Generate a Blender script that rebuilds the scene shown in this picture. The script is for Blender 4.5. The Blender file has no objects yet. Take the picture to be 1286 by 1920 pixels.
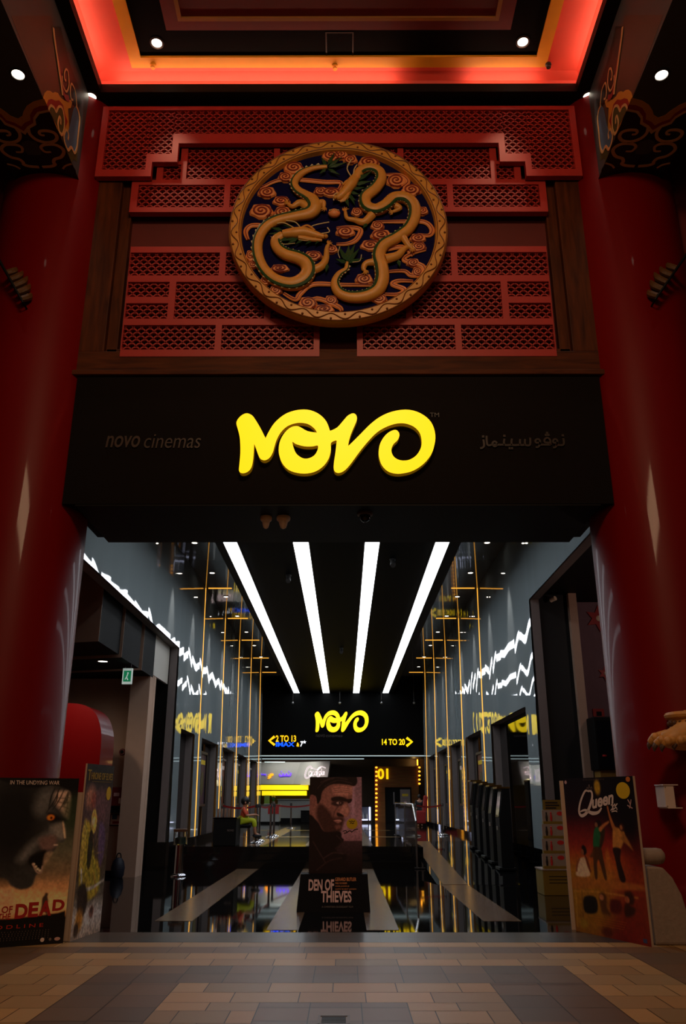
import bpy, bmesh, math, random
import numpy as np
from mathutils import Vector, Matrix, Euler
from mathutils.geometry import tessellate_polygon

random.seed(7)
np.random.seed(7)
scene = bpy.context.scene
COL = scene.collection
V = Vector
PI = math.pi

# ------------------------------------------------------------------ camera
F = 1530.0
CAM = V((0.09, 0.0, 1.5))
PITCH = math.radians(19.51)
ROT = Euler((PI / 2 + PITCH, 0.0, math.radians(0.106)), 'XYZ')
cam_data = bpy.data.cameras.new('camera')
cam_data.sensor_fit = 'VERTICAL'
cam_data.sensor_height = 36.0
cam_data.lens = F / 1920.0 * 36.0
cam_data.clip_end = 200
cam = bpy.data.objects.new('camera', cam_data)
COL.objects.link(cam)
cam.location = CAM
cam.rotation_euler = ROT
scene.camera = cam

scene.view_settings.view_transform = 'Standard'
scene.view_settings.look = 'None'
scene.view_settings.gamma = 1.0
scene.view_settings.use_curve_mapping = False
scene.view_settings.exposure = 0.0

# ------------------------------------------------------------------ world: the dim open mall all around
world = bpy.data.worlds.new('mall_dusk')
scene.world = world
world.use_nodes = True
world.node_tree.nodes['Background'].inputs['Color'].default_value = (1.0, 0.66, 0.45, 1)
world.node_tree.nodes['Background'].inputs['Strength'].default_value = 0.006

def lamp(kind, name, loc, energy, color, target=None, **kw):
    d = bpy.data.lights.new(name, kind)
    d.energy = energy
    d.color = color
    for k, v in kw.items():
        setattr(d, k, v)
    o = bpy.data.objects.new(name, d)
    COL.objects.link(o)
    o.location = loc
    if target is not None:
        o.rotation_euler = (V(target) - V(loc)).to_track_quat('-Z', 'Y').to_euler()
    return o

# unseen area lamps added behind and above the visitor, for assumed mall fixtures
lamp('AREA', 'mall_ceiling_fill', (0, 2.0, 11.5), 330, (1.0, 0.64, 0.36), (0, 8.6, 0), shape='RECTANGLE', size=3.0, size_y=1.2)
lamp('AREA', 'mall_front_fill', (0, -6.0, 9.0), 95, (1.0, 0.54, 0.31), (0, 10.5, 8.8), shape='RECTANGLE', size=5.0, size_y=2.0)
# downlights in the ceiling coffer
for sx in (-1, 1):
    lamp('SPOT', 'coffer_spot', (sx * 2.96, 9.80, 12.86), 105, (1.0, 0.66, 0.42), (sx * 1.9, 10.4, 7.4), spot_size=0.85, spot_blend=0.7, shadow_soft_size=0.07)
    lamp('SPOT', 'bracket_spot', (sx * 4.68, 9.0, 10.66), 45, (1.0, 0.85, 0.7), (sx * 4.3, 9.3, 0), spot_size=0.9, spot_blend=0.8, shadow_soft_size=0.06)
    lamp('SPOT', 'corner_spot', (sx * 4.0, 10.05, 12.36), 60, (1.0, 0.84, 0.66), (sx * 3.95, 10.35, 6), spot_size=0.42, spot_blend=0.8, shadow_soft_size=0.06)

# ------------------------------------------------------------------ pixel -> place helpers (pixels of the 1286x1920 photograph)
RM = ROT.to_matrix()
def ray(px, py):
    return RM @ V(((px - 643) / F, (960 - py) / F, -1.0))
def PY(px, py, y):
    d = ray(px, py); t = (y - CAM.y) / d.y; return CAM + d * t
def PX(px, py, x):
    d = ray(px, py); t = (x - CAM.x) / d.x; return CAM + d * t
def PZ(px, py, z=0.0):
    d = ray(px, py); t = (z - CAM.z) / d.z; return CAM + d * t
def crop(x0, y0, s):
    return lambda x, y: (x0 + x / s, y0 + y / s)

# ------------------------------------------------------------------ materials
def lin(c):
    return tuple(((v / 255.0) / 12.92 if v / 255.0 <= 0.04045 else ((v / 255.0 + 0.055) / 1.055) ** 2.4) for v in c[:3])
MATS = {}
def mat(name, rgb, rough=0.5, metal=0.0, emit=0.0, emit_rgb=None, vary=0.12, scale=6.0, spec=0.5, coat=0.0, bump=0.0, alpha=1.0, trans=0.0, stretch=None):
    if name in MATS:
        return MATS[name]
    m = bpy.data.materials.new(name)
    m.use_nodes = True
    nt = m.node_tree
    b = nt.nodes['Principled BSDF']
    c = lin(rgb)
    b.inputs['Base Color'].default_value = (*c, 1)
    b.inputs['Roughness'].default_value = rough
    b.inputs['Metallic'].default_value = metal
    b.inputs['Specular IOR Level'].default_value = spec
    b.inputs['Coat Weight'].default_value = coat
    b.inputs['Coat Roughness'].default_value = 0.06
    b.inputs['Transmission Weight'].default_value = trans
    if emit > 0:
        b.inputs['Emission Color'].default_value = (*lin(emit_rgb or rgb), 1)
        b.inputs['Emission Strength'].default_value = emit
    if vary > 0 or bump > 0:
        tc = nt.nodes.new('ShaderNodeTexCoord')
        mp = nt.nodes.new('ShaderNodeMapping')
        mp.inputs['Scale'].default_value = stretch or (1, 1, 1)
        nz = nt.nodes.new('ShaderNodeTexNoise')
        nz.inputs['Scale'].default_value = scale
        nz.inputs['Detail'].default_value = 5
        nt.links.new(tc.outputs['Object'], mp.inputs['Vector'])
        nt.links.new(mp.outputs['Vector'], nz.inputs['Vector'])
        if vary > 0:
            mix = nt.nodes.new('ShaderNodeMix')
            mix.data_type = 'RGBA'
            mix.inputs['A'].default_value = (*[v * (1 - vary) for v in c], 1)
            mix.inputs['B'].default_value = (*[min(1, v * (1 + vary)) for v in c], 1)
            nt.links.new(nz.outputs['Fac'], mix.inputs['Factor'])
            nt.links.new(mix.outputs['Result'], b.inputs['Base Color'])
        if bump > 0:
            bp = nt.nodes.new('ShaderNodeBump')
            bp.inputs['Strength'].default_value = bump
            bp.inputs['Distance'].default_value = 0.02
            nt.links.new(nz.outputs['Fac'], bp.inputs['Height'])
            nt.links.new(bp.outputs['Normal'], b.inputs['Normal'])
    MATS[name] = m
    return m

def print_mat(name, rough=0.45):
    m = bpy.data.materials.new(name)
    m.use_nodes = True
    nt = m.node_tree
    b = nt.nodes['Principled BSDF']
    a = nt.nodes.new('ShaderNodeVertexColor')
    a.layer_name = 'print'
    nt.links.new(a.outputs['Color'], b.inputs['Base Color'])
    b.inputs['Roughness'].default_value = rough
    return m

def wood_mat(name, dark, light, axis_scale):
    m = bpy.data.materials.new(name)
    m.use_nodes = True
    nt = m.node_tree
    b = nt.nodes['Principled BSDF']
    tc = nt.nodes.new('ShaderNodeTexCoord')
    mp = nt.nodes.new('ShaderNodeMapping')
    mp.inputs['Scale'].default_value = axis_scale
    nz = nt.nodes.new('ShaderNodeTexNoise')
    nz.inputs['Scale'].default_value = 5
    nz.inputs['Detail'].default_value = 8
    nz.inputs['Distortion'].default_value = 0.6
    rp = nt.nodes.new('ShaderNodeValToRGB')
    rp.color_ramp.elements[0].position = 0.3
    rp.color_ramp.elements[0].color = (*lin(dark), 1)
    rp.color_ramp.elements[1].position = 0.7
    rp.color_ramp.elements[1].color = (*lin(light), 1)
    nt.links.new(tc.outputs['Object'], mp.inputs['Vector'])
    nt.links.new(mp.outputs['Vector'], nz.inputs['Vector'])
    nt.links.new(nz.outputs['Fac'], rp.inputs['Fac'])
    nt.links.new(rp.outputs['Color'], b.inputs['Base Color'])
    b.inputs['Roughness'].default_value = 0.6
    b.inputs['Specular IOR Level'].default_value = 0.15
    return m

# ------------------------------------------------------------------ object helpers
ORG = {}
def tag(o, label=None, cat=None, group=None, kind=None):
    if label: o['label'] = label
    if cat: o['category'] = cat
    if group: o['group'] = group
    if kind: o['kind'] = kind
    return o
def thing(name, label, cat, loc=(0, 0, 0), group=None):
    o = bpy.data.objects.new(name, None)
    o.empty_display_size = 0.1
    COL.objects.link(o)
    o.location = loc
    ORG[o.name] = V(loc)
    return tag(o, label, cat, group)

def dup(o, offset=(0, 0, 0), label=None, mirror=None):
    """copy of a thing with copies of its parts and sub-parts"""
    def rec(src, par):
        c = src.copy()
        COL.objects.link(c)
        if par is not None:
            c.parent = par
        for ch in list(src.children):
            rec(ch, c)
        return c
    r = rec(o, None)
    r.location = o.location + V(offset)
    ORG[r.name] = V(r.location)
    if label: r['label'] = label
    return r

class MB:
    def __init__(self):
        self.v = []; self.f = []; self.uvc = None
    def add(self, vs, fs):
        n = len(self.v)
        self.v += [V(p) for p in vs]
        self.f += [tuple(i + n for i in f) for f in fs]
        return self
    def box(self, lo, hi, rot=0.0, piv=None):
        x0, y0, z0 = lo; x1, y1, z1 = hi
        vs = [V((x, y, z)) for z in (z0, z1) for y in (y0, y1) for x in (x0, x1)]
        if rot:
            p = V(piv) if piv else V(((x0 + x1) / 2, (y0 + y1) / 2, 0))
            R = Matrix.Rotation(rot, 3, 'Z')
            vs = [R @ (q - p) + p for q in vs]
        return self.add(vs, [(0, 2, 3, 1), (4, 5, 7, 6), (0, 1, 5, 4), (2, 6, 7, 3), (0, 4, 6, 2), (1, 3, 7, 5)])
    def obox(self, c, ux, uy, uz):
        """box from centre and three half-axis vectors"""
        c, ux, uy, uz = V(c), V(ux), V(uy), V(uz)
        vs = [c + ux * a + uy * b + uz * d for d in (-1, 1) for b in (-1, 1) for a in (-1, 1)]
        return self.add(vs, [(0, 2, 3, 1), (4, 5, 7, 6), (0, 1, 5, 4), (2, 6, 7, 3), (0, 4, 6, 2), (1, 3, 7, 5)])
    def lathe(self, c, prof, n=48, a0=0, a1=2 * PI):
        c = V(c); full = abs(a1 - a0 - 2 * PI) < 1e-6
        m = n if full else n + 1
        vs = []
        for r, z in prof:
            for i in range(m):
                a = a0 + (a1 - a0) * i / n
                vs.append(c + V((r * math.cos(a), r * math.sin(a), z)))
        fs = []
        for k in range(len(prof) - 1):
            for i in range(n):
                j = (i + 1) % m
                fs.append((k * m + i, k * m + j, (k + 1) * m + j, (k + 1) * m + i))
        if full and prof[0][0] > 1e-6: fs.append(tuple(range(m - 1, -1, -1)))
        if full and prof[-1][0] > 1e-6: fs.append(tuple((len(prof) - 1) * m + i for i in range(m)))
        return self.add(vs, fs)
    def tube(self, pts, rad, n=10, flat=1.0, normal=None, cap=True):
        """swept tube; flat squashes it along normal"""
        pts = [V(p) for p in pts]
        if not hasattr(rad, '__len__'): rad = [rad] * len(pts)
        vs = []; fs = []; prev = None
        for k, p in enumerate(pts):
            t = (pts[min(k + 1, len(pts) - 1)] - pts[max(k - 1, 0)])
            t = t.normalized() if t.length > 1e-9 else V((0, 0, 1))
            if normal is not None:
                nn = V(normal); nn = (nn - t * nn.dot(t)).normalized()
            else:
                if prev is None:
                    a = V((0, 0, 1)) if abs(t.z) < 0.9 else V((1, 0, 0))
                    nn = (a - t * a.dot(t)).normalized()
                else:
                    nn = (prev - t * prev.dot(t)).normalized()
            prev = nn
            b = t.cross(nn)
            for i in range(n):
                a = 2 * PI * i / n
                vs.append(p + b * (math.cos(a) * rad[k]) + nn * (math.sin(a) * rad[k] * flat))
        for k in range(len(pts) - 1):
            for i in range(n):
                j = (i + 1) % n
                fs.append((k * n + i, k * n + j, (k + 1) * n + j, (k + 1) * n + i))
        if cap:
            fs.append(tuple(range(n - 1, -1, -1)))
            fs.append(tuple((len(pts) - 1) * n + i for i in range(n)))
        return self.add(vs, fs)
    def ball(self, c, r, n=14, m=8):
        c = V(c); r = V(r) if hasattr(r, '__len__') else V((r, r, r))
        vs = [c + V((0, 0, -r.z))]; fs = []
        for k in range(1, m):
            th = -PI / 2 + PI * k / m
            for i in range(n):
                a = 2 * PI * i / n
                vs.append(c + V((r.x * math.cos(th) * math.cos(a), r.y * math.cos(th) * math.sin(a), r.z * math.sin(th))))
        vs.append(c + V((0, 0, r.z)))
        for i in range(n):
            fs.append((0, 1 + (i + 1) % n, 1 + i))
            fs.append((len(vs) - 1, 1 + (m - 2) * n + i, 1 + (m - 2) * n + (i + 1) % n))
        for k in range(m - 2):
            for i in range(n):
                j = (i + 1) % n
                fs.append((1 + k * n + i, 1 + k * n + j, 1 + (k + 1) * n + j, 1 + (k + 1) * n + i))
        return self.add(vs, fs)
    def prism(self, pts, d):
        """closed planar outline pushed along d, both ends capped"""
        pts = [V(p) for p in pts]; d = V(d); n = len(pts)
        tri = [tuple(t) for t in tessellate_polygon([pts])]
        vs = pts + [p + d for p in pts]
        fs = [t for t in tri] + [(t[2] + n, t[1] + n, t[0] + n) for t in tri]
        fs += [(i, (i + 1) % n, (i + 1) % n + n, i + n) for i in range(n)]
        return self.add(vs, fs)
    def build(self, name, m, parent=None, smooth=False, bevel=0.0):
        me = bpy.data.meshes.new(name)
        org = ORG.get(parent.name, V()) if parent else V()
        if parent is None and self.v:
            lo = V([min(p[i] for p in self.v) for i in range(3)]); hi = V([max(p[i] for p in self.v) for i in range(3)])
            org = V(((lo.x + hi.x) / 2, (lo.y + hi.y) / 2, lo.z))
        me.from_pydata([p - org for p in self.v], [], self.f)
        bm = bmesh.new(); bm.from_mesh(me)
        bmesh.ops.recalc_face_normals(bm, faces=bm.faces)
        bm.to_mesh(me); bm.free()
        if smooth:
            me.polygons.foreach_set('use_smooth', [True] * len(me.polygons))
        me.materials.append(m)
        o = bpy.data.objects.new(name, me)
        COL.objects.link(o)
        if parent:
            o.parent = parent
            ORG[o.name] = org
        else:
            o.location = org
            ORG[o.name] = org
        if smooth:
            try: me.set_sharp_from_angle(angle=math.radians(40))
            except Exception: pass
        if bevel:
            b = o.modifiers.new('bevel', 'BEVEL'); b.width = bevel; b.segments = 2; b.limit_method = 'ANGLE'
        return o

def struct(mb, name, m, label=None, smooth=False):
    o = mb.build(name, m, None, smooth)
    o['kind'] = 'structure'
    if label: o['label'] = label
    return o

def spline(pts, per=8, closed=False):
    """Catmull-Rom through the points (2D or 3D)"""
    P = [V(p) if len(p) == 3 else V((p[0], p[1], 0)) for p in pts]
    n = len(P); out = []
    segs = n if closed else n - 1
    for i in range(segs):
        if closed: a, b, c, d = P[i - 1], P[i], P[(i + 1) % n], P[(i + 2) % n]
        else: a, b, c, d = P[max(i - 1, 0)], P[i], P[i + 1], P[min(i + 2, n - 1)]
        for k in range(per):
            t = k / per
            out.append(0.5 * ((2 * b) + (c - a) * t + (2 * a - 5 * b + 4 * c - d) * t * t + (3 * b - a - 3 * c + d) * t ** 3))
    if not closed: out.append(P[-1])
    return out
def lerp_list(vals, n):
    m = len(vals) - 1
    return [vals[min(int(i * m / (n - 1)), m - 1)] * (1 - (i * m / (n - 1) - min(int(i * m / (n - 1)), m - 1))) + vals[min(int(i * m / (n - 1)), m - 1) + 1] * (i * m / (n - 1) - min(int(i * m / (n - 1)), m - 1)) for i in range(n)]

FONT = None
def text_shape(body, shear=0.0, offset=0.0, spacing=1.0):
    """flat triangles of a line of text in its own plane, width and height"""
    cu = bpy.data.curves.new('lettering', 'FONT')
    cu.body = body
    cu.shear = shear
    cu.offset = offset
    cu.space_character = spacing
    cu.resolution_u = 4
    o = bpy.data.objects.new('lettering', cu)
    COL.objects.link(o)
    bpy.context.view_layer.update()
    me = bpy.data.meshes.new_from_object(o.evaluated_get(bpy.context.evaluated_depsgraph_get()))
    vs = [v.co.copy() for v in me.vertices]; fs = [tuple(p.vertices) for p in me.polygons]
    bpy.data.objects.remove(o); bpy.data.curves.remove(cu); bpy.data.meshes.remove(me)
    return vs, fs

def shape_to(mb, vs, fs, origin, ux, uy, w, h, out, depth=0.004, keep_aspect=False):
    """lay flat 2D triangles on a plane: lower-left at origin, given width and height, raised along out"""
    x0 = min(v.x for v in vs); x1 = max(v.x for v in vs); y0 = min(v.y for v in vs); y1 = max(v.y for v in vs)
    sx = w / (x1 - x0); sy = h / (y1 - y0)
    origin, ux, uy, out = V(origin), V(ux), V(uy), V(out)
    base = [origin + ux * ((v.x - x0) * sx) + uy * ((v.y - y0) * sy) for v in vs]
    n = len(base)
    edges = {}
    for f in fs:
        for i in range(len(f)):
            e = (f[i], f[(i + 1) % len(f)])
            edges[e] = 1
    faces = [tuple(i + n for i in f) for f in fs] + [tuple(reversed(f)) for f in fs]
    for a, b in list(edges):
        if (b, a) not in edges:
            faces.append((a, b, b + n, a + n))
    mb.add(base + [p + out * depth for p in base], faces)
    return mb

def text(body, m, parent, name, origin, ux, uy, w, h, out, depth=0.004, shear=0.0, offset=0.0, spacing=1.0):
    vs, fs = text_shape(body, shear, offset, spacing)
    mb = MB(); shape_to(mb, vs, fs, origin, ux, uy, w, h, out, depth)
    return mb.build(name, m, parent)

def fill_shape(loops):
    """filled 2D shape with holes -> verts, faces"""
    loops = [[V((p[0], p[1], 0)) for p in l] for l in loops]
    tri = tessellate_polygon(loops)
    vs = [p for l in loops for p in l]
    fs = []
    for t in tri:
        a, b, c = [vs[i] for i in t]
        s = (b.x - a.x) * (c.y - a.y) - (b.y - a.y) * (c.x - a.x)
        fs.append(tuple(t) if s > 0 else tuple(reversed(t)))
    return vs, fs

def stroke(mb, pts, w, out, depth=0.003, per=8, closed=False, taper=True):
    """a painted or raised line of the given width along 3D points lying on a plane with normal out"""
    P = spline(pts, per, closed)
    out = V(out).normalized()
    if not hasattr(w, '__len__'): w = [w, w]
    W = lerp_list(list(w), len(P))
    L = []; R = []
    n = len(P)
    for k, p in enumerate(P):
        a = P[(k - 1) % n] if closed else P[max(k - 1, 0)]
        b = P[(k + 1) % n] if closed else P[min(k + 1, n - 1)]
        t = (b - a)
        t = t.normalized() if t.length > 1e-9 else V((1, 0, 0))
        s = out.cross(t).normalized() * (W[k] / 2)
        L.append(p + s); R.append(p - s)
    vs = L + R + [q + out * depth for q in L] + [q + out * depth for q in R]
    fs = []
    m = n if closed else n - 1
    for k in range(m):
        j = (k + 1) % n
        fs += [(2 * n + k, 2 * n + j, 3 * n + j, 3 * n + k), (k, j, 2 * n + j, 2 * n + k), (n + j, n + k, 3 * n + k, 3 * n + j)]
    if not closed:
        fs += [(0, 2 * n, 3 * n, n), (n - 1, 2 * n - 1, 4 * n - 1, 3 * n - 1)]
    return mb.add(vs, fs)

def skin_body(name, joints, edges, m, parent, sub=2):
    """one continuous skinned surface grown from joints {key: (pos, radius)}"""
    org = ORG[parent.name]
    keys = list(joints)
    me = bpy.data.meshes.new(name)
    me.from_pydata([V(joints[k][0]) - org for k in keys], [(keys.index(a), keys.index(b)) for a, b in edges], [])
    o = bpy.data.objects.new(name, me)
    COL.objects.link(o); o.parent = parent; ORG[o.name] = org
    s = o.modifiers.new('skin', 'SKIN'); s.use_smooth_shade = True
    for i, k in enumerate(keys):
        r = joints[k][1]
        sv = me.skin_vertices[0].data[i]
        sv.radius = (r, r) if not hasattr(r, '__len__') else r
        sv.use_root = (i == 0)
    ss = o.modifiers.new('subdivision', 'SUBSURF'); ss.levels = sub; ss.render_levels = sub
    me.materials.append(m)
    return o

# ================================================================== STRUCTURE
RED_LAC = mat('red_lacquer', (106, 2, 3), 0.45, coat=0.09, spec=0.1, vary=0.1, scale=2.0, stretch=(1, 1, 0.15))
BLACK = mat('black_paint', (7, 5, 5), 0.6, vary=0.2, spec=0.2)
BLACK_GLOSS = mat('black_gloss', (6, 6, 7), 0.03, vary=0.0)
FASCIA = mat('fascia_black', (14, 7, 5), 0.7, vary=0.15, spec=0.1)
DARK_RED = mat('dark_red_wall', (96, 24, 20), 0.6, vary=0.12, scale=3)
CEIL_RED = mat('ceiling_red', (212, 76, 58), 0.6, vary=0.05)
CEIL_YELLOW = mat('ceiling_yellow', (216, 150, 10), 0.6, vary=0.06)
CEIL_PANEL = mat('ceiling_panel_red', (96, 12, 8), 0.6, vary=0.1)
BEIGE = mat('beige_wall', (176, 142, 120), 0.75, vary=0.06)
BROWN_STONE = mat('brown_stone', (124, 112, 108), 0.6, vary=0.08)
WHITE_PAINT = mat('white_paint', (190, 184, 172), 0.6, vary=0.04)
LED_RED = mat('cove_led', (255, 90, 40), 0.5, emit=22, emit_rgb=(255, 206, 172), vary=0)
LED_WHITE = mat('white_led', (255, 255, 255), 0.5, emit=6.0, emit_rgb=(240, 247, 255), vary=0)
LED_GOLD = mat('gold_led', (255, 190, 70), 0.5, emit=1.3, emit_rgb=(255, 176, 62), vary=0)
LAMP_GLOW = mat('lamp_glow', (255, 250, 235), 0.5, emit=6, emit_rgb=(255, 240, 215), vary=0)
LAMP_COOL = mat('small_lamp_glow', (255, 250, 240), 0.5, emit=7, emit_rgb=(255, 244, 228), vary=0)
NEON = mat('yellow_sign_face', (255, 222, 10), 0.4, emit=1.0, emit_rgb=(255, 216, 4), vary=0)
NEON_SIDE = mat('yellow_sign_side', (190, 150, 10), 0.4, emit=0.10, emit_rgb=(255, 180, 10), vary=0)
CHROME = mat('chrome', (200, 200, 205), 0.12, metal=1.0, vary=0)
STEEL = mat('brushed_steel', (150, 150, 150), 0.3, metal=1.0, vary=0.05)

# --- mall floor: tiles over dark joints, one mesh with printed tile tones
TILE_LIGHT = (162, 127, 80); TILE_DARK = (104, 76, 50); TILE_GREY = (62, 55, 48)
def tile_floor(name, rects, z, m):
    vs = []; fs = []; cols = []
    rnd = random.Random(3)
    for (x0, x1, y0, y1, col, tw, th, off) in rects:
        r = 0; y = y0
        while y < y1 - 0.02:
            ye = min(y + th, y1)
            if y1 - ye < 0.05: ye = y1
            xs = [x0]
            x = x0 + (tw * off if r % 2 else tw)
            while x < x1 - 0.05:
                xs.append(x); x += tw
            xs.append(x1)
            for a, b in zip(xs, xs[1:]):
                g = 0.004
                n = len(vs)
                vs += [(a + g, y + g, z), (b - g, y + g, z), (b - g, ye - g, z), (a + g, ye - g, z)]
                fs.append((n, n + 1, n + 2, n + 3))
                k = rnd.uniform(0.86, 1.1); h = rnd.uniform(-5, 5)
                cols.append(lin((min(255, col[0] * k + h), col[1] * k, max(0, col[2] * k - h))))
            y = ye; r += 1
    n = len(vs)
    X0 = min(v[0] for v in vs); X1 = max(v[0] for v in vs); Y0 = min(v[1] for v in vs); Y1 = max(v[1] for v in vs)
    vs += [(X0, Y0, z - 0.003), (X1, Y0, z - 0.003), (X1, Y1, z - 0.003), (X0, Y1, z - 0.003)]
    vs += [(X0, Y0, z - 0.15), (X1, Y0, z - 0.15), (X1, Y1, z - 0.15), (X0, Y1, z - 0.15)]
    fs += [(n, n + 1, n + 2, n + 3), (n + 7, n + 6, n + 5, n + 4), (n, n + 4, n + 5, n + 1), (n + 1, n + 5, n + 6, n + 2), (n + 2, n + 6, n + 7, n + 3), (n + 3, n + 7, n + 4, n)]
    cols += [lin((30, 22, 17))] * 6
    me = bpy.data.meshes.new(name)
    me.from_pydata(vs, [], fs)
    at = me.color_attributes.new('print', 'FLOAT_COLOR', 'CORNER')
    flat = []
    for p, c in zip(me.polygons, cols):
        flat += [*c, 1.0] * p.loop_total
    at.data.foreach_set('color', flat)
    me.materials.append(m)
    o = bpy.data.objects.new(name, me)
    COL.objects.link(o)
    o['kind'] = 'structure'
    return o
TILE = print_mat('mall_tile', 0.45)
L, D = TILE_LIGHT, TILE_DARK
R = [(-3.05, 3.05, 9.97, 10.28, L, .66, .31, .5), (-3.7, 3.7, 9.60, 9.97, D, .48, .37, 1)]
for s in (-1, 1):
    def mx(a, b): return (s * a, s * b) if s > 0 else (s * b, s * a)
    R += [(*mx(3.05, 3.7), -4, 9.60, D, .65, .65, 1), (*mx(3.05, 3.7), 9.97, 10.28, L, .6, .31, .5), (*mx(3.7, 9), -4, 10.28, L, .66, .33, .5)]
    R += [(*mx(2.19, 3.05), -4, 8.9, L, .43, .43, .5)]
    R += [(*mx(1.36, 2.19), -4, 8.11, D, .415, .415, 1), (*mx(.58, 1.36), -4, 7.37, L, .39, .37, .5)]
R += [(-3.05, 3.05, 8.9, 9.60, L, .61, .35, .5), (-2.19, 2.19, 8.11, 8.9, D, .40, .40, 1), (-1.36, 1.36, 7.37, 8.11, L, .54, .37, .5), (-.58, .58, -4, 7.37, D, .40, .40, 1)]
tile_floor('floor', R, 0.0, TILE)
TILE_G = print_mat('grey_strip_tile', 0.3)
tile_floor('floor_strip', [(-9, 9, 10.285, 11.035, TILE_GREY, .95, .375, 1)], 0.0, TILE_G)

# --- polished black granite of the lobby
GRANITE = mat('black_granite', (12, 12, 13), 0.04, vary=0.5, scale=60, spec=0.75)
GRANITE_UP = mat('platform_granite', (24, 21, 19), 0.07, vary=0.35, scale=40, spec=0.7)
INLAY = mat('beige_inlay', (104, 80, 58), 0.2, vary=0.1, scale=8)
struct(MB().box((-12, 11.04, -0.15), (9, 20.9, 0.0)), 'floor_granite', GRANITE)
mb = MB()
mb.box((-4.02, 20.9, -0.15), (1.85, 48, 0.15)); mb.box((-4.02, 21.25, 0.15), (1.85, 48, 0.30)); mb.box((-4.02, 21.6, 0.30), (1.85, 48, 0.45))
mb.box((1.85, 24.5, -0.15), (6.8, 48, 0.45)); mb.box((-6.8, 42.2, -0.15), (-4.02, 48, 0.45))
struct(mb, 'floor_platform', GRANITE_UP)
mb = MB()
mb.add([(1.85, 17, 0.002), (4.02, 17, 0.002), (4.02, 24.5, .45), (1.85, 24.5, .45), (1.85, 17, -.1), (4.02, 17, -.1), (4.02, 24.5, -.1), (1.85, 24.5, -.1)],
       [(0, 1, 2, 3), (7, 6, 5, 4), (0, 4, 5, 1), (1, 5, 6, 2), (2, 6, 7, 3), (3, 7, 4, 0)])
struct(mb, 'floor_ramp', GRANITE)
struct(MB().box((1.85, 20.9, 0), (1.95, 24.5, .47)), 'trim_ramp', BLACK_GLOSS)
mb = MB()
for s in (-1, 1):
    x0, x1 = sorted((s * 1.93, s * 2.43))
    t0 = (x1 if s < 0 else x0)
    pts = [(x0, 12.0, .001), (x1, 12.0, .001), (x1, 20.88, .001), (x0, 20.88, .001)] if s < 0 else [(x0, 12.0, .001), (x1, 12.0, .001), (x1, 17.0, .001), (x0, 17.0, .001)]
    mb.prism(pts, (0, 0, .002))
    x0, x1 = sorted((s * .42 - .06, s * .82 - .06))
    mb.prism([(x0, 11.2, .001), (x1, 11.2, .001), (x1, 20.88, .001), (x0, 20.88, .001)], (0, 0, .002))
mb.prism([(1.96, 17.0, .004), (2.43, 17.0, .004), (2.43, 24.4, .448), (1.96, 24.4, .448)], (0, 0, .004))
for x0, x1 in ((-2.4, -1.93), (-.9, -.5), (.4, .8)):
    mb.prism([(x0, 22.0, .451), (x1, 22.0, .451), (x1, 37, .451), (x0, 37, .451)], (0, 0, .002))
for yy in (27.0, 33.0):
    mb.prism([(-3.4, yy, .4512), (1.8, yy, .4512), (1.8, yy + .5, .4512), (-3.4, yy + .5, .4512)], (0, 0, .002))
struct(mb, 'trim_floor', INLAY)

# --- fascia and portal
mb = MB()
mb.box((-3.80, 10.55, 5.36), (3.80, 10.9, 7.34))
mb.box((-3.80, 10.9, 5.42), (3.80, 12.25, 7.34))
struct(mb, 'wall_front', FASCIA)
struct(MB().box((-3.62, 10.56, 5.335), (3.62, 12.25, 5.42)), 'ceiling_portal', BLACK)
struct(MB().box((-6.2, 10.78, 7.34), (6.2, 11.2, 13.4)), 'wall_upper', DARK_RED)
for s in (-1, 1):
    x0, x1 = sorted((s * 5.9, s * 6.1))
    struct(MB().box((x0, 2, 0), (x1, 11.2, 13.4)), 'wall_side', mat('side_wall_dark', (40, 10, 9), 0.7))
    x0, x1 = sorted((s * 3.8, s * 6.2))
    struct(MB().box((x0, 11.0, 5.3), (x1, 11.2, 7.36)), 'wall_shoulder', BLACK)

# --- mall ceiling coffer
mb = MB()
mb.box((-6.2, 10.25, 12.40), (6.2, 10.8, 12.50))
for s in (-1, 1):
    x0, x1 = sorted((s * 3.88, s * 6.2)); mb.box((x0, 0, 12.40), (x1, 10.25, 12.50))
    x0, x1 = sorted((s * 3.88, s * 3.92)); mb.box((x0, 0, 12.50), (x1, 10.29, 12.57))
mb.box((-3.92, 10.25, 12.50), (3.92, 10.29, 12.57))
struct(mb, 'ceiling_soffit', BLACK)
mb = MB()   # red cove: sloped back to the flat coffer
zc = 12.9
yo, xo = 10.20, 3.40
prof = [(0.24, 12.50), (0.27, 12.74), (0.20, 12.85), (0.05, 12.9)]
for s in (-1, 1):
    for (a, za), (b, zb) in zip(prof, prof[1:]):
        mb.add([(s * (3.88 + a), 0, za), (s * (3.88 + a), 10.25 + a, za), (s * (3.88 + b), 10.25 + b, zb), (s * (3.88 + b), 0, zb)], [(0, 1, 2, 3)])
    mb.add([(s * 3.93, 0, zc), (s * 3.93, 10.30, zc), (s * xo, yo, zc), (s * xo, 0, zc)], [(0, 1, 2, 3)])
for (a, za), (b, zb) in zip(prof, prof[1:]):
    mb.add([(-3.88 - a, 10.25 + a, za), (3.88 + a, 10.25 + a, za), (3.88 + b, 10.25 + b, zb), (-3.88 - b, 10.25 + b, zb)], [(0, 1, 2, 3)])
mb.add([(-3.93, 10.30, zc), (3.93, 10.30, zc), (xo, yo, zc), (-xo, yo, zc)], [(0, 1, 2, 3)])
struct(mb, 'ceiling_cove', CEIL_RED)
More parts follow.
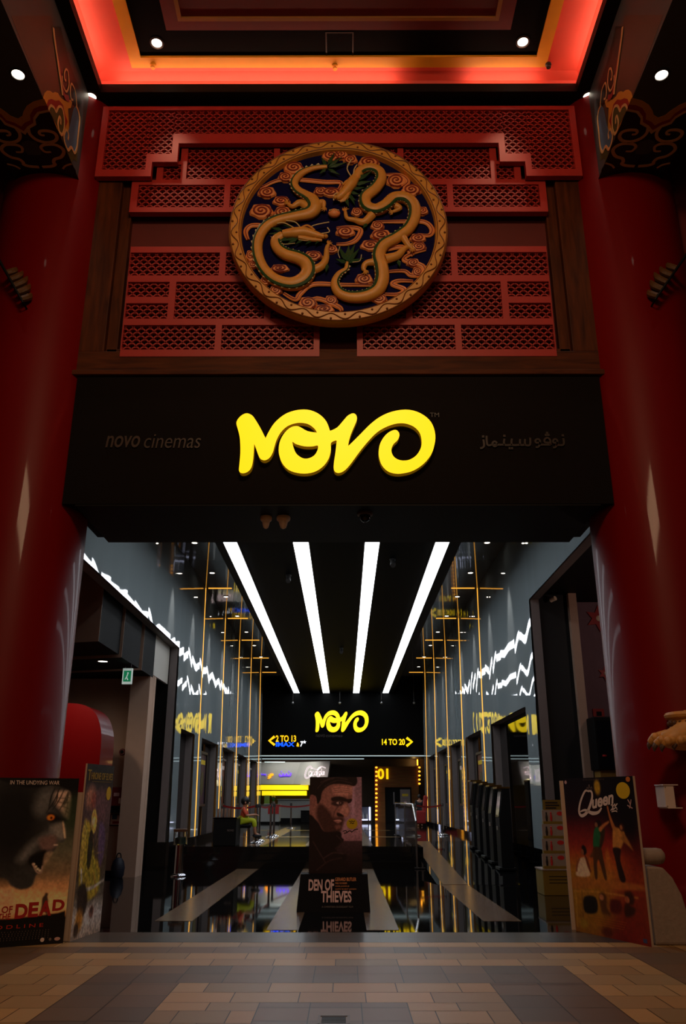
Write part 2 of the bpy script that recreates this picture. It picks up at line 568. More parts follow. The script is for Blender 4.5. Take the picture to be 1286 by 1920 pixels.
def ring(name, ox, oy, ix, iy, z, th, m):
    mb = MB()
    mb.box((-ox, iy, z), (ox, oy, z + th))
    for s in (-1, 1):
        x0, x1 = sorted((s * ix, s * ox)); mb.box((x0, 0, z), (x1, iy, z + th))
    return struct(mb, name, m)
ring('trim_yellow', 3.40, 10.20, 3.21, 10.0, 12.86, .1, CEIL_YELLOW)
ring('ceiling_black_band', 3.21, 10.0, 2.70, 9.54, 12.90, .1, mat('band_black', (2, 2, 2), 0.7, vary=0.1, spec=0.05))
struct(MB().box((-2.70, 0, 12.90), (2.70, 9.54, 13.0)), 'ceiling', CEIL_PANEL)
ring('trim_panel', 2.48, 9.36, 2.42, 9.30, 12.87, .05, mat('dull_gold_trim', (140, 96, 40), 0.5))
mb = MB(); mb.box((-2.48, 8.92, 12.87), (2.48, 8.98, 12.90))
struct(mb, 'trim_panel_inner', MATS['dull_gold_trim'])
# cove light strips lying behind the lip
mb = MB()
mb.box((-3.7, 10.41, 12.60), (.95, 10.45, 12.63)); mb.box((2.15, 10.41, 12.60), (3.3, 10.45, 12.63))
for s in (-1, 1):
    x0, x1 = sorted((s * 4.03, s * 4.07)); mb.box((x0, 3.0, 12.60), (x1, 10.25, 12.63))
struct(mb, 'trim_cove_light', LED_RED)
# coffer hatch, thin outline
p0 = PZ(611, 105, 12.9); p1 = PZ(663, 62, 12.9)
mb = MB()
for lo, hi in (((p0.x, p0.y, 12.893), (p1.x, p0.y + .02, 12.9)), ((p0.x, p1.y - .02, 12.893), (p1.x, p1.y, 12.9)), ((p0.x, p1.y, 12.893), (p0.x + .02, p0.y, 12.9)), ((p1.x - .02, p1.y, 12.893), (p1.x, p0.y, 12.9))):
    lo2 = tuple(min(a, b) for a, b in zip(lo, hi)); hi2 = tuple(max(a, b) for a, b in zip(lo, hi)); mb.box(lo2, hi2)
struct(mb, 'trim_hatch', mat('hatch_edge', (28, 20, 12), 0.5))

# --- lobby shell
SLATE = mat('slate_glass_wall', (150, 161, 164), 0.025, vary=0.07, scale=1.6, stretch=(1, 0.3, 0.02), spec=0.5)
SLATE.node_tree.nodes['Principled BSDF'].inputs['IOR'].default_value = 2.1
MIRROR_CEIL = mat('gloss_ceiling', (104, 100, 95), 0.03, vary=0.0, spec=1.0)
W = 4.0
def panel_wall(mb, s, y0, y1, z0, z1, seed=0, pw=0.6):
    """column panels of slightly warped polished board"""
    rnd = random.Random(seed + int(s))
    n = max(1, round((y1 - y0) / pw)); w = (y1 - y0) / n
    for k in range(n):
        a = y0 + k * w; b = a + w
        tilt = rnd.uniform(-.0026, .0026); bul = rnd.uniform(-.0016, .0034); tz = rnd.uniform(-.0012, .0012)
        N = 8; M = 2
        vs = []; fs = []
        for j in range(M + 1):
            for i in range(N + 1):
                t = i / N; u = j / M
                zz = z0 + (z1 - z0) * u
                off = tilt * (t - .5) + bul * math.sin(PI * t) + tz * (u - .5) - (zz - .6) * .012
                vs.append((s * (W - off), a + w * t, z0 + (z1 - z0) * u))
        for j in range(M):
            for i in range(N):
                q = (j * (N + 1) + i, j * (N + 1) + i + 1, (j + 1) * (N + 1) + i + 1, (j + 1) * (N + 1) + i)
                fs.append(q)
        mb.add(vs, fs)
NICHES = [(21.2, 23.2), (24.4, 27.6), (28.7, 31.8), (32.8, 36.1), (37.2, 40.3)]
LZ = {-1: 5.13, 1: 5.59}; PIER = {-1: 20.45, 1: 17.2}
for s, nm in ((-1, 'left'), (1, 'right')):
    nich = list(NICHES) if s < 0 else [(18.2, 22.7)] + NICHES[1:]
    topz = 3.23
    mb = MB()
    panel_wall(mb, s, 12.3, PIER[s], LZ[s], 7.54, 11)
    panel_wall(mb, s, PIER[s], 42.2, 3.45 if s > 0 else topz, 7.54, 5)
    edges = [PIER[s]] + [e for n in nich for e in n] + [42.2]
    for i in range(0, len(edges), 2):
        panel_wall(mb, s, edges[i], edges[i + 1], 0.6, 3.45 if s > 0 else topz, 31 + i)
    o = struct(mb, 'wall_' + nm, SLATE, smooth=True)
    # solid back-up behind the polished boards, niches left open
    mb = MB()
    xi, xo2 = s * (W + .092), s * (W + .27)
    def bx(y0, y1, z0, z1, xa=xi, xb=xo2):
        x0, x1 = sorted((xa, xb)); mb.box((x0, y0, z0), (x1, y1, z1))
    tz = 3.45 if s > 0 else topz
    bx(12.3, PIER[s], LZ[s], 7.7); bx(PIER[s], 42.2, tz, 7.7)
    for i in range(0, len(edges), 2): bx(edges[i], edges[i + 1], 0.6, tz)
    struct(mb, 'wall_pier_' + nm, BROWN_STONE)
    mb = MB()
    for a, b in nich:
        x0, x1 = sorted((s * (W + .27), s * (W + .33))); mb.box((x0, a - .05, .6), (x1, b + .05, tz + .02))
    struct(mb, 'wall_niche_' + nm, BLACK_GLOSS)
    x0, x1 = sorted((s * (W - .02), s * (W + .5)))
    struct(MB().box((x0, PIER[s] - .03, 0), (x1, 42.2, .6)), 'baseboard_' + nm, BLACK_GLOSS)
    # gold light lines up the wall and out across the ceiling
    mb = MB()
    for y in (23.9, 28.2, 32.3, 36.6, 40.9):
        mb.add([(s * (W - .012 + q), y + e, z) for z, q in ((.6, 0), (7.54, .083)) for e in (-.022, .022)] + [(s * (W + .012 + q), y + e, z) for z, q in ((.6, 0), (7.54, .083)) for e in (-.022, .022)], [(0, 1, 3, 2), (4, 6, 7, 5), (0, 2, 6, 4), (1, 5, 7, 3), (2, 3, 7, 6), (0, 4, 5, 1)])
        x0, x1 = sorted((s * 3.3, s * W)); mb.box((x0, y - .022, 7.525), (x1, y + .022, 7.545))
    struct(mb, 'trim_gold_' + nm, LED_GOLD)
    x0, x1 = sorted((s * 2.45, s * (W + .3)))
    struct(MB().box((x0, 12.25, 7.54), (x1, 42.2, 7.65)), 'ceiling_' + nm, MIRROR_CEIL)
mb = MB(); mb.box((-2.67, 12.3, 6.70), (2.58, 42.2, 7.54))
struct(mb, 'ceiling_beam', mat('beam_black', (3, 3, 3), 0.6, vary=0.1, spec=0.06))
struct(MB().box((-4.4, 12.0, 7.7), (4.4, 49, 7.8)), 'ceiling_light_seal', BLACK)  # unseen cover added to stop world light leaking into the lobby
# black end wall over the opening, ceiling of the hall beyond, its back and sides
struct(MB().box((-4.3, 42.2, 3.67), (4.3, 42.5, 7.7)), 'wall_back', mat('end_wall_black', (3, 3, 3), 0.6, vary=0.1, spec=0.06))
struct(MB().box((-7, 42.5, 3.75), (7, 48.2, 3.85)), 'ceiling_hall', BLACK)
struct(MB().box((-7, 48, .45), (7, 48.2, 3.85)), 'wall_hall', mat('hall_wall_brown', (84, 64, 46), 0.6))
for s in (-1, 1):
    x0, x1 = sorted((s * 6.8, s * 7.0)); struct(MB().box((x0, 42.2, .45), (x1, 48, 3.85)), 'wall_hall_side', BLACK)
    x0, x1 = sorted((s * 4.27, s * 7.0)); struct(MB().box((x0, 42.2, .0), (x1, 42.35, 3.85)), 'wall_hall_return', BLACK)
mb = MB()
mb.box((-4.2, 42.7, 3.625), (4.2, 42.74, 3.66)); mb.box((-4.2, 44.3, 3.555), (1.1, 44.34, 3.59)); mb.box((-4.2, 45.7, 3.46), (-3.1, 45.74, 3.49))
struct(mb, 'trim_hall_light', mat('hall_led', (235, 250, 250), .5, emit=.85, emit_rgb=(206, 232, 236), vary=0))

# --- passage opening off to the left
struct(MB().box((-9.5, 19.0, 0), (-4.29, 19.2, 6)), 'wall_passage', BEIGE)
struct(MB().box((-4.9, 20.5, 0), (-4.27, 20.7, 5.6)), 'wall_passage_black', BLACK)
struct(MB().box((-9.5, 18.97, 0), (-4.73, 19.0, .10)), 'baseboard_passage', BLACK_GLOSS)
struct(MB().box((-9.7, 11.2, 0), (-9.5, 19.2, 6)), 'wall_passage_end', BEIGE)
struct(MB().box((-9.7, 11.2, 5.9), (-4.27, 20.7, 6.0)), 'ceiling_passage', BLACK)
struct(MB().box((-4.72, 18.6, 0.0), (-4.29, 18.98, 4.25)), 'trim_pilaster', BEIGE)
struct(MB().box((-4.34, 18.8, 4.22), (-4.28, 20.4, 5.3)), 'wall_passage_white', WHITE_PAINT)
BOXF = mat('bulkhead_black', (9, 9, 10), 0.7, spec=0.1)
def rot_box(name, x, y, z, h, depth, ang):
    """nested bulkhead corner: front-right edge at (x, y), front turned by ang"""
    Rm = Matrix.Rotation(ang, 3, 'Z')
    ux = Rm @ V((1, 0, 0)); uy = V((0, 1, 0))
    base = V((x, y, z))
    pts = [base, base - ux * 5.0, base - ux * 5.0 + uy * depth, base + uy * depth]
    mb = MB(); mb.prism(pts, (0, 0, h))
    o = struct(mb, name, BOXF)
    e = MB()
    f = -uy * 0.012
    e.prism([base - ux * 5.0, base, base + V((0, 0, h)), base - ux * 5.0 + V((0, 0, h))], f)
    struct(e, 'trim_bulkhead', BEIGE)
for (x, y, z) in ((-4.35, 14.66, 4.22), (-4.30, 16.1, 4.17), (-4.28, 17.7, 4.16)):
    rot_box('ceiling_bulkhead', x, y, z, 5.88 - z, 1.4 if y < 17 else 1.1, math.radians(-14))

# --- dark recess and wall off to the right
struct(MB().box((4.27, 17.3, 0), (4.92, 17.5, 6)), 'wall_recess', mat('recess_black', (6, 6, 6), 0.7))
struct(MB().box((4.90, 17.15, 0), (5.07, 18.1, 5.72)), 'wall_recess_jamb', BEIGE)
struct(MB().box((5.07, 18.0, 0), (9, 18.2, 5.72)), 'wall_recess_mauve', mat('mauve_wall', (128, 98, 108), 0.7))
struct(MB().box((4.27, 11.2, 5.72), (9.2, 18.2, 5.82)), 'ceiling_recess', BLACK)
struct(MB().box((9, 11.2, 0), (9.2, 18.2, 5.82)), 'wall_recess_end', BLACK)
# lights of the lobby passages
lamp('SPOT', 'passage_spot', (-5.0, 14.6, 4.1), 130, (1.0, 0.8, 0.62), (-5.4, 16.5, 0), spot_size=2.2, spot_blend=0.8, shadow_soft_size=0.1)
lamp('POINT', 'recess_fill', (6.2, 14.6, 4.9), 26, (1.0, 0.7, 0.6), None, shadow_soft_size=0.15)  # added fill without a fitting, brightens the mauve wall
lamp('AREA', 'concession_light', (-2.8, 45.0, 3.6), 30, (1.0, 0.95, 0.85), (-2.8, 46.2, 1.5), shape='RECTANGLE', size=2.4, size_y=0.8)

# ================================================================== COLUMNS
CX, CY, CR = 4.575, 11.1, 0.925
STONE = mat('grey_stone', (150, 132, 120), 0.8, vary=0.18, scale=26, bump=0.25)
for s, side in ((-1, 'left'), (1, 'right')):
    c = thing('column', {-1: 'tall red lacquered round column behind the zombie film board', 1: 'tall red lacquered round column with a gold claw and white box on it'}[s], 'column', (s * CX, CY, 0))
    mb = MB(); mb.lathe((s * CX, CY, 0), [(CR + .06, 0), (CR + .06, .5), (CR + .02, .56), (CR, .6), (CR, 12.4)], 96)
    mb.build('shaft', RED_LAC, c, smooth=True)
    # scrolled stone foot on the front of the column
    mb = MB()
    y0, y1 = 9.93, 10.45
    prof = [(s * 2.9, 0), (s * 3.94, 0), (s * 3.93, .25), (s * 3.88, .5), (s * 3.80, .68), (s * 3.70, .79), (s * 2.9, .80)]
    mb.prism([V((x, y0, z)) for x, z in prof], (0, y1 - y0, 0))
    if s > 0:
        mb = MB(); prof = [(3.52, 0), (3.94, 0), (3.93, .25), (3.88, .5), (3.80, .68), (3.70, .79), (3.52, .80)]
        mb.prism([V((x, 10.08, z)) for x, z in prof], (0, .5, 0))
    else:
        mb = MB(); prof = [(-3.94, 0), (-3.45, 0), (-3.45, .80), (-3.70, .79), (-3.80, .68), (-3.88, .5), (-3.93, .25)]
        mb.prism([V((x, 10.25, z)) for x, z in prof], (0, .3, 0))
    mb.build('stone_foot', STONE, c, bevel=.02)
    mb = MB()
    yy = 10.22 if s > 0 else 10.42
    xs = [3.50, 3.52, 3.70, 3.75, 3.775]; rs = [.085, .09, .09, .08, .05]
    mb.tube([(s * x, yy, .90) for x in xs], rs, 20)
    mb.build('stone_scroll', STONE, c, smooth=True)

# ------------------------------------------------ painted bracket beams over the columns
GREY_P = mat('bracket_grey', (66, 68, 73), 0.55, vary=0.06)
BROWN_P = mat('bracket_brown', (72, 55, 46), 0.55, vary=0.05)
OCHRE_P = mat('paint_ochre', (196, 138, 48), 0.5, vary=0.06)
REDP = mat('paint_red', (140, 28, 24), 0.5, vary=0.06)
TAN_P = mat('paint_tan', (206, 164, 112), 0.5, vary=0.05)
BLK_P = mat('paint_black', (10, 10, 13), 0.5, vary=0.05)
NAVY_P = mat('paint_navy', (18, 34, 66), 0.5, vary=0.05)
OLIVE_P = mat('paint_olive', (70, 74, 38), 0.5, vary=0.06)
BLUE_P = mat('paint_blue', (70, 106, 140), 0.5, vary=0.1)
BX0, BX1, BZ = 4.09, 5.06, 10.7
BXC = 4.575
CR1 = crop(0, 40, 5.845)
def soff(pts):   # soffit points of the left bracket -> (u across from centre toward the hall, y)
    out = []
    for x, y in pts:
        p = PZ(*CR1(x, y), BZ); out.append((p.x + BXC, p.y))
    return out
def sidep(pts):
    out = []
    for x, y in pts:
        p = PX(*CR1(x, y), -BX0); out.append((p.y, p.z))
    return out
axis = [(0.0, 0)]
S_OCHRE = soff([(215, 1065), (245, 1035), (258, 985), (295, 925), (365, 878), (468, 850)])
S_RED = soff([(250, 1150), (270, 1110), (335, 1080), (330, 1020), (370, 955), (440, 925), (505, 920)])
S_TAN = soff([(275, 1200), (300, 1150), (365, 1110), (365, 1050), (410, 990), (520, 968)])
S_BLK = soff([(290, 1240), (320, 1175), (400, 1130), (390, 1070), (435, 1010), (530, 990)])
S_SP1 = soff([(310, 1165), (330, 1230), (400, 1290), (500, 1320), (590, 1310), (625, 1270), (600, 1220), (530, 1195), (450, 1195), (430, 1215), (450, 1238), (490, 1243)])
S_SP2 = soff([(560, 1425), (500, 1425), (465, 1400), (450, 1370), (490, 1345), (600, 1345), (680, 1385), (700, 1430), (670, 1480), (600, 1505), (590, 1540), (605, 1562), (560, 1582), (466, 1590)])
S_COR = soff([(690, 1610), (715, 1580), (760, 1562), (812, 1556)])
S_GREY = soff([(320, 1300), (400, 1320), (430, 1360), (450, 1410), (455, 1455), (400, 1460)])
for s in (-1, 1):
    b = thing('painted_bracket', {-1: 'cloud-painted bracket beam with a downlight over the left red column', 1: 'cloud-painted bracket beam with a downlight over the right red column'}[s], 'bracket', (s * BXC, 10.25, BZ), 'painted bracket beams')
    mb = MB(); x0, x1 = sorted((s * BX0, s * BX1)); mb.box((x0, 5.6, BZ), (x1, 10.45, 12.4))
    mb.build('beam', GREY_P, b)
    yb = 10.44
    def half(loop, name, m, d):
        mb = MB()
        for h in (-1, 1):
            pts = [V((s * -BXC * -1 + h * u, y, BZ)) for u, y in loop]
            lastu = loop[-1][0]
            poly = pts + [V((s * BXC + h * .5, loop[-1][1], BZ)), V((s * BXC + h * .5, yb, BZ)), V((s * BXC, yb, BZ))]
            poly = [p if h > 0 else p for p in poly]
            poly[0].x = s * BXC
            mb.prism(poly, (0, 0, -d))
        return mb.build(name, m, b)
    half(S_OCHRE, 'ochre_cloud', OCHRE_P, .004)
    half(S_RED, 'red_cloud', REDP, .006)
    half(S_TAN, 'tan_cloud', TAN_P, .008)
    half(S_BLK, 'black_cloud', BLK_P, .010)
    mb = MB(); mg = MB(); mn = MB()
    for h in (-1, 1):
        f = lambda lp: [V((s * BXC + h * max(min(u, .495), 0), y, BZ - .0105)) for u, y in lp]
        stroke(mb, f(S_SP1), [.045, .05, .05, .03], (0, 0, -1), .004)
        stroke(mb, f(S_SP2), [.03, .05, .05, .05], (0, 0, -1), .004)
        stroke(mb, f(S_COR), [.03, .03], (0, 0, -1), .004)
        fill = f(S_SP2)[4:]
        mn.prism(fill + [V((s * BXC, fill[0].y, BZ - .0105))], (0, 0, -.001))
        g = f(S_GREY); mg.prism([V((s * BXC, g[0].y, BZ - .011))] + g + [V((s * BXC, g[-1].y, BZ - .011))], (0, 0, -.0018))
    mn.build('navy_cloud', NAVY_P, b); mg.build('grey_cloud', GREY_P, b); mb.build('scroll_lines', TAN_P, b)
    # inner side face
    def sp(pts, dz=0.0): return [V((s * (BX0 - dz), y, z)) for y, z in sidep(pts)]
    inn = (-s, 0, 0)
    def lay(pts, name, m, d0, d=.003, closed_spline=True):
        P = sp(pts, d0)
        P = [V((s * (BX0 - d0), min(q.y, 10.44), min(q.z, 12.39))) for q in P]
        mb = MB(); mb.prism(P, V(inn) * d); return mb.build(name, m, b)
    lay([(120, -60), (470, 832), (830, 1650), (870, 1250), (880, 1000), (850, 800), (760, 640), (700, 500), (640, 300), (560, -60)], 'side_ground', BROWN_P, .0005, .002)
    lay([(575, 60), (590, 200), (622, 430), (640, 560), (660, 700), (672, 800), (760, 880), (822, 940), (860, 1010), (890, 1060), (895, 900), (850, 700), (760, 460), (660, 60)], 'side_black', BLK_P, .003)
    lay([(468, 835), (485, 785), (515, 758), (545, 762), (575, 785), (600, 775), (630, 785), (655, 830), (700, 870), (770, 860), (785, 890), (770, 950), (740, 955), (748, 1080), (750, 1200), (735, 1220), (705, 1180), (690, 1250), (665, 1255), (640, 1220), (560, 1040)], 'side_ochre', OCHRE_P, .004)
    lay([(505, 915), (525, 860), (560, 850), (600, 870), (640, 865), (685, 920), (700, 1000), (735, 1100), (700, 1180), (690, 1120), (670, 960), (620, 930), (600, 975), (560, 900), (522, 960)], 'side_red', REDP, .0075)
    lay([(520, 965), (545, 930), (570, 945), (605, 985), (640, 935), (668, 950), (690, 1040), (690, 1180), (668, 1245), (640, 1190)], 'side_olive', OLIVE_P, .0105)
    lay([(690, 1240), (710, 1185), (735, 1225), (760, 1150), (800, 960), (825, 930), (850, 1000), (855, 1100), (840, 1250), (826, 1400), (805, 1440), (770, 1375), (750, 1425), (715, 1385)], 'side_blue', BLUE_P, .0075)
    lay([(715, 1400), (750, 1450), (770, 1410), (808, 1455), (830, 1420), (862, 1060), (880, 1040), (850, 1400), (838, 1540), (800, 1510), (775, 1560), (745, 1480)], 'side_olive_edge', OLIVE_P, .006)
    lay([(775, 1560), (800, 1515), (836, 1545), (828, 1640)], 'side_tip', GREY_P, .006)
    mb = MB()
    def ln(pts, w, d0=.0135): stroke(mb, [V((q.x, min(q.y, 10.44), min(q.z, 12.39))) for q in sp(pts, d0)], w, inn, .004)
    ln([(668, 1245), (640, 1210), (625, 1120), (640, 1050), (655, 1070), (655, 1130)], [.05, .03])
    ln([(520, 970), (545, 925), (580, 945), (605, 990), (635, 935), (672, 955), (694, 1060), (692, 1180), (668, 1248)], .035)
    ln([(690, 1250), (700, 1330), (735, 1410), (770, 1380), (806, 1440), (832, 1380), (850, 1200), (862, 1080), (850, 990), (825, 930)], .045)
    ln([(690, 1250), (715, 1190), (740, 1240), (735, 1300)], .035)
    ln([(575, 70), (588, 200), (622, 430), (640, 560), (662, 700), (675, 810)], .06)
    ln([(672, 600), (676, 690), (715, 770), (745, 700), (735, 560), (712, 525), (695, 570), (700, 640), (712, 645)], .03)
    ln([(790, 860), (770, 850), (760, 780), (765, 700), (780, 690), (812, 760), (825, 860), (832, 930)], .03)
    mb.build('side_lines', TAN_P, b)
    mb = MB()
    stroke(mb, [V((q.x, min(q.y, 10.44), min(q.z, 12.39))) for q in sp([(595, 200), (628, 430), (650, 560), (672, 700), (700, 820), (745, 850)], .0145)], [.03, .05, .09], inn, .003)
    mb.build('side_red_line', REDP, b)

# ================================================================== WALL FRAME AND LATTICE SCREENS
WOOD_V = wood_mat('brown_wood_upright', (52, 21, 5), (90, 43, 12), (2.2, 2.2, .25))
WOOD_H = wood_mat('brown_wood_rail', (52, 21, 5), (90, 43, 12), (.25, 2.2, 2.2))
fr = thing('wall_frame', 'wide brown wooden frame around the red lattice wall', 'frame', (0, 10.6, 7.34))
for s in (-1, 1):
    mb = MB(); x0, x1 = sorted((s * 3.46, s * 3.86)); mb.box((x0, 10.55, 7.75), (x1, 10.79, 11.2))
    mb.build('stile', WOOD_V, fr, bevel=.015)
    mb = MB(); x0, x1 = sorted((s * 3.30, s * 3.47)); mb.box((x0, 10.66, 7.75), (x1, 10.79, 11.2))
    mb.build('inner_moulding', WOOD_V, fr, bevel=.01)
    mb = MB(); x0, x1 = sorted((s * 3.82, s * 3.90)); mb.box((x0, 10.60, 7.40), (x1, 10.79, 11.2))
    mb.build('outer_moulding', WOOD_V, fr, bevel=.01)
mb = MB(); mb.box((-3.86, 10.55, 7.42), (3.86, 10.79, 7.76)); mb.build('bottom_rail', WOOD_H, fr, bevel=.015)
mb = MB(); mb.box((-3.46, 10.66, 7.755), (3.46, 10.79, 7.86)); mb.build('inner_moulding', WOOD_H, fr, bevel=.01)
mb = MB(); mb.box((-3.90, 10.50, 7.345), (3.90, 10.79, 7.425)); mb.build('ledge', WOOD_H, fr, bevel=.01)

LAT = mat('lattice_red', (166, 36, 29), 0.5, vary=0.06, scale=4)
LAT_GAP = mat('lattice_gap_black', (14, 4, 4), 0.8, vary=0.1)  # near-black sheet stands in for the dark gap behind the fretwork
def wz(py, y):  return PY(635, py, y).z
def wx(px, py, y): return PY(px, py, y).x
def scales(mb, x0, x1, z0, z1, yf, dep, p=0.125, w=0.022):
    """fish-scale fretwork between the bars"""
    h = p / 2
    N = 7
    j = -1
    z = z0 - h
    while z < z1:
        off = p / 2 if j % 2 else 0
        i0 = math.floor((x0 - p) / p); i1 = math.ceil((x1 + p) / p)
        for i in range(i0, i1 + 1):
            cx = i * p + off
            if cx + h < x0 or cx - h > x1: continue
            ro, ri = p / 2 + w / 2 - .001, p / 2 - w / 2
            ring = []
            for k in range(N + 1):
                a = PI * k / N
                ring.append((cx + ro * math.cos(a), z + ro * math.sin(a), cx + ri * math.cos(a), z + ri * math.sin(a)))
            vs = []; fs = []
            cl = lambda v, a, b: max(a, min(b, v))
            for (xo, zo, xi, zi) in ring:
                xo, xi = cl(xo, x0, x1), cl(xi, x0, x1); zo, zi = cl(zo, z0, z1), cl(zi, z0, z1)
                vs += [(xo, yf, zo), (xi, yf, zi), (xo, yf + dep, zo), (xi, yf + dep, zi)]
            for k in range(N):
                a, b = k * 4, k * 4 + 4
                q = [vs[a], vs[a + 1], vs[b], vs[b + 1]]
                if max(abs(q[0][0] - q[3][0]), abs(q[0][2] - q[3][2])) < .004: continue
                if (q[0][0] == q[2][0] == q[1][0] == q[3][0]) or (q[0][2] == q[2][2] == q[1][2] == q[3][2]): continue
                fs += [(a, a + 1, b + 1, b), (a + 1, a + 3, b + 3, b + 1), (a, b, b + 2, a + 2)]
            if fs: mb.add(vs, fs)
        z += h; j += 1

def screen(name, label, outline_boxes, cells, y, dep, gap_sheet):
    """frame bars around rectangular cells, fretwork in each cell, dark sheet behind for the shaded gap"""
    t = thing(name, label, 'lattice screen', (0, y, min(c[1] for c in outline_boxes)))
    # frame = outline boxes minus cells, built by a grid cut
    xs = sorted({round(v, 4) for b in outline_boxes + cells for v in (b[0], b[2])})
    zs = sorted({round(v, 4) for b in outline_boxes + cells for v in (b[1], b[3])})
    def inside(bs, x, z): return any(b[0] < x < b[2] and b[1] < z < b[3] for b in bs)
    G = {}
    for i in range(len(xs) - 1):
        for k in range(len(zs) - 1):
            x = (xs[i] + xs[i + 1]) / 2; z = (zs[k] + zs[k + 1]) / 2
            G[i, k] = inside(outline_boxes, x, z) and not inside(cells, x, z)
    mb = MB()
    for (i, k), on in G.items():
        if not on: continue
        a, b, c, d = xs[i], xs[i + 1], zs[k], zs[k + 1]
        mb.add([(a, y, c), (b, y, c), (b, y, d), (a, y, d)], [(0, 1, 2, 3)])
        for (di, dk, e) in ((-1, 0, ((a, c), (a, d))), (1, 0, ((b, c), (b, d))), (0, -1, ((a, c), (b, c))), (0, 1, ((a, d), (b, d)))):
            if not G.get((i + di, k + dk), False):
                (xa, za), (xb, zb) = e
                mb.add([(xa, y, za), (xb, y, zb), (xb, y + dep, zb), (xa, y + dep, za)], [(0, 1, 2, 3)])
    mb.build('frame', LAT, t)
    for c in cells:
        mb = MB(); scales(mb, c[0], c[2], c[1], c[3], y + .03, .05)
        mb.build('fretwork', LAT, t)
    mb = MB()
    for b in gap_sheet: mb.box((b[0], y + dep - .01, b[1]), (b[2], y + dep, b[3]))
    mb.build('gap_sheet', LAT_GAP, t)
    return t

# topmost stepped screen
ya = 10.42
zA = [wz(v, ya) for v in (330, 318, 290, 302, 252, 268, 212, 198)]
xo = 3.87; x_s1 = 2.98; x_s2 = 2.58
z_bot, z_botc, z_s1c, z_s1, z_topc, z_top = wz(330, ya), wz(317, ya), wz(288, ya), wz(303, ya), wz(250, ya), wz(199, ya)
z_mid = wz(268, ya)
bw = .10
outl = [(-xo, z_bot, -x_s1, z_top), (x_s1, z_bot, xo, z_top), (-x_s1, z_s1, -x_s2, z_top), (x_s2, z_s1, x_s1, z_top), (-x_s2, z_mid, x_s2, z_top)]
cellsA = [(-xo + bw, z_botc, -x_s1 - bw, z_top - .08), (x_s1 + bw, z_botc, xo - bw, z_top - .08),
          (-x_s1 - bw, z_s1c, -x_s2 - bw, z_top - .08), (x_s2 + bw, z_s1c, x_s1 + bw, z_top - .08),
          (-x_s2 - bw, z_topc, x_s2 + bw, z_top - .08)]
screen('lattice_screen', 'widest stepped red lattice screen, topmost, just under the black ceiling', outl, cellsA, ya, .10, [(-xo, z_bot, -x_s1, z_top), (x_s1, z_bot, xo, z_top), (-x_s1, z_s1, -x_s2, z_top), (x_s2, z_s1, x_s1, z_top), (-x_s2, z_mid, x_s2, z_top)])
# middle screen
yb_ = 10.54
def cell(px0, py0, px1, py1, y):
    zc = wz((py0 + py1) / 2, y)
    return (wx(px0, (py0 + py1) / 2, y), wz(py1, y), wx(px1, (py0 + py1) / 2, y), wz(py0, y))
def mirror_c(c): return (-c[2], c[1], -c[0], c[3])
cB = [cell(306, 308, 339, 336, yb_), cell(351, 272, 513, 335, yb_), cell(524, 272, 630, 335, yb_), cell(258, 346, 420, 388, yb_), cell(431, 346, 630, 388, yb_)]
b0 = cell(294, 302, 345, 337, yb_); b1 = cell(339, 262, 660, 337, yb_); b2 = cell(245, 336, 660, 397, yb_)
oB = [b0, (b1[0], b1[1] - .03, 0.06, b1[3]), (b2[0], b2[1], 0.06, b1[1])]
oB = oB + [mirror_c(b) for b in oB]
cB = [(c[0], c[1], min(c[2], -.05), c[3]) for c in cB]
cB = cB + [mirror_c(c) for c in cB]
screen('lattice_screen', 'stepped red lattice screen behind the upper half of the gold medallion', oB, cB, yb_, .11, oB)
# lower screen
yc_ = 10.54
cC = [cell(243, 473, 411, 516, yc_), cell(423, 473, 630, 516, yc_), cell(239, 528, 317, 556, yc_), cell(235, 568, 314, 597, yc_), cell(328, 528, 496, 597, yc_), cell(508, 528, 630, 597, yc_), cell(230, 609, 403, 655, yc_), cell(415, 609, 588, 655, yc_)]
cC = [(c[0], c[1], min(c[2], -.05), c[3]) for c in cC]
zt, zm, zb = wz(462, yc_), wz(603, yc_), wz(668, yc_)
xl = -3.215
oC = [(xl, zm, .05, zt), (xl, zb, wx(599, 640, yc_), zm)]
oC += [mirror_c(b) for b in oC]; cC += [mirror_c(c) for c in cC]
screen('lattice_screen', 'large red lattice screen under and behind the lower half of the gold medallion', oC, cC, yc_, .11, oC)

# ================================================================== DRAGON MEDALLION
YM = 10.22
GOLD = mat('carved_gold', (205, 146, 62), 0.45, vary=0.2, scale=9, bump=0.15)
GOLD_D = mat('carved_gold_line', (120, 70, 26), 0.5, vary=0.1)
CLOUD = mat('cloud_ochre', (222, 140, 78), 0.5, vary=0.18, scale=7)
CLOUD_L = mat('cloud_red_line', (128, 40, 20), 0.5, vary=0.1)
NAVY = mat('medallion_navy', (12, 11, 58), 0.8, vary=0.2, scale=3, spec=0.08)
GREEN = mat('dragon_green', (32, 72, 34), 0.5, vary=0.2)
CREAM = mat('dragon_cream', (206, 190, 140), 0.5, vary=0.1)
md = thing('medallion', 'large round gold medallion carved with two dragons among clouds', 'medallion', (0, YM, 8.1))
CZ = 9.70; RM_ = 1.66
def ringpts(r, y, n=96): return [V((r * math.cos(2 * PI * i / n), y, CZ + r * math.sin(2 * PI * i / n))) for i in range(n)]
mb = MB(); mb.prism(ringpts(RM_ - .1, YM + .08), (0, .16, 0)); mb.build('ground', NAVY, md)
mb = MB(); mb.prism(ringpts(RM_ - .3, YM + .24), (0, .54, 0)); mb.build('mount', BLACK, md)
mb = MB()
n = 128; prof = [(RM_, .15), (RM_, .02), (RM_ - .02, -.01), (RM_ - .15, -.02), (RM_ - .175, 0), (RM_ - .19, .09)]
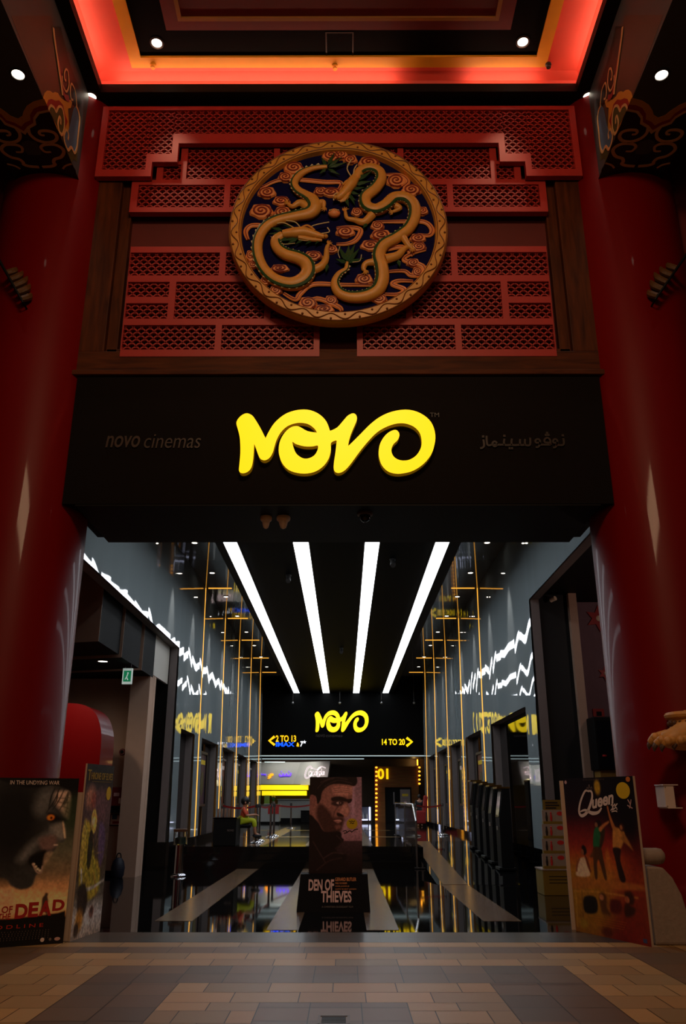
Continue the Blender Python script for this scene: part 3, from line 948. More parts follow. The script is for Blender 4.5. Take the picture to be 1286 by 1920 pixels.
vs = [V((r * math.cos(2 * PI * i / n), YM + d, CZ + r * math.sin(2 * PI * i / n))) for r, d in prof for i in range(n)]
mb.add(vs, [(k * n + i, k * n + (i + 1) % n, (k + 1) * n + (i + 1) % n, (k + 1) * n + i) for k in range(len(prof) - 1) for i in range(n)])
mb.build('rim', GOLD, md, smooth=True)
mb = MB()
P = []
for i in range(48 * 6):
    a = 2 * PI * i / (48 * 6); r = RM_ - .085 + .045 * math.sin(a * 24)
    P.append(V((r * math.cos(a), YM - .022, CZ + r * math.sin(a))))
mb.tube(P + [P[0]], .008, 6)
for i in range(48):
    a = 2 * PI * (i + .5) / 48; r = RM_ - .085 + (.035 if i % 2 else -.035)
    mb.ball((r * math.cos(a), YM - .018, CZ + r * math.sin(a)), .018, 8, 5)
for r in (RM_ - .02, RM_ - .155):
    P = ringpts(r, YM - .014); mb.tube(P + [P[0]], .009, 6)
mb.build('rim_ornament', GOLD_D, md, smooth=True)
CR4 = crop(420, 250, 2.991)
YG = YM + .075
def M(pts, d=0.0): return [PY(*CR4(x, y), YG) + V((0, -d, 0)) for x, y in pts]
UN = (0, -1, 0)
PX2M = 1.0 / 2.991 * (12.4 / 1530)      # crop pixel -> metres on the disc
# clouds: ochre ribbons with red grooves
def ribbon(paths, w, name='cloud'):
    mb = MB(); ml = MB()
    for pts in paths:
        P = spline(M(pts, .012), 6)
        mb.tube(P, lerp_list([w * .6, w, w, w * .6], len(P)), 8, .5, UN)
        ml.tube([p + V((0, -w * .42, 0)) for p in P], w * .2, 6, .7, UN)
    mb.build(name, CLOUD, md, smooth=True); ml.build(name + '_groove', CLOUD_L, md, smooth=True)
def curl(c, rx, ry, turn=1):
    cx, cy = c
    mb = MB(); ml = MB()
    n = 14; pts = []
    for i in range(n):
        a = 2 * PI * i / n; k = 1 + .10 * math.sin(5 * a)
        pts.append((cx + rx * k * math.cos(a), cy + ry * k * math.sin(a)))
    rim = [p for p in M(pts, .0)]
    top = [p + V((0, -.03, 0)) for p in M([(cx + (x - cx) * .86, cy + (y - cy) * .86) for x, y in pts])]
    mid = M([(cx, cy)], .045)[0]
    vs = rim + top + [mid]
    fs = [(i, (i + 1) % n, n + (i + 1) % n, n + i) for i in range(n)] + [(n + i, n + (i + 1) % n, 2 * n) for i in range(n)]
    mb.add(vs, fs)
    sp = []
    for i in range(34):
        t = i / 33; a = turn * (t * 4.4 * PI) + 1.0; r = .80 * (1 - t) + .05
        sp.append((cx + rx * r * math.cos(a), cy + ry * r * math.sin(a)))
    S = [p + V((0, -.034 - .012 * (i / 33), 0)) for i, p in enumerate(M(sp))]
    ml.tube(S, rx * PX2M * .085, 6, .8, UN)
    mb.build('cloud', CLOUD, md, smooth=True); ml.build('cloud_groove', CLOUD_L, md, smooth=True)
for i, (x, y, rx, ry) in enumerate([(210, 440, 68, 44), (330, 445, 52, 32), (392, 198, 58, 36), (345, 250, 46, 30), (600, 130, 52, 34), (655, 125, 40, 28), (812, 168, 62, 34), (708, 152, 42, 28),
        (1050, 322, 58, 36), (965, 270, 58, 42), (745, 445, 34, 26), (680, 556, 56, 34), (860, 522, 40, 28), (880, 574, 62, 32), (822, 632, 60, 32), (1085, 592, 48, 28), (1092, 640, 44, 28), (1112, 440, 34, 26),
        (500, 690, 56, 28), (312, 762, 56, 24), (236, 830, 36, 24), (784, 822, 52, 34), (470, 955, 54, 38), (560, 990, 60, 28), (600, 940, 40, 30), (1085, 780, 34, 30), (870, 930, 46, 30), (602, 655, 38, 26), (322, 384, 52, 28), (240, 336, 54, 34),
        (600, 335, 58, 28), (540, 330, 40, 26), (150, 690, 30, 34), (160, 740, 34, 24), (290, 885, 40, 28), (1060, 730, 40, 26)]):
    curl((x, y), rx, ry, 1 if i % 2 else -1)
for paths in ([[(215, 305), (300, 268), (400, 262), (560, 276), (655, 280), (640, 325)]], [[(135, 600), (122, 555), (150, 522), (210, 520), (250, 530)]],
              [[(335, 900), (400, 935), (430, 900), (500, 850), (660, 852), (860, 855)]], [[(850, 500), (1000, 498), (1120, 500), (1165, 540), (1150, 575), (1085, 570)]],
              [[(905, 235), (990, 240), (1030, 275), (1000, 305)]], [[(630, 535), (700, 530), (765, 545), (740, 600), (690, 622), (630, 625)]],
              [[(1130, 655), (1045, 680), (1010, 715), (1110, 745), (1115, 790), (1050, 800), (1010, 775), (920, 778)]], [[(1060, 832), (980, 830), (945, 850), (1010, 878), (980, 905), (900, 905)]],
              [[(440, 980), (520, 930), (640, 975), (660, 1000)]], [[(900, 660), (1000, 640), (1060, 690)]]):
    ribbon(paths, .042)
def dragon(body, rad, label_side, mane, spikes_side):
    P = spline(M(body, .05), 8)
    Rr = [r * PX2M * 1.18 for r in lerp_list(rad, len(P))]
    mb = MB(); mb.tube(P, Rr, 14, .75, UN)
    return P, Rr, mb
bl = [(578, 200), (500, 210), (432, 240), (395, 290), (412, 332), (458, 362), (492, 388), (508, 430), (478, 463), (400, 480), (300, 502), (232, 542), (193, 610), (190, 690), (222, 770), (285, 832), (372, 858), (440, 838), (474, 790), (462, 742), (415, 712), (345, 690), (302, 655), (292, 612), (330, 585)]
rl = [11, 14, 18, 20, 22, 26, 34, 36, 32, 28, 26, 26, 26, 26, 27, 30, 34, 38, 36, 34, 32, 30, 27, 25, 24]
br = [(690, 735), (685, 772), (645, 802), (622, 850), (642, 902), (702, 930), (790, 926), (858, 892), (884, 830), (880, 760), (866, 700), (892, 642), (960, 602), (1030, 550), (1062, 490), (1062, 422), (1020, 378), (955, 376), (905, 418), (850, 442), (798, 422), (792, 372), (848, 322), (878, 272), (868, 228), (820, 208), (768, 222), (735, 268)]
rr = [9, 12, 16, 20, 24, 27, 30, 32, 34, 34, 32, 30, 28, 28, 30, 32, 32, 32, 32, 32, 31, 30, 29, 28, 27, 26, 25, 24]
def leaf(mb, a, b, w, d=.07, lift=.02):
    """pointed leaf of mane or tail from a to b (crop pixels)"""
    A, B = M([a], d)[0], M([b], d)[0]
    t = B - A; sdir = V((0, -1, 0)).cross(t).normalized() * (w * PX2M)
    m1 = A + t * .35
    mb.add([A, m1 + sdir, B, m1 - sdir, m1 + V((0, -lift, 0)), A + V((0, .03, 0)), B + V((0, .03, 0))], [(0, 1, 4), (1, 2, 4), (2, 3, 4), (3, 0, 4), (0, 5, 1), (1, 5, 6, 2), (2, 6, 3), (3, 6, 5, 0)])
def limb(mb, pts, rads, d=.06):
    P = spline(M(pts, d), 6); mb.tube(P, [r * PX2M for r in lerp_list(rads, len(P))], 10, .8, UN)
    # claws
    e = pts[-1]; f = pts[-2]; ang = math.atan2(e[1] - f[1], e[0] - f[0])
    for k in (-.8, -.25, .3, .9):
        a = ang + k
        q = [e, (e[0] + 16 * math.cos(a), e[1] + 16 * math.sin(a)), (e[0] + 26 * math.cos(a + .4), e[1] + 26 * math.sin(a + .4))]
        mb.tube(M(q, d + .01), [5 * PX2M, 4 * PX2M, 1 * PX2M], 6)
for which, body, rad in (('left', bl, rl), ('right', br, rr)):
    P, Rr, mb = dragon(body, rad, which, None, None)
    gm = MB(); cm = MB(); whisk = []; teeth = []
    N = len(P)
    for k in range(4, N - 10, 3):     # green ridge fringed in cream along the back
        t = (P[k + 1] - P[k - 1]).normalized(); side = V((0, -1, 0)).cross(t).normalized() * (-1 if which == 'left' else 1)
        if which == 'left' and k > 8 * 8: side = -side if 8 * 8 < k < 0 else side
        a = P[k] + side * Rr[k] * .72 + V((0, -Rr[k] * .35, 0))
        tip = a + side * .035 + t * .03
        teeth.append((a, tip))
    tv = [q for a_, t_ in teeth for q in (a_, t_ + V((0, -.012, 0)), a_ + V((0, .03, 0)))]
    m_ = len(teeth); cm.add(tv, [f for i in range(m_ - 1) for f in ((3 * i, 3 * i + 1, 3 * i + 3), (3 * i + 1, 3 * i + 2, 3 * i + 5), (3 * i + 1, 3 * i + 5, 3 * i + 3), (3 * i, 3 * i + 2, 3 * i + 1))])
    sel = range(2, N - 6)
    L = []
    for k in sel:
        t = (P[min(k + 1, N - 1)] - P[k - 1]).normalized(); side = V((0, -1, 0)).cross(t).normalized() * (-1 if which == 'left' else 1)
        L.append(P[k] + side * Rr[k] * .62 + V((0, -Rr[k] * .42, 0)))
    gm.tube(L, [.3 * Rr[k] for k in sel], 6)
    hm = MB()
    if which == 'left':
        hx = [(330, 585), (400, 578), (455, 575), (520, 590), (572, 602)]
        hr = [24, 34, 32, 22, 10]
        limb(mb, [(490, 785), (545, 760), (572, 715), (576, 660), (585, 640)], [26, 24, 18, 12, 10])
        limb(mb, [(480, 440), (430, 405), (385, 425), (360, 410)], [26, 22, 14, 9])
        limb(mb, [(510, 420), (555, 400), (560, 430)], [24, 16, 9])
        limb(mb, [(400, 850), (340, 865), (300, 850)], [26, 18, 10])
        for a, b, w in (((330, 560), (262, 545), 12), ((350, 575), (250, 580), 13), ((370, 590), (280, 640), 11), ((420, 600), (350, 640), 12), ((450, 605), (400, 640), 10), ((500, 610), (455, 640), 9), ((400, 545), (330, 530), 9), ((420, 600), (320, 620), 12), ((540, 608), (510, 640), 8), ((470, 560), (540, 580), 8)):
            leaf(gm, a, b, w)
        for a, b, w in (((575, 200), (545, 150), 12), ((580, 200), (620, 125), 12), ((585, 205), (660, 150), 13), ((585, 210), (690, 180), 13), ((580, 215), (650, 250), 12), ((575, 215), (535, 245), 11)):
            leaf(gm, a, b, w)
        leaf(gm, (580, 745), (572, 795), 12); leaf(gm, (440, 345), (430, 318), 10)
        for q in ([(400, 555), (340, 525), (300, 528)], [(430, 550), (400, 520), (350, 512)], [(470, 570), (500, 540), (590, 520)], [(540, 585), (590, 575), (580, 550)]):
            whisk.append(MB()); whisk[-1].tube(spline(M(q, .09), 5), .009, 6)
        for q in ([(520, 604), (470, 622), (420, 618)], [(265, 600), (330, 640), (400, 636)]):
            whisk.append(MB()); whisk[-1].tube(spline(M(q, .085), 5), .006, 5)
        eye = (470, 570); brow = [(430, 560), (470, 545), (510, 572)]
        jaw = [(420, 600), (480, 612), (550, 618)]
    else:
        hx = [(735, 268), (715, 300), (690, 335), (655, 370), (625, 385)]
        hr = [26, 34, 30, 24, 12]
        limb(mb, [(830, 470), (785, 512), (730, 500), (690, 490), (680, 455)], [26, 22, 15, 12, 9])
        limb(mb, [(905, 720), (970, 700), (1010, 660), (1040, 650)], [30, 24, 16, 10])
        limb(mb, [(870, 735), (800, 742), (782, 770), (790, 785)], [26, 18, 14, 9])
        limb(mb, [(1000, 590), (1030, 640), (1050, 660)], [22, 16, 9])
        limb(mb, [(960, 420), (985, 435), (945, 455)], [20, 14, 9])
        for a, b, w in (((745, 260), (800, 250), 13), ((745, 285), (835, 225), 12), ((735, 300), (830, 285), 13), ((720, 330), (790, 320), 12), ((705, 345), (760, 360), 12), ((690, 360), (740, 395), 12), ((680, 375), (700, 430), 12), ((735, 300), (790, 300), 14), ((700, 350), (735, 420), 11)):
            leaf(gm, a, b, w)
        for a, b, w in (((690, 735), (640, 645), 14), ((690, 735), (700, 640), 16), ((690, 735), (735, 635), 16), ((695, 738), (760, 660), 14), ((695, 742), (785, 715), 13), ((688, 742), (625, 720), 13), ((690, 730), (665, 680), 16)):
            leaf(gm, a, b, w)
        leaf(gm, (800, 520), (780, 548), 12); leaf(gm, (975, 725), (985, 765), 12)
        for q in ([(715, 270), (690, 220), (715, 170)], [(725, 265), (730, 225), (745, 200)], [(660, 355), (620, 365), (615, 400)], [(640, 380), (690, 330), (660, 300)]):
            whisk.append(MB()); whisk[-1].tube(spline(M(q, .09), 5), .010, 6)
        for q in ([(650, 720), (640, 690), (650, 655)], [(770, 700), (760, 735), (720, 742)], [(640, 398), (670, 402), (690, 380)]):
            whisk.append(MB()); whisk[-1].tube(spline(M(q, .085), 5), .006, 5)
        eye = (690, 320); brow = [(715, 305), (690, 295), (665, 320)]
        jaw = [(700, 345), (680, 385), (650, 402)]
    H = spline(M(hx, .075), 5); mb.tube(H, [r * PX2M for r in lerp_list(hr, len(H))], 12, .9, UN)
    J = spline(M(jaw, .075), 5); mb.tube(J, [r * PX2M for r in lerp_list([16, 14, 7], len(J))], 8, .9, UN)
    mb.ball(M([hx[-1]], .10)[0], .035, 8, 6)
    Bp = spline(M(brow, .115), 5); mb.tube(Bp, .016, 6)
    dr = mb.build('dragon', GOLD, md, smooth=True)
    gm.build('mane', GREEN, dr); cm.build('fringe', CREAM, dr, smooth=True)
    for w_ in whisk: w_.build('whisker', CREAM, dr, smooth=True)
    em = MB(); em.ball(M([eye], .115)[0], .022, 8, 6); em.build('eye', CREAM, dr, smooth=True)
pc = M([(618, 464)], .06)[0]
mb = MB(); mb.ball(pc, (.095, .06, .075), 16, 10)
mb.build('flaming_pearl', CLOUD, md, smooth=True)
mb = MB()
for k in range(7):
    a = -1 + k * .3; mb.ball(pc + V((.07 * math.sin(a * 1.6), -.055, .02 * math.cos(a))), .011, 6, 4)
mb.build('pearl_beads', CREAM, md)

# ================================================================== SIGN ON THE FASCIA
LOGO_OUT = [(42, 140), (55, 110), (80, 88), (105, 80), (130, 88), (150, 108), (185, 165), (217, 228), (219, 228), (235, 195), (270, 140), (320, 95), (370, 70), (430, 58), (490, 62), (545, 88), (585, 130), (606, 184), (609, 185), (650, 165), (690, 120), (715, 93), (745, 80), (765, 92), (768, 120), (752, 160), (735, 200), (722, 240), (716, 274), (719, 274), (740, 255), (790, 205), (850, 145), (910, 100), (980, 70), (1060, 58), (1130, 70), (1190, 105), (1225, 150), (1241, 210), (1236, 270), (1215, 330), (1170, 385), (1110, 425), (1050, 442), (1000, 444), (955, 430), (920, 395), (903, 350), (900, 310), (908, 265), (930, 225), (960, 195), (995, 180), (1015, 187), (1025, 210), (1015, 240), (990, 265), (978, 290), (978, 315), (990, 340), (1015, 358), (1050, 365), (1090, 358), (1130, 330), (1155, 285), (1158, 240), (1145, 195), (1110, 160), (1060, 142), (1010, 142), (950, 160), (890, 195), (840, 245), (790, 305), (735, 380), (700, 420), (670, 438), (645, 438), (630, 420), (630, 380), (640, 310), (647, 245), (645, 243), (613, 258), (612, 300), (600, 350), (570, 395), (525, 428), (470, 443), (410, 440), (355, 420), (318, 380), (300, 330), (298, 285), (308, 240), (335, 195), (370, 165), (405, 157), (430, 165), (470, 187), (524, 196), (526, 193), (512, 172), (480, 148), (440, 138), (400, 140), (350, 158), (310, 195), (285, 240), (272, 280), (262, 315), (245, 345), (225, 360), (205, 363), (185, 352), (172, 325), (160, 290), (151, 268), (149, 268), (147, 310), (143, 360), (135, 400), (120, 425), (95, 440), (70, 440), (58, 425), (60, 390), (66, 320), (64, 240), (55, 190)]
LOGO_IN = [(380, 252), (400, 265), (450, 279), (500, 280), (533, 275), (530, 305), (510, 335), (475, 352), (440, 350), (405, 325), (388, 290)]
LCR = crop(430, 750, 3.215)
def logo(parent, y, pxmap, depth, face_m, side_m):
    """illuminated letters: lit front, darker returns"""
    lo = [pxmap(p.x, p.y) for p in spline(LOGO_OUT, 3, True)]
    li = [pxmap(p.x, p.y) for p in spline(LOGO_IN, 3, True)]
    lo2 = [(q.x, q.z) for q in lo]; li2 = [(q.x, q.z) for q in li]
    vs, fs = fill_shape([lo2, li2])
    mb = MB(); mb.add([(v.x, y, v.y) for v in vs], fs)
    mb.build('lit_face', face_m, parent)
    mb = MB()
    for lp in (lo2, li2):
        n = len(lp)
        mb.add([(a, y + .001, b) for a, b in lp] + [(a, y + depth, b) for a, b in lp], [(i, (i + 1) % n, n + (i + 1) % n, n + i) for i in range(n)])
    mb.build('letter_return', side_m, parent)
YL = 10.44
sg = thing('illuminated_sign', 'big glowing yellow cinema logo sign on the black fascia', 'sign', (0, YL, 5.6))
logo(sg, YL, lambda x, y: PY(*LCR(x, y), YL), .10, NEON, NEON_SIDE)
RAISED = mat('raised_letters_dark', (62, 46, 38), 0.4, vary=0.05)
RAISED2 = mat('raised_letters_dim', (48, 34, 27), 0.4, vary=0.05)
def front_text(body, x0, y0, x1, y1, y, m, name, label, cat, shear=0.0, offset=0.0, depth=.02, spacing=1.0, parent=None):
    a = PY(x0, y1, y); b = PY(x1, y1, y); c = PY((x0 + x1) / 2, y0, y)
    o = text(body, m, parent, name, (a.x, y, a.z), (1, 0, 0), (0, 0, 1), b.x - a.x, c.z - a.z, (0, -1, 0), depth, shear, offset, spacing)
    if parent is None: tag(o, label, cat)
    return o
ws = thing('raised_lettering', 'dim raised lettering "novo cinemas" left of the glowing logo', 'lettering', (-2.9, 10.55, 6.2))
front_text('novo', 198, 818, 262, 840, 10.549, RAISED, 'word', '', '', .18, .012, .02, 1.0, ws)
front_text('cinemas', 270, 815, 376, 841, 10.549, RAISED, 'word', '', '', .18, -.004, .02, 1.0, ws)
tm = front_text('TM', 806, 775, 823, 783, 10.549, RAISED2, 'trade_mark', 'tiny raised TM letters beside the big glowing logo', 'lettering')
# Arabic lettering drawn as strokes, right to left
ar = thing('raised_lettering', 'dim raised Arabic lettering right of the glowing logo', 'lettering', (2.9, 10.55, 6.2))
ACR = crop(880, 790, 5.845)
mb = MB()
for pts in ([(1025, 190), (1025, 262), (940, 262)], [(955, 262), (958, 215), (935, 200), (915, 215), (920, 240), (958, 240), (955, 262), (938, 288), (912, 292)],
            [(885, 262), (880, 210), (850, 185), (820, 205), (825, 235), (880, 240)], [(885, 262), (770, 262)], [(770, 262), (768, 215), (745, 200), (720, 215), (728, 240), (768, 242), (762, 272), (745, 288), (722, 288)],
            [(662, 185), (660, 262), (610, 262), (606, 200)], [(606, 262), (556, 262), (552, 200)], [(556, 262), (465, 262), (462, 195)], [(465, 262), (382, 262), (380, 195)], [(382, 262), (300, 262)],
            [(300, 245), (275, 225), (250, 245), (270, 280), (300, 262), (240, 262)], [(245, 262), (195, 262), (185, 165)], [(150, 205), (158, 270), (140, 295), (115, 300)]):
    stroke(mb, [PY(*ACR(x, y), 10.549) for x, y in pts], .028, (0, -1, 0), .02, 5)
for x, y in ((1020, 160), (848, 132), (835, 155), (862, 155), (380, 165), (440, 300), (462, 300), (148, 172)):
    p = PY(*ACR(x, y), 10.549); mb.box((p.x - .017, 10.53, p.z - .017), (p.x + .017, 10.55, p.z + .017))
mb.build('letters', RAISED2, ar)

# ================================================================== LAMPS AND FITTINGS OF THE MALL
TRIM_DK = mat('lamp_trim', (40, 34, 30), 0.4, vary=0.05)
def downlight(x, y, z, r, label, group, glow=LAMP_GLOW, trim=TRIM_DK):
    t = thing('downlight', label, 'light', (x, y, z), group)
    mb = MB(); mb.lathe((x, y, z), [(r * 1.3, 0), (r * 1.3, -.012), (r * 1.0, -.016), (r * .98, -.004)], 24); mb.build('trim_ring', trim, t, smooth=True)
    mb = MB(); mb.lathe((x, y, z), [(r * .97, -.003), (r * .9, -.010), (r * .5, -.014), (0, -.015)], 20); mb.build('lens', glow, t, smooth=True)
    return t
g = 'round downlights of the mall ceiling'
for (px, py, z, lab) in ((294, 80, 12.9, 'bright round downlight in the left corner of the black ceiling band'), (980, 78, 12.9, 'bright round downlight in the right corner of the black ceiling band'),
                         (171, 181, 12.4, 'small downlight in the dark ceiling beside the left bracket tip'), (1103, 180, 12.4, 'small downlight in the dark ceiling beside the right bracket tip'),
                         (34, 139, 10.7, 'downlight set in the underside of the left painted bracket'), (1240, 140, 10.7, 'downlight set in the underside of the right painted bracket')):
    p = PZ(px, py, z); downlight(p.x, p.y, z, .085, lab, g)
# sprinklers and a sensor
for (px, py, m, lab) in ((287, 123, CEIL_YELLOW, 'small yellow sprinkler head at the left end of the yellow ceiling band'), (628, 125, CEIL_YELLOW, 'small yellow sprinkler head at the middle of the yellow ceiling band'), (1028, 122, TRIM_DK, 'small dark sensor at the right end of the yellow ceiling band')):
    p = PZ(px, py, 12.84); t = thing('sprinkler', lab, 'sprinkler', (p.x, p.y, 12.86), 'ceiling sprinklers')
    mb = MB(); mb.lathe((p.x, p.y, 12.86), [(.05, 0), (.05, -.02), (.03, -.03)], 16); mb.build('rose', m, t, smooth=True)
    mb = MB(); mb.lathe((p.x, p.y, 12.83), [(.014, 0), (.014, -.03), (.04, -.034), (.035, -.045)], 12); mb.build('head', m, t, smooth=True)
# dome cameras under the portal
CREAM_PL = mat('cream_plastic', (250, 226, 198), 0.4, vary=0.03)
for (px, lab, k) in ((499, 'left of two cream dome cameras under the black portal', .85), (531.5, 'right of two cream dome cameras under the black portal', 1.0)):
    p = PZ(px, 969, 5.335); t = thing('dome_camera', lab, 'camera', (p.x, p.y, 5.335), 'cream dome cameras')
    mb = MB(); mb.lathe((p.x, p.y, 5.335), [(.095 * k, 0), (.10 * k, -.02), (.095 * k, -.05), (.07 * k, -.075)], 24); mb.build('housing', CREAM_PL, t, smooth=True)
    mb = MB(); mb.lathe((p.x, p.y, 5.262), [(.066 * k, 0), (.055 * k, -.05), (.04 * k, -.09), (.02 * k, -.105), (0, -.108)], 20); mb.build('dome', CREAM_PL, t, smooth=True)
p = PZ(684, 962, 5.335); t = thing('dome_camera', 'dark dome camera under the black portal, right of centre', 'camera', (p.x, p.y, 5.335))
mb = MB(); mb.lathe((p.x, p.y, 5.335), [(.11, 0), (.11, -.03), (.09, -.04)], 24); mb.build('housing', mat('brown_plastic', (86, 58, 40), 0.4), t, smooth=True)
mb = MB(); mb.lathe((p.x, p.y, 5.297), [(.08, 0), (.075, -.05), (.045, -.085), (0, -.1)], 20); mb.build('dome', BLACK_GLOSS, t, smooth=True)

# gold dragon ornaments high on the columns, with a dark strut
RUST = mat('aged_gold', (84, 52, 16), 0.5, vary=0.3, scale=20, bump=.3)
for s, (bx0, by0, bx1, by1), lab in ((-1, (-6, 480, 43, 567), 'small gold dragon fin with dark strut high on the left red column'), (1, (1292, 470, 1228, 562), 'small gold dragon fin with dark strut high on the right red column')):
    yq = 10.02
    a = PY(bx0, by0, yq); bq = PY(bx1, by1, yq)
    t = thing('dragon_ornament', lab, 'ornament', (bq.x, yq, bq.z), 'gold ornaments on the columns')
    mb = MB(); mb.tube([a, bq, bq + V((s * -0.0, .3, -.02))], [.022, .016, .012], 8); mb.build('strut', BLACK, t, smooth=True)
    mb = MB()
    d = (a - bq)
    nrm = V((-d.z, 0, d.x)).normalized()
    if nrm.z < 0: nrm = -nrm
    for k in range(5):
        base = bq + d * (.10 + .14 * k) + V((0, .04, 0))
        L_ = .10 + .16 * math.sin(PI * (k + 1) / 6)
        up = (nrm * .7 + V((0, 0, .5))).normalized()
        P = spline([base, base + up * L_ * .5 + V((s * -.03, .05, 0)), base + up * L_ + V((s * .02, .1, .02))], 5)
        mb.tube(P, lerp_list([.05, .055, .012], len(P)), 8)
    mb.build('fin', RUST, t, smooth=True)
    mb = MB(); q = bq + V((s * .015, .1, .12)); mb.tube([q, q + V((s * -.03, .15, .18)), q + V((0, .3, .36))], [.03, .045, .02], 8); mb.build('scale_ridge', RUST, t, smooth=True)

# gold claw gripping the right column
CLAW = mat('claw_gold', (196, 140, 72), 0.5, vary=0.22, scale=12, bump=.25)
HORN = mat('claw_horn', (92, 70, 60), 0.35, vary=0.2)
t = thing('dragon_claw', 'gold dragon paw with dark talons gripping the right red column', 'ornament', (4.0, 10.0, 2.1))
def C3(px, py, y): return PY(px, py, y)
mb = MB()
P = spline([C3(1300, 1352, 10.1), C3(1285, 1378, 9.98), C3(1262, 1385, 9.93), C3(1240, 1386, 9.96)], 6)
mb.tube(P, lerp_list([.17, .17, .13, .07], len(P)), 14)
for (x0, y0, x1, y1, x2, y2, yy) in ((1250, 1378, 1228, 1384, 1219, 1393, 10.02), (1258, 1384, 1240, 1389, 1229, 1395, 9.93), (1268, 1386, 1252, 1391, 1243, 1396, 9.88), (1290, 1384, 1276, 1389, 1268, 1393, 9.86)):
    P = spline([C3(x0, y0, yy), C3(x1, y1, yy - .03), C3(x2, y2, yy)], 5); mb.tube(P, lerp_list([.065, .055, .04], len(P)), 10)
    mb.ball(C3(x1, y1 - 1, yy - .04), .058, 8, 6)
paw = mb.build('paw', CLAW, t, smooth=True)
for (x, y, yy) in ((1219, 1393, 10.02), (1229, 1396, 9.92), (1243, 1397, 9.87), (1266, 1394, 9.85)):
    mb = MB(); P = spline([C3(x + 1, y - 1, yy), C3(x - 2, y + 5, yy), C3(x - 2, y + 13, yy + .03)], 4); mb.tube(P, lerp_list([.038, .03, .004], len(P)), 8)
    mb.build('talon', HORN, paw, smooth=True)
mb = MB(); c0 = C3(1290, 1352, 10.06)
mb.lathe(c0 + V((0, .05, -.12)), [(.22, 0), (.20, .05), (.205, .14), (.24, .16), (.25, .19), (.23, .22), (.18, .23)], 24); mb.build('cuff', CLAW, t, smooth=True)
mb = MB()
for k in range(12):
    a = PI + PI * k / 11; mb.ball(c0 + V((.212 * math.cos(a), .05 + .212 * math.sin(a), -.03)), .03, 6, 5)
mb.build('cuff_beads', RUST, t, smooth=True)

# acrylic box on the right column
ACRYL = mat('white_acrylic', (214, 196, 190), 0.25, vary=0.08, scale=5)
ya_ = 10.16
a, b = PY(1239, 1471, ya_), PY(1264, 1516, ya_)
t = thing('wall_box', 'small white acrylic box fixed to the right red column', 'box', (a.x, ya_, b.z))
mb = MB(); mb.box((a.x + .005, ya_ - .07, b.z + .01), (b.x, ya_ + .22, a.z - .01)); mb.build('body', ACRYL, t, bevel=.008)
mb = MB(); mb.box((a.x - .01, ya_ - .08, a.z - .012), (b.x + .05, ya_ + .2, a.z)); mb.box((a.x + .02, ya_ - .08, b.z), (b.x + .07, ya_ + .2, b.z + .012)); mb.build('flange', ACRYL, t, bevel=.003)
mb = MB()
for sx, sz in ((.02, -.03), (.13, -.03), (.02, -.24), (.13, -.24)): mb.lathe((a.x + sx, ya_ - .071, a.z + sz), [(0, -.006), (.006, -.004), (.006, .004), (0, .006)], 8)
mb.build('screws', STEEL, t)

# floor drain
p = PZ(627, 1912); t = thing('floor_grate', 'small dark drain grate set in the tiled mall floor', 'grate', (p.x, p.y, 0))
x0, x1 = PZ(596, 1906).x, PZ(656, 1906).x; y1_ = PZ(627, 1905).y
mb = MB()
for q in ((x0, y1_ - .02, x1, y1_), (x0, y1_ - .26, x1, y1_ - .24), (x0, y1_ - .26, x0 + .02, y1_), (x1 - .02, y1_ - .26, x1, y1_)): mb.box((q[0], q[1], 0.0), (q[2], q[3], .006))
mb.build('grate_frame', mat('grate_bronze', (92, 70, 50), 0.4, metal=.6), t)
mb = MB()
for k in range(9): mb.box((x0 + .03, y1_ - .045 - k * .024, 0.0), (x1 - .03, y1_ - .035 - k * .024, .004))
mb.build('grate_bars', mat('grate_dark', (44, 36, 30), 0.4, metal=.6), t)

# ================================================================== LOBBY LIGHTS
for (a, b, lab) in ((-2.48, -2.20, 'leftmost of four long white light strips on the black lobby ceiling'), (-1.0, -.677, 'second from left of four long white ceiling light strips'), (.53, .833, 'third from left of four long white ceiling light strips'), (2.03, 2.314, 'rightmost of four long white light strips on the black lobby ceiling')):
    t = thing('light_strip', lab, 'light', ((a + b) / 2, 12.4, 6.7), 'white light strips of the lobby ceiling')
    mb = MB(); mb.box((a, 12.4, 6.676), (b, 42.15, 6.686)); mb.build('diffuser', LED_WHITE, t)
    mb = MB(); mb.box((a - .02, 12.38, 6.686), (b + .02, 42.17, 6.699)); mb.build('channel', TRIM_DK, t)
SILVER = mat('silver_trim', (150, 150, 150), 0.3, metal=.8, vary=0)
words = ['first', 'second', 'third', 'fourth', 'fifth', 'sixth', 'seventh', 'eighth', 'ninth']
for s, nm in ((-1, 'left'), (1, 'right')):
    for k in range(8):
        y = 19.3 + 2.83 * k
        downlight(s * 3.62, y, 7.54, .07, '%s small downlight from the entrance along the %s glossy ceiling edge' % (words[k], nm), 'small downlights of the lobby ceiling', LAMP_COOL, SILVER)
        lamp('SPOT', 'wall_washer', (s * 3.62, y, 7.51), 260, (1.0, 0.90, 0.84), (s * 4.1, y, 4.5), spot_size=.45, spot_blend=.6, shadow_soft_size=.07)
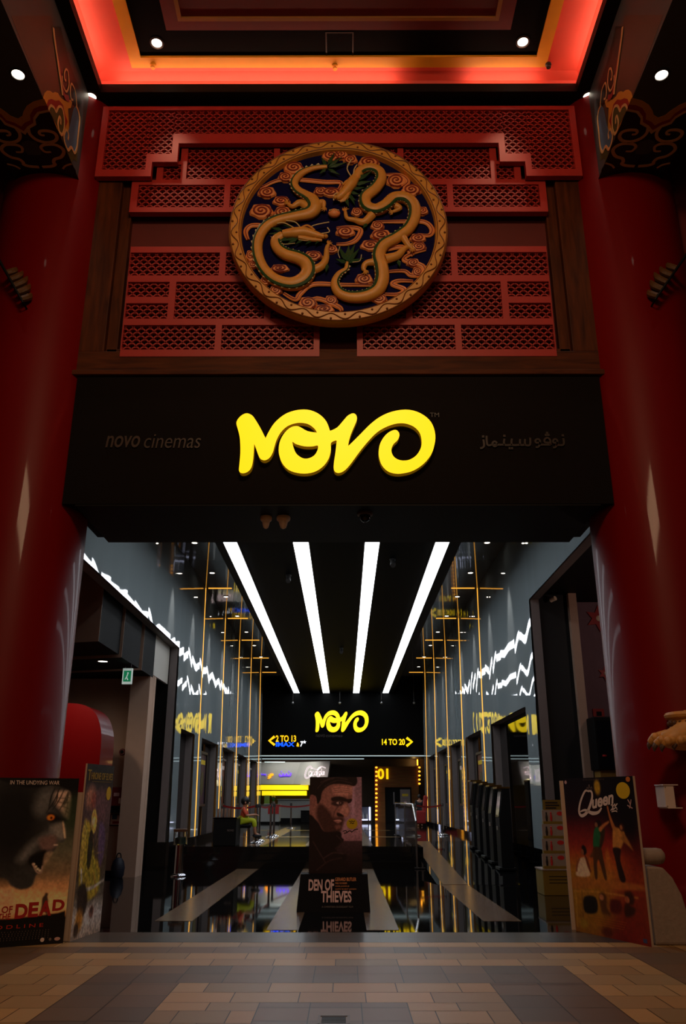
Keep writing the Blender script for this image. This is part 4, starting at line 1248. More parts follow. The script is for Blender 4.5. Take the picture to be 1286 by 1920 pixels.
# fittings on the black beam
for (px, py, z, lab) in ((541, 1078, 6.7, 'dark spotlight fitting between the two left light strips, nearer the entrance'), (736, 1048, 6.7, 'dark spotlight fitting between the two right light strips, nearer the entrance'), (640, 1215, 6.7, 'dark fitting at the middle of the black ceiling, farther in')):
    p = PZ(px, py, z); t = thing('track_fitting', lab, 'fitting', (p.x, p.y, z), 'dark fittings on the black ceiling')
    mb = MB(); mb.lathe((p.x, p.y, z), [(.07, 0), (.07, -.03), (.05, -.05)], 16); mb.build('mount', mat('fitting_grey', (52, 50, 48), .5), t, smooth=True)
    mb = MB(); mb.tube([(p.x, p.y, z - .05), (p.x, p.y - .03, z - .12), (p.x, p.y - .10, z - .18)], [.05, .06, .06], 12); mb.build('head', MATS['fitting_grey'], t, smooth=True)
for k, (px, py) in enumerate(((549, 1318), (637, 1318), (715, 1318), (776, 1318))):
    p = PY(px, py, 41.6); t = thing('pendant', '%s of four small pendant sensors before the black end wall' % ['leftmost', 'second from left', 'third from left', 'rightmost'][k], 'pendant', (p.x, 41.6, p.z), 'pendant sensors')
    zt_ = 6.7 if abs(p.x) < 2.58 else 7.54
    mb = MB(); mb.tube([(p.x, 41.6, p.z), (p.x, 41.6, zt_)], .012, 6); mb.build('rod', TRIM_DK, t)
    mb = MB(); mb.ball((p.x, 41.6, p.z), .06, 10, 6); mb.build('head', SILVER, t, smooth=True)

# ================================================================== SIGNS ON THE END WALL
YE = 42.08
BLUE_SIGN = mat('blue_sign', (20, 90, 255), .4, emit=1.0, emit_rgb=(16, 92, 255), vary=0)
WHITE_SIGN = mat('white_sign', (255, 255, 255), .4, emit=1.0, emit_rgb=(240, 244, 255), vary=0)
AMBER_SIGN = mat('amber_sign', (255, 196, 10), .4, emit=1.0, emit_rgb=(255, 204, 16), vary=0)
s2 = thing('illuminated_sign', 'small glowing yellow cinema logo on the black end wall of the lobby', 'sign', (0, YE, 4.9))
kx = (691 - 590) / (1241 - 42); ky = (1373 - 1332) / (444 - 58)
logo(s2, YE, lambda x, y: PY(590 + (x - 42) * kx, 1332 + (y - 58) * ky, YE), .119, NEON, NEON_SIDE)
sl = thing('raised_lettering', 'dim raised lettering under the small yellow logo on the end wall', 'lettering', (-1, 42.19, 4.6))
front_text('novo', 592, 1377, 609, 1382, 42.199, RAISED2, 'word', '', '', .15, 0, .03, 1.0, sl); front_text('cinemas', 611, 1377, 642, 1382, 42.199, RAISED2, 'word', '', '', .15, 0, .03, 1.0, sl)
d1 = thing('direction_sign', 'glowing "2 TO 13" direction sign with a left arrow on the end wall', 'sign', (-2.5, YE, 4.0))
front_text('2 TO 13', 517, 1379, 555, 1391, 42.199, AMBER_SIGN, 'numbers', '', '', 0, .02, .1, 1.0, d1)
front_text('IMAX', 517, 1391.5, 552, 1400, 42.199, BLUE_SIGN, 'blue_word', '', '', 0, .03, .1, 1.0, d1)
front_text('&', 556, 1392.5, 561, 1400, 42.199, AMBER_SIGN, 'ampersand', '', '', 0, .02, .1, 1.0, d1)
front_text('7', 563, 1390, 568.5, 1400, 42.199, WHITE_SIGN, 'white_mark', '', '', .1, .03, .1, 1.0, d1)
p = PY(571, 1391.5, 42.199); mb = MB(); mb.prism([p + V(((.09 if k % 2 == 0 else .04) * math.sin(PI * k / 5), 0, (.09 if k % 2 == 0 else .04) * math.cos(PI * k / 5))) for k in range(10)], (0, -.1, 0)); mb.build('white_star', WHITE_SIGN, d1)
def chevron(par, pts, m):
    mb = MB(); stroke(mb, [PY(x, y, 42.199) for x, y in pts], .12, (0, -1, 0), .1, 1); mb.build('arrow', m, par)
chevron(d1, [(515, 1381), (505, 1389), (515, 1397)], AMBER_SIGN)
d2 = thing('direction_sign', 'glowing "14 TO 20" direction sign with a right arrow on the end wall', 'sign', (2.5, YE, 4.0))
front_text('14 TO 20', 716, 1385.5, 759, 1397, 42.199, NEON, 'numbers', '', '', 0, .02, .1, 1.0, d2)
chevron(d2, [(762, 1383.5), (772, 1391), (762, 1399)], NEON)

# ================================================================== PRINTED FILM BOARDS
class Canvas:
    """a printed sheet: paint in 0-1 sheet coordinates, u left to right, v top to bottom"""
    def __init__(self, nx, ny, rgb, aspect):
        self.nx, self.ny, self.asp = nx, ny, aspect      # aspect = height / width
        u, v = np.meshgrid((np.arange(nx) + .5) / nx, (np.arange(ny) + .5) / ny)
        self.u, self.v = u, v * aspect                   # v in units of the width
        self.img = np.zeros((ny, nx, 3)) + np.array(rgb, float)
    def blend(self, a, rgb):
        a = np.clip(a, 0, 1)[..., None]
        self.img = self.img * (1 - a) + np.array(rgb, float) * a
    def soft(self, d, blur): return np.clip(.5 - d / max(blur, 1e-4), 0, 1)
    def grad(self, stops):
        v = self.v / self.asp
        for c in range(3):
            self.img[..., c] = np.interp(v, [s[0] for s in stops], [s[1][c] for s in stops])
    def ell(self, cu, cv, ru, rv, rgb, blur=.3, op=1.0, rot=0.0):
        x = self.u - cu; y = self.v - cv * self.asp
        rv = rv * self.asp
        c, s = math.cos(rot), math.sin(rot)
        X = x * c + y * s; Y = -x * s + y * c
        d = np.sqrt((X / ru) ** 2 + (Y / rv) ** 2) - 1
        self.blend(self.soft(d, blur) * op, rgb)
    def poly(self, pts, rgb, blur=.01, op=1.0, smooth=True):
        if smooth: pts = [(p.x, p.y) for p in spline(pts, 4, True)]
        P = [(a, b * self.asp) for a, b in pts]
        d = np.full(self.u.shape, 1e9); inside = np.zeros(self.u.shape, bool)
        n = len(P)
        for i in range(n):
            ax, ay = P[i]; bx, by = P[(i + 1) % n]
            ex, ey = bx - ax, by - ay; L = ex * ex + ey * ey + 1e-12
            t = np.clip(((self.u - ax) * ex + (self.v - ay) * ey) / L, 0, 1)
            d = np.minimum(d, (self.u - ax - ex * t) ** 2 + (self.v - ay - ey * t) ** 2)
            if abs(ey) > 1e-12:
                cnd = ((ay > self.v) != (by > self.v)) & (self.u < (bx - ax) * (self.v - ay) / ey + ax)
                inside ^= cnd
        d = np.sqrt(d); d[inside] *= -1
        self.blend(self.soft(d, blur) * op, rgb)
    def line(self, pts, w, rgb, blur=.004, op=1.0):
        P = [(p.x, p.y * self.asp) for p in spline(pts, 5)]
        W = lerp_list(list(w) if hasattr(w, '__len__') else [w, w], len(P))
        a = np.zeros(self.u.shape)
        for i in range(len(P) - 1):
            ax, ay = P[i]; bx, by = P[i + 1]
            ex, ey = bx - ax, by - ay; L = ex * ex + ey * ey + 1e-12
            t = np.clip(((self.u - ax) * ex + (self.v - ay) * ey) / L, 0, 1)
            d = np.sqrt((self.u - ax - ex * t) ** 2 + (self.v - ay - ey * t) ** 2)
            a = np.maximum(a, self.soft(d - (W[i] * (1 - t) + W[i + 1] * t) / 2, blur))
        self.blend(a * op, rgb)
    def noise(self, n, amp, seed=0):
        r = np.random.RandomState(seed)
        g = r.rand(int(n * self.asp) + 3, n + 3)
        x = self.u * n; y = self.v * n
        i = x.astype(int); j = y.astype(int); fx = x - i; fy = y - j
        fx = fx * fx * (3 - 2 * fx); fy = fy * fy * (3 - 2 * fy)
        v = (g[j, i] * (1 - fx) + g[j, i + 1] * fx) * (1 - fy) + (g[j + 1, i] * (1 - fx) + g[j + 1, i + 1] * fx) * fy
        self.img = self.img * (1 + amp * (v - .5))[..., None]
    def sheet(self, name, p_tl, p_tr, p_bl, parent, m, gain=1.0):
        """flat printed sheet from its corners"""
        p_tl, p_tr, p_bl = V(p_tl), V(p_tr), V(p_bl)
        nx, ny = self.nx, self.ny
        org = ORG[parent.name]
        U = np.linspace(0, 1, nx + 1); Vv = np.linspace(0, 1, ny + 1)
        uu, vv = np.meshgrid(U, Vv)
        a = np.array(p_tl - org); bu = np.array(p_tr - p_tl); bv = np.array(p_bl - p_tl)
        co = (a[None, None] + uu[..., None] * bu + vv[..., None] * bv).reshape(-1, 3)
        idx = (np.arange(ny)[:, None] * (nx + 1) + np.arange(nx)[None]).ravel()
        fc = np.stack([idx, idx + nx + 1, idx + nx + 2, idx + 1], 1)
        me = bpy.data.meshes.new(name)
        me.vertices.add(len(co)); me.vertices.foreach_set('co', co.ravel())
        me.loops.add(fc.size); me.loops.foreach_set('vertex_index', fc.ravel())
        me.polygons.add(len(fc)); me.polygons.foreach_set('loop_start', np.arange(len(fc)) * 4)
        me.update(calc_edges=True)
        c = np.clip(self.img * gain / 255, 0, 1)
        c = np.where(c <= .04045, c / 12.92, ((c + .055) / 1.055) ** 2.4).reshape(-1, 3)
        # corner colours interpolated smoothly: average of the cells around each vertex
        cell = c.reshape(ny, nx, 3)
        pad = np.pad(cell, ((1, 1), (1, 1), (0, 0)), 'edge')
        vc = (pad[:-1, :-1] + pad[1:, :-1] + pad[:-1, 1:] + pad[1:, 1:]) / 4
        col = np.concatenate([vc.reshape(-1, 3), np.ones(((nx + 1) * (ny + 1), 1))], 1)
        at = me.color_attributes.new('print', 'FLOAT_COLOR', 'POINT')
        at.data.foreach_set('color', col.ravel())
        me.materials.append(m)
        o = bpy.data.objects.new(name, me); COL.objects.link(o); o.parent = parent; ORG[o.name] = org
        return o
PRINT = print_mat('poster_print', .4)
BOARD = mat('board_edge', (196, 170, 150), .6, vary=.05)
BOARD_DK = mat('board_black', (10, 6, 7), .7, vary=.05, spec=.1)
INK_W = mat('ink_white', (236, 214, 206), .5, vary=0)
INK_R = mat('ink_red', (176, 32, 30), .5, vary=0)
INK_R2 = mat('ink_bright_red', (206, 46, 22), .5, vary=0)
INK_P = mat('ink_pink', (214, 170, 166), .5, vary=0)
INK_O = mat('ink_orange', (214, 120, 40), .5, vary=0)
INK_Y = mat('ink_yellow', (226, 190, 20), .5, vary=0)
INK_G = mat('ink_grey', (120, 104, 98), .5, vary=0)
INK_GOLD = mat('ink_gold', (190, 160, 60), .5, vary=0)
INK_K = mat('ink_black', (24, 18, 14), .5, vary=0)

class Board:
    """upright film board standing on the floor: bottom corners, height, lean and thickness"""
    def __init__(self, t, bl, br, h, lean=.0, thick=.02, back_m=BOARD, z0=0.0):
        self.t = t
        bl, br = V(bl), V(br)
        self.u = (br - bl).normalized(); self.w = (br - bl).length; self.h = h
        n = self.u.cross(V((0, 0, 1)))                       # towards the viewer
        self.n = (n + V((0, 0, lean))).normalized()
        self.up = self.n.cross(self.u).normalized()
        self.bl = bl
        mb = MB()
        c = bl + self.u * self.w / 2 + self.up * (h / 2) - self.n * (thick / 2 + .001)
        mb.obox(c, self.u * self.w / 2, self.up * h / 2, self.n * thick / 2)
        mb.build('board', back_m, t)
    def at(self, u, v, lift=.003):
        return self.bl + self.u * (u * self.w) + self.up * ((1 - v) * self.h) + self.n * lift
    def print(self, cv, gain=1.0):
        return cv.sheet('printed_sheet', self.at(0, 0, .0015), self.at(1, 0, .0015), self.at(0, 1, .0015), self.t, PRINT, gain)
    def word(self, body, u0, v0, u1, v1, m, name='lettering', shear=0, offset=0, spacing=1.0, rot=0):
        ux = self.u; uy = self.up
        if rot:
            c, s = math.cos(rot), math.sin(rot); ux, uy = self.u * c + self.up * s, self.up * c - self.u * s
        return text(body, m, self.t, name, self.at(u0, v1), ux, uy, (u1 - u0) * self.w, (v1 - v0) * self.h, self.n, .0015, shear, offset, spacing)
    def disc(self, u, v, ru, rv, m, name, lift=.003):
        mb = MB(); mb.prism([self.at(u + ru * math.cos(2 * PI * i / 32), v + rv * math.sin(2 * PI * i / 32), lift) for i in range(32)], self.n * .002)
        return mb.build(name, m, self.t)

# ---------------------------------------------------------------- left: zombie film board
t = thing('film_board', 'film board with a snarling zombie face and red DEAD lettering, left edge', 'film board', (-3.6, 9.96, 0), 'cardboard film boards')
br = PZ(118, 1768.5); br.z = 0; dl = PZ(0, 1777); dl.z = 0
di = (dl - br).normalized(); bl = br + di * 1.2
B = Board(t, bl, br, 1.755, lean=.02, back_m=BOARD_DK)
cv = Canvas(200, 290, (20, 16, 14), 1.755 / 1.2)
cv.grad([(0, (4, 4, 4)), (.06, (6, 6, 6)), (.12, (20, 20, 18)), (.3, (44, 50, 40)), (.45, (86, 84, 70)), (.58, (108, 90, 70)), (.66, (176, 130, 92)), (.74, (224, 172, 122)), (.80, (232, 180, 126)), (.845, (160, 110, 72)), (.852, (8, 6, 6)), (1, (6, 5, 5))])
def uvp(x, y):
    v = (y - 95) / 1680; e = 745 - 115 * v
    return (.45 + .55 * x / e, v)
def Q(pts): return [uvp(x, y) for x, y in pts]
cv.ell(.22, .3, .42, .3, (6, 6, 7), .7)                 # dark head mass
head = Q([(-700, 120), (100, 200), (400, 170), (600, 215), (640, 300), (635, 520), (580, 545), (590, 640), (605, 730), (580, 765), (510, 770), (500, 830), (440, 880), (370, 870), (360, 980), (350, 1070), (300, 1090), (260, 1200), (150, 1230), (40, 1190), (-100, 1100), (-700, 1100)])
cv.poly(head, (44, 44, 46), .02)
cv.ell(.42, .26, .24, .26, (8, 8, 9), .9, .85)
cv.poly(Q([(440, 250), (560, 230), (640, 270), (635, 500), (590, 500), (520, 430), (440, 350)]), (176, 150, 138), .04)
cv.poly(Q([(560, 235), (640, 280), (632, 420), (600, 330)]), (186, 158, 144), .03, .8)
cv.poly(Q([(250, 250), (420, 230), (400, 420), (300, 500), (200, 430)]), (92, 92, 94), .10, .8)
cv.poly(Q([(420, 600), (560, 560), (595, 720), (540, 750), (450, 700)]), (108, 104, 102), .05)
cv.line(Q([(565, 555), (585, 640), (600, 720)]), [.012, .02, .016], (210, 176, 150), .012)
cv.poly(Q([(60, 930), (200, 760), (420, 640), (460, 680), (300, 800), (150, 960)]), (100, 98, 100), .07, .8)
cv.poly(Q([(300, 720), (480, 700), (505, 790), (430, 850), (330, 830)]), (100, 78, 76), .04)
cv.poly(Q([(230, 900), (360, 850), (390, 880), (360, 990), (330, 1050), (250, 1010), (200, 960)]), (5, 3, 3), .03)
cv.poly(Q([(375, 880), (470, 870), (370, 1010)]), (150, 124, 104), .02, .7)
for x, y in ((260, 985), (285, 1010), (310, 1035), (335, 1050)):
    cv.ell(*uvp(x, y), .014, .008, (190, 170, 150), .5)
cv.line(Q([(250, 980), (300, 1060), (350, 1070), (360, 1010)]), .014, (150, 124, 112), .01)
cv.line(Q([(480, 795), (515, 795)]), .014, (170, 150, 140), .01)
cv.poly(Q([(380, 470), (440, 480), (560, 520), (600, 540), (520, 550), (420, 550)]), (8, 8, 9), .04)
cv.ell(*uvp(415, 510), .035, .018, (226, 110, 34), .5); cv.ell(*uvp(422, 515), .012, .008, (60, 20, 10), .4)
for q in ([(500, 200), (440, 340), (350, 470)], [(560, 210), (500, 330), (430, 430)], [(610, 240), (560, 360), (510, 440)], [(440, 200), (400, 300), (380, 430)], [(480, 230), (470, 330), (420, 400)], [(620, 250), (600, 320), (560, 400)]):
    cv.line(Q(q), [.006, .012, .003], (8, 8, 9), .006)
for q in ([(470, 300), (540, 310), (630, 300)], [(480, 340), (560, 360), (630, 350)], [(500, 400), (570, 400), (625, 420)], [(590, 440), (620, 460)], [(600, 250), (610, 380), (590, 480)]):
    cv.line(Q(q), .005, (70, 54, 48), .006)
cv.ell(*uvp(690, 430), .10, .10, (40, 56, 36), .8, .6)
cv.poly(Q([(-600, 1230), (20, 1215), (60, 1260), (100, 1340), (80, 1480), (-600, 1480)]), (190, 150, 116), .04, .8)
cv.noise(40, .18, 1); cv.noise(90, .14, 2)
# walking figure
cv.poly(Q([(420, 1275), (445, 1285), (440, 1310), (450, 1360), (445, 1420), (450, 1490), (430, 1470), (415, 1430), (395, 1480), (370, 1490), (385, 1400), (385, 1330), (405, 1300)]), (58, 44, 36), .012)
cv.poly(Q([(-700, 1500), (100, 1510), (350, 1495), (560, 1480), (640, 1460), (640, 1800), (-700, 1800)]), (7, 5, 5), .012, smooth=False)
B.print(cv, 1.4)
def wq(body, x0, y0, x1, y1, m, **k):
    a = uvp(x0, y0); b = uvp(x1, y1); return B.word(body, a[0], a[1], b[0], b[1], m, **k)
a = uvp(0, 122); b = uvp(572, 165)
B.word('IN THE UNDYING WAR', .36, a[1], b[0] - .06, b[1], INK_W, 'headline')
wq('D', 112, 1370, 240, 1512, INK_R, name='red_letter', offset=.04); wq('E', 250, 1360, 350, 1505, INK_R, name='red_letter', offset=.04)
wq('A', 365, 1350, 490, 1500, INK_R, name='red_letter', offset=.04); wq('D', 505, 1345, 628, 1455, INK_R, name='red_letter', offset=.04)
wq('OF', -30, 1385, 82, 1450, INK_R, name='red_word', offset=.02); wq('THE', -60, 1455, 70, 1515, INK_R, name='red_word', offset=.02)
a = uvp(-330, 1370); B.word('DAY', .12, a[1] + .01, .39, a[1] + .095, INK_R, 'red_word', offset=.04)
a = uvp(40, 1568); b = uvp(415, 1603); B.word('B L O O D L I N E', .16, a[1], b[0], b[1], INK_R2, 'subtitle')
for k in range(5):
    v = uvp(0, 1630 + k * 19)[1]
    B.word('I l i I l I i l I I l i l I i I l i I l I I i l l I i I l'[k:], .14, v, .86, v + .006, INK_G, 'credit_line', 0, -.01)
B.disc(uvp(415, 1728)[0], uvp(415, 1728)[1], .018, .012, INK_W, 'emblem'); B.disc(uvp(495, 1728)[0], uvp(495, 1728)[1], .012, .009, INK_G, 'emblem'); B.disc(uvp(568, 1728)[0], uvp(568, 1728)[1], .026, .010, INK_P, 'emblem')

# ---------------------------------------------------------------- left: elf film board seen edge-on
t = thing('film_board', 'narrow film board seen sideways, gold title over fantasy figures', 'film board', (-2.97, 10.7, 0), 'cardboard film boards')
bl = PZ(131, 1765.5); bl.z = 0; br = PZ(187, 1746); br.z = 0
B2 = Board(t, bl, br, 1.93, lean=.0, back_m=BOARD)
mb = MB(); q = bl - B2.n * .03
mb.obox(q + V((-.075, .05, .80)), (.07, 0, 0), (0, .008, 0), (0, 0, .80)); mb.build('side_flap', BOARD, t)
cv = Canvas(120, 220, (30, 24, 22), 1.93 / B2.w)
cv.grad([(0, (34, 30, 26)), (.12, (44, 34, 32)), (.2, (74, 56, 54)), (.35, (78, 58, 58)), (.6, (70, 58, 40)), (.78, (90, 82, 70)), (.88, (190, 184, 184)), (1, (150, 132, 118))])
cv.ell(.22, .20, .16, .07, (150, 104, 84), .8); cv.ell(.35, .22, .1, .05, (120, 60, 46), .8); cv.ell(.65, .25, .25, .1, (96, 66, 70), .9)
cv.poly([(.05, .40), (.25, .34), (.42, .45), (.55, .55), (.75, .6), (.82, .75), (.5, .8), (.25, .78), (.1, .7)], (150, 132, 40), .05)
cv.poly([(.32, .30), (.42, .27), (.52, .33), (.50, .40), (.38, .42), (.34, .37)], (206, 170, 80), .03)
cv.ell(.40, .345, .05, .022, (220, 180, 140), .5)
cv.poly([(.30, .42), (.40, .40), (.46, .5), (.40, .62), (.30, .58)], (44, 36, 22), .03)
cv.poly([(.62, .36), (.82, .38), (.9, .5), (.8, .62), (.68, .55)], (92, 70, 110), .05, .8)
cv.poly([(.06, .36), (.16, .33), (.2, .42), (.16, .6), (.06, .62)], (176, 152, 70), .04, .8)
cv.line([(.30, .735), (.6, .73), (.97, .70)], [.06, .05, .03], (170, 166, 160), .03)
cv.line([(.14, .62), (.22, .74)], .05, (190, 186, 180), .03)
cv.poly([(.1, .72), (.3, .70), (.45, .80), (.35, .88), (.15, .86)], (48, 36, 26), .05)
cv.ell(.22, .90, .12, .06, (170, 116, 40), .7); cv.ell(.15, .95, .08, .04, (60, 40, 22), .6)
cv.ell(.62, .87, .08, .035, (120, 84, 74), .4); cv.ell(.62, .86, .05, .018, (80, 56, 50), .4)
for k in range(14):
    r = random.Random(k); cv.line([(r.uniform(.05, .9), r.uniform(.2, .8)), (r.uniform(.05, .9), r.uniform(.3, .8))], [.006, .014], (r.randint(30, 170), r.randint(30, 140), r.randint(20, 80)), .02, .5)
cv.noise(30, .5, 3); cv.noise(70, .3, 4)
B2.print(cv, 1.35)
B2.word('T', .04, .035, .16, .10, INK_GOLD, 'title_initial'); B2.word('HRONE OF ELVES', .17, .05, .96, .092, INK_GOLD, 'title')
mb = MB(); mb.obox(B2.at(.57, .105), B2.u * .36 * B2.w, B2.up * .0015, B2.n * .001); mb.build('title_rule', INK_GOLD, t)
B2.disc(.86, .175, .085, .042, INK_Y, 'round_sticker'); 
# ---------------------------------------------------------------- centre: den of thieves standee
t = thing('film_standee', 'tall film standee with a bearded man in profile on a black base', 'film standee', (-.06, 13.1, 0))
zb0 = PZ(555.5, 1711); zb1 = PZ(694.5, 1711); yb = zb0.y
yt = yb + .28; a = PY(563.5, 1639, yt); b = PY(689, 1639, yt); zt = a.z
mb = MB()
x0, x1, X0, X1 = zb0.x, zb1.x, a.x, b.x
mb.add([(x0, yb, 0), (x1, yb, 0), (x1 - .02, yb + .75, 0), (x0 + .02, yb + .75, 0), (X0, yt, zt), (X1, yt, zt), (X1, yb + .6, zt), (X0, yb + .6, zt)],
       [(3, 2, 1, 0), (4, 5, 6, 7), (0, 1, 5, 4), (1, 2, 6, 5), (2, 3, 7, 6), (3, 0, 4, 7)])
mb.build('base', BOARD_DK, t)
class Face: pass
fu = V((1, 0, 0)); fup = (V((0, yt - yb, zt))).normalized(); fn = fu.cross(fup)
hgt = V((0, yt - yb, zt)).length
def base_word(body, px0, py0, px1, py1, m, name, offset=0.0, shear=0):
    # pixels on the sloping base front
    def hit(px, py):
        d = ray(px, py); k = (V((0, yb, 0)) - CAM).dot(fn) / d.dot(fn); return CAM + d * k
    o = hit(px0, py1); r = hit(px1, py1); u = hit(px0, py0)
    return text(body, m, t, name, o + fn * .001, fu, fup, (r - o).length, (u - o).length, fn, .002, shear, offset)
S8 = crop(520, 1430, 5.358)
for body, c, m, n, of in (('DEN OF', (312, 1172, 568, 1288), INK_P, 'title', .03), ('THIEVES', (437, 1288, 745, 1405), INK_P, 'title', .03), ('GERARD BUTLER', (580, 1155, 792, 1190), INK_O, 'cast_name', .01), ('PABLO SCHREIBER', (582, 1203, 700, 1220), INK_O, 'cast_name', 0), ("O'SHEA JACKSON JR", (582, 1234, 722, 1252), INK_O, 'cast_name', 0), ('CURTIS "50 CENT" JACKSON', (582, 1264, 792, 1281), INK_O, 'cast_name', 0), ('A CHRISTIAN GUDEGAST FILM', (445, 1440, 760, 1458), mat('ink_dim', (74, 56, 56), .5, vary=0), 'small_words', 0)):
    p0 = S8(c[0], c[1]); p1 = S8(c[2], c[3]); base_word(body, *p0, *p1, m, n, of)
ypn = yt + .10
pa = PY(581, 1457, ypn); pb = PY(678, 1457, ypn); bz = zt - .01
B3 = Board(t, (pa.x, ypn, bz), (pb.x, ypn, bz), pa.z - bz, lean=0, thick=.03, back_m=BOARD)
cv = Canvas(170, 300, (30, 20, 20), B3.h / B3.w)
cv.grad([(0, (104, 76, 82)), (.3, (118, 84, 92)), (.55, (128, 90, 98)), (.66, (110, 74, 80)), (.67, (52, 34, 38)), (.85, (30, 18, 20)), (1, (16, 9, 10))])
cv.poly([(.80, 0), (.86, 0), (.86, .5), (.80, .5)], (140, 104, 116), .03, .7, smooth=False)
K = lambda pts: [((x - 322) / 518, (y - 145) / 975) for x, y in pts]
cv.poly(K([(300, 150), (420, 130), (740, 140), (780, 190), (770, 240), (740, 255), (745, 330), (735, 390), (700, 420), (720, 470), (705, 545), (660, 560), (655, 600), (640, 640), (630, 690), (560, 720), (460, 700), (400, 600), (300, 560)]), (110, 70, 62), .02)
cv.poly(K([(300, 100), (560, 110), (760, 120), (795, 185), (770, 235), (700, 225), (600, 215), (520, 230), (450, 290), (430, 380), (400, 420), (380, 340), (300, 330)]), (22, 14, 15), .02)
for q in ([(430, 200), (560, 150), (700, 170)], [(470, 240), (600, 180), (740, 210)], [(400, 260), (470, 190), (560, 160)]):
    cv.line(K(q), .012, (52, 36, 36), .02)
cv.poly(K([(325, 340), (360, 330), (385, 370), (375, 430), (350, 460), (325, 440)]), (104, 64, 58), .02)
cv.poly(K([(560, 250), (730, 245), (735, 320), (640, 335), (560, 320)]), (150, 98, 86), .06, .9)
for y in (262, 282, 302): cv.line(K([(560, y + 6), (640, y - 4), (725, y + 8)]), .010, (92, 56, 50), .015)
cv.poly(K([(540, 360), (620, 345), (700, 375), (690, 400), (620, 390), (550, 395)]), (30, 18, 18), .025)
cv.poly(K([(560, 395), (640, 390), (665, 425), (600, 445), (540, 425)]), (44, 26, 26), .03)
cv.ell(*K([(610, 412)])[0], .045, .012, (150, 116, 108), .5); cv.ell(*K([(618, 412)])[0], .016, .010, (18, 12, 12), .4)
cv.poly(K([(690, 380), (740, 370), (735, 400), (705, 415)]), (34, 20, 20), .015)
cv.poly(K([(660, 420), (700, 440), (705, 530), (670, 545), (620, 520), (640, 470)]), (140, 92, 82), .04)
cv.poly(K([(595, 510), (640, 525), (660, 550), (600, 545)]), (30, 16, 16), .02)
cv.line(K([(610, 440), (570, 500), (560, 560)]), .014, (70, 40, 38), .03)
cv.poly(K([(430, 420), (520, 500), (560, 560), (640, 555), (665, 580), (655, 610), (635, 690), (560, 730), (470, 700), (410, 600), (390, 500)]), (46, 26, 24), .06, .9)
cv.poly(K([(560, 590), (620, 580), (640, 600), (600, 615)]), (150, 96, 88), .02); cv.line(K([(550, 600), (600, 604), (645, 604)]), .008, (30, 14, 14), .01)
cv.poly(K([(575, 640), (620, 630), (630, 660), (590, 680)]), (92, 56, 50), .04)
cv.poly(K([(300, 560), (400, 600), (470, 700), (620, 700), (640, 760), (660, 790), (590, 880), (640, 920), (690, 930), (670, 1010), (640, 1130), (300, 1130)]), (22, 13, 14), .02)
cv.line(K([(360, 800), (420, 900), (480, 1000)]), .012, (56, 38, 38), .03); cv.line(K([(470, 960), (560, 910), (650, 920)]), .014, (58, 40, 40), .03); cv.line(K([(400, 1080), (520, 990), (640, 960)]), .012, (50, 32, 32), .03); cv.line(K([(590, 740), (640, 800), (580, 870)]), .012, (50, 34, 34), .03)
cv.noise(40, .22, 6); cv.noise(90, .12, 7)
cv.img *= np.array([1.0, 1.06, 1.16]); B3.print(cv, 1.75)
st = K([(742, 622)])[0]; B3.disc(st[0], st[1], .105, .055, INK_Y, 'round_sticker')
for k, w in ((2, 'Now'), (3, 'Showing')):
    y = 588 + k * 19; q0 = K([(712, y)])[0]; q1 = K([(772, y + 13)])[0]; B3.word(w, q0[0], q0[1], q1[0], q1[1], INK_K, 'sticker_text')
mb = MB()
for pts in ([(650, 700), (680, 690), (690, 710), (660, 716)], [(690, 712), (720, 692), (740, 708)], [(740, 706), (770, 680), (800, 676)]):
    stroke(mb, [B3.at(*K([p])[0]) for p in pts], .012, B3.n, .001, 4)
mb.build('handwriting', INK_K, t)
mb = MB()
for pts in ([(770, 592), (755, 600), (740, 594), (725, 600), (712, 594)], [(762, 612), (748, 620), (735, 612), (722, 620)]):
    stroke(mb, [B3.at(*K([p])[0], .006) for p in pts], .010, B3.n, .001, 4)
mb.build('sticker_script', INK_K, t)

# ---------------------------------------------------------------- right: queen board
t = thing('film_board', 'sunset-coloured film board titled Queen with reaching figures, right side', 'film board', (3.2, 10.6, 0), 'cardboard film boards')
br = PZ(1222, 1776); br.z = 0; bl = PZ(1080, 1745); bl.z = 0
B4 = Board(t, bl, br, 1.775, lean=.0, back_m=BOARD, thick=.03)
mb = MB(); q = bl + B4.u * .0 - B4.n * .04; mb.obox(q + V((-.02, .06, .875)), (.05, .0, 0), (0, .008, 0), (0, 0, .875)); mb.build('side_flap', BOARD, t)
cv = Canvas(210, 300, (30, 20, 20), 1.775 / B4.w)
cv.grad([(0, (10, 6, 16)), (.12, (20, 8, 20)), (.24, (40, 12, 22)), (.33, (104, 24, 26)), (.44, (150, 44, 30)), (.54, (184, 86, 34)), (.62, (190, 118, 44)), (.72, (168, 96, 38)), (.85, (140, 84, 30)), (1, (120, 40, 24))])
def uq(x, y):
    v = (y - 55) / 1760.0                       # sheet row, following the leaning edges
    l = 38 + 47 * v; r = 822 + 125 * v
    top = 72 - 34 * 0; 
    u = (x - l) / (r - l)
    yt_ = 62 - 24 * u; yb_ = 1760 + 150 * u
    return (u, (y - yt_) / (yb_ - yt_))
QQ = lambda pts: [uq(x, y) for x, y in pts]
cv.poly([(.6, .0), (1.02, -.02), (1.02, .5), (.8, .42), (.62, .25)], (8, 5, 10), .25, .9)
cv.poly([(.8, .5), (1.03, .45), (1.03, 1.03), (.55, 1.03), (.6, .8)], (120, 22, 18), .25, .7)
cv.poly([(-.05, .62), (.4, .6), (.5, .8), (.35, 1.05), (-.05, 1.05)], (166, 120, 26), .25, .7)
cv.ell(*uq(440, 165), .045, .05, (190, 150, 40), .6)
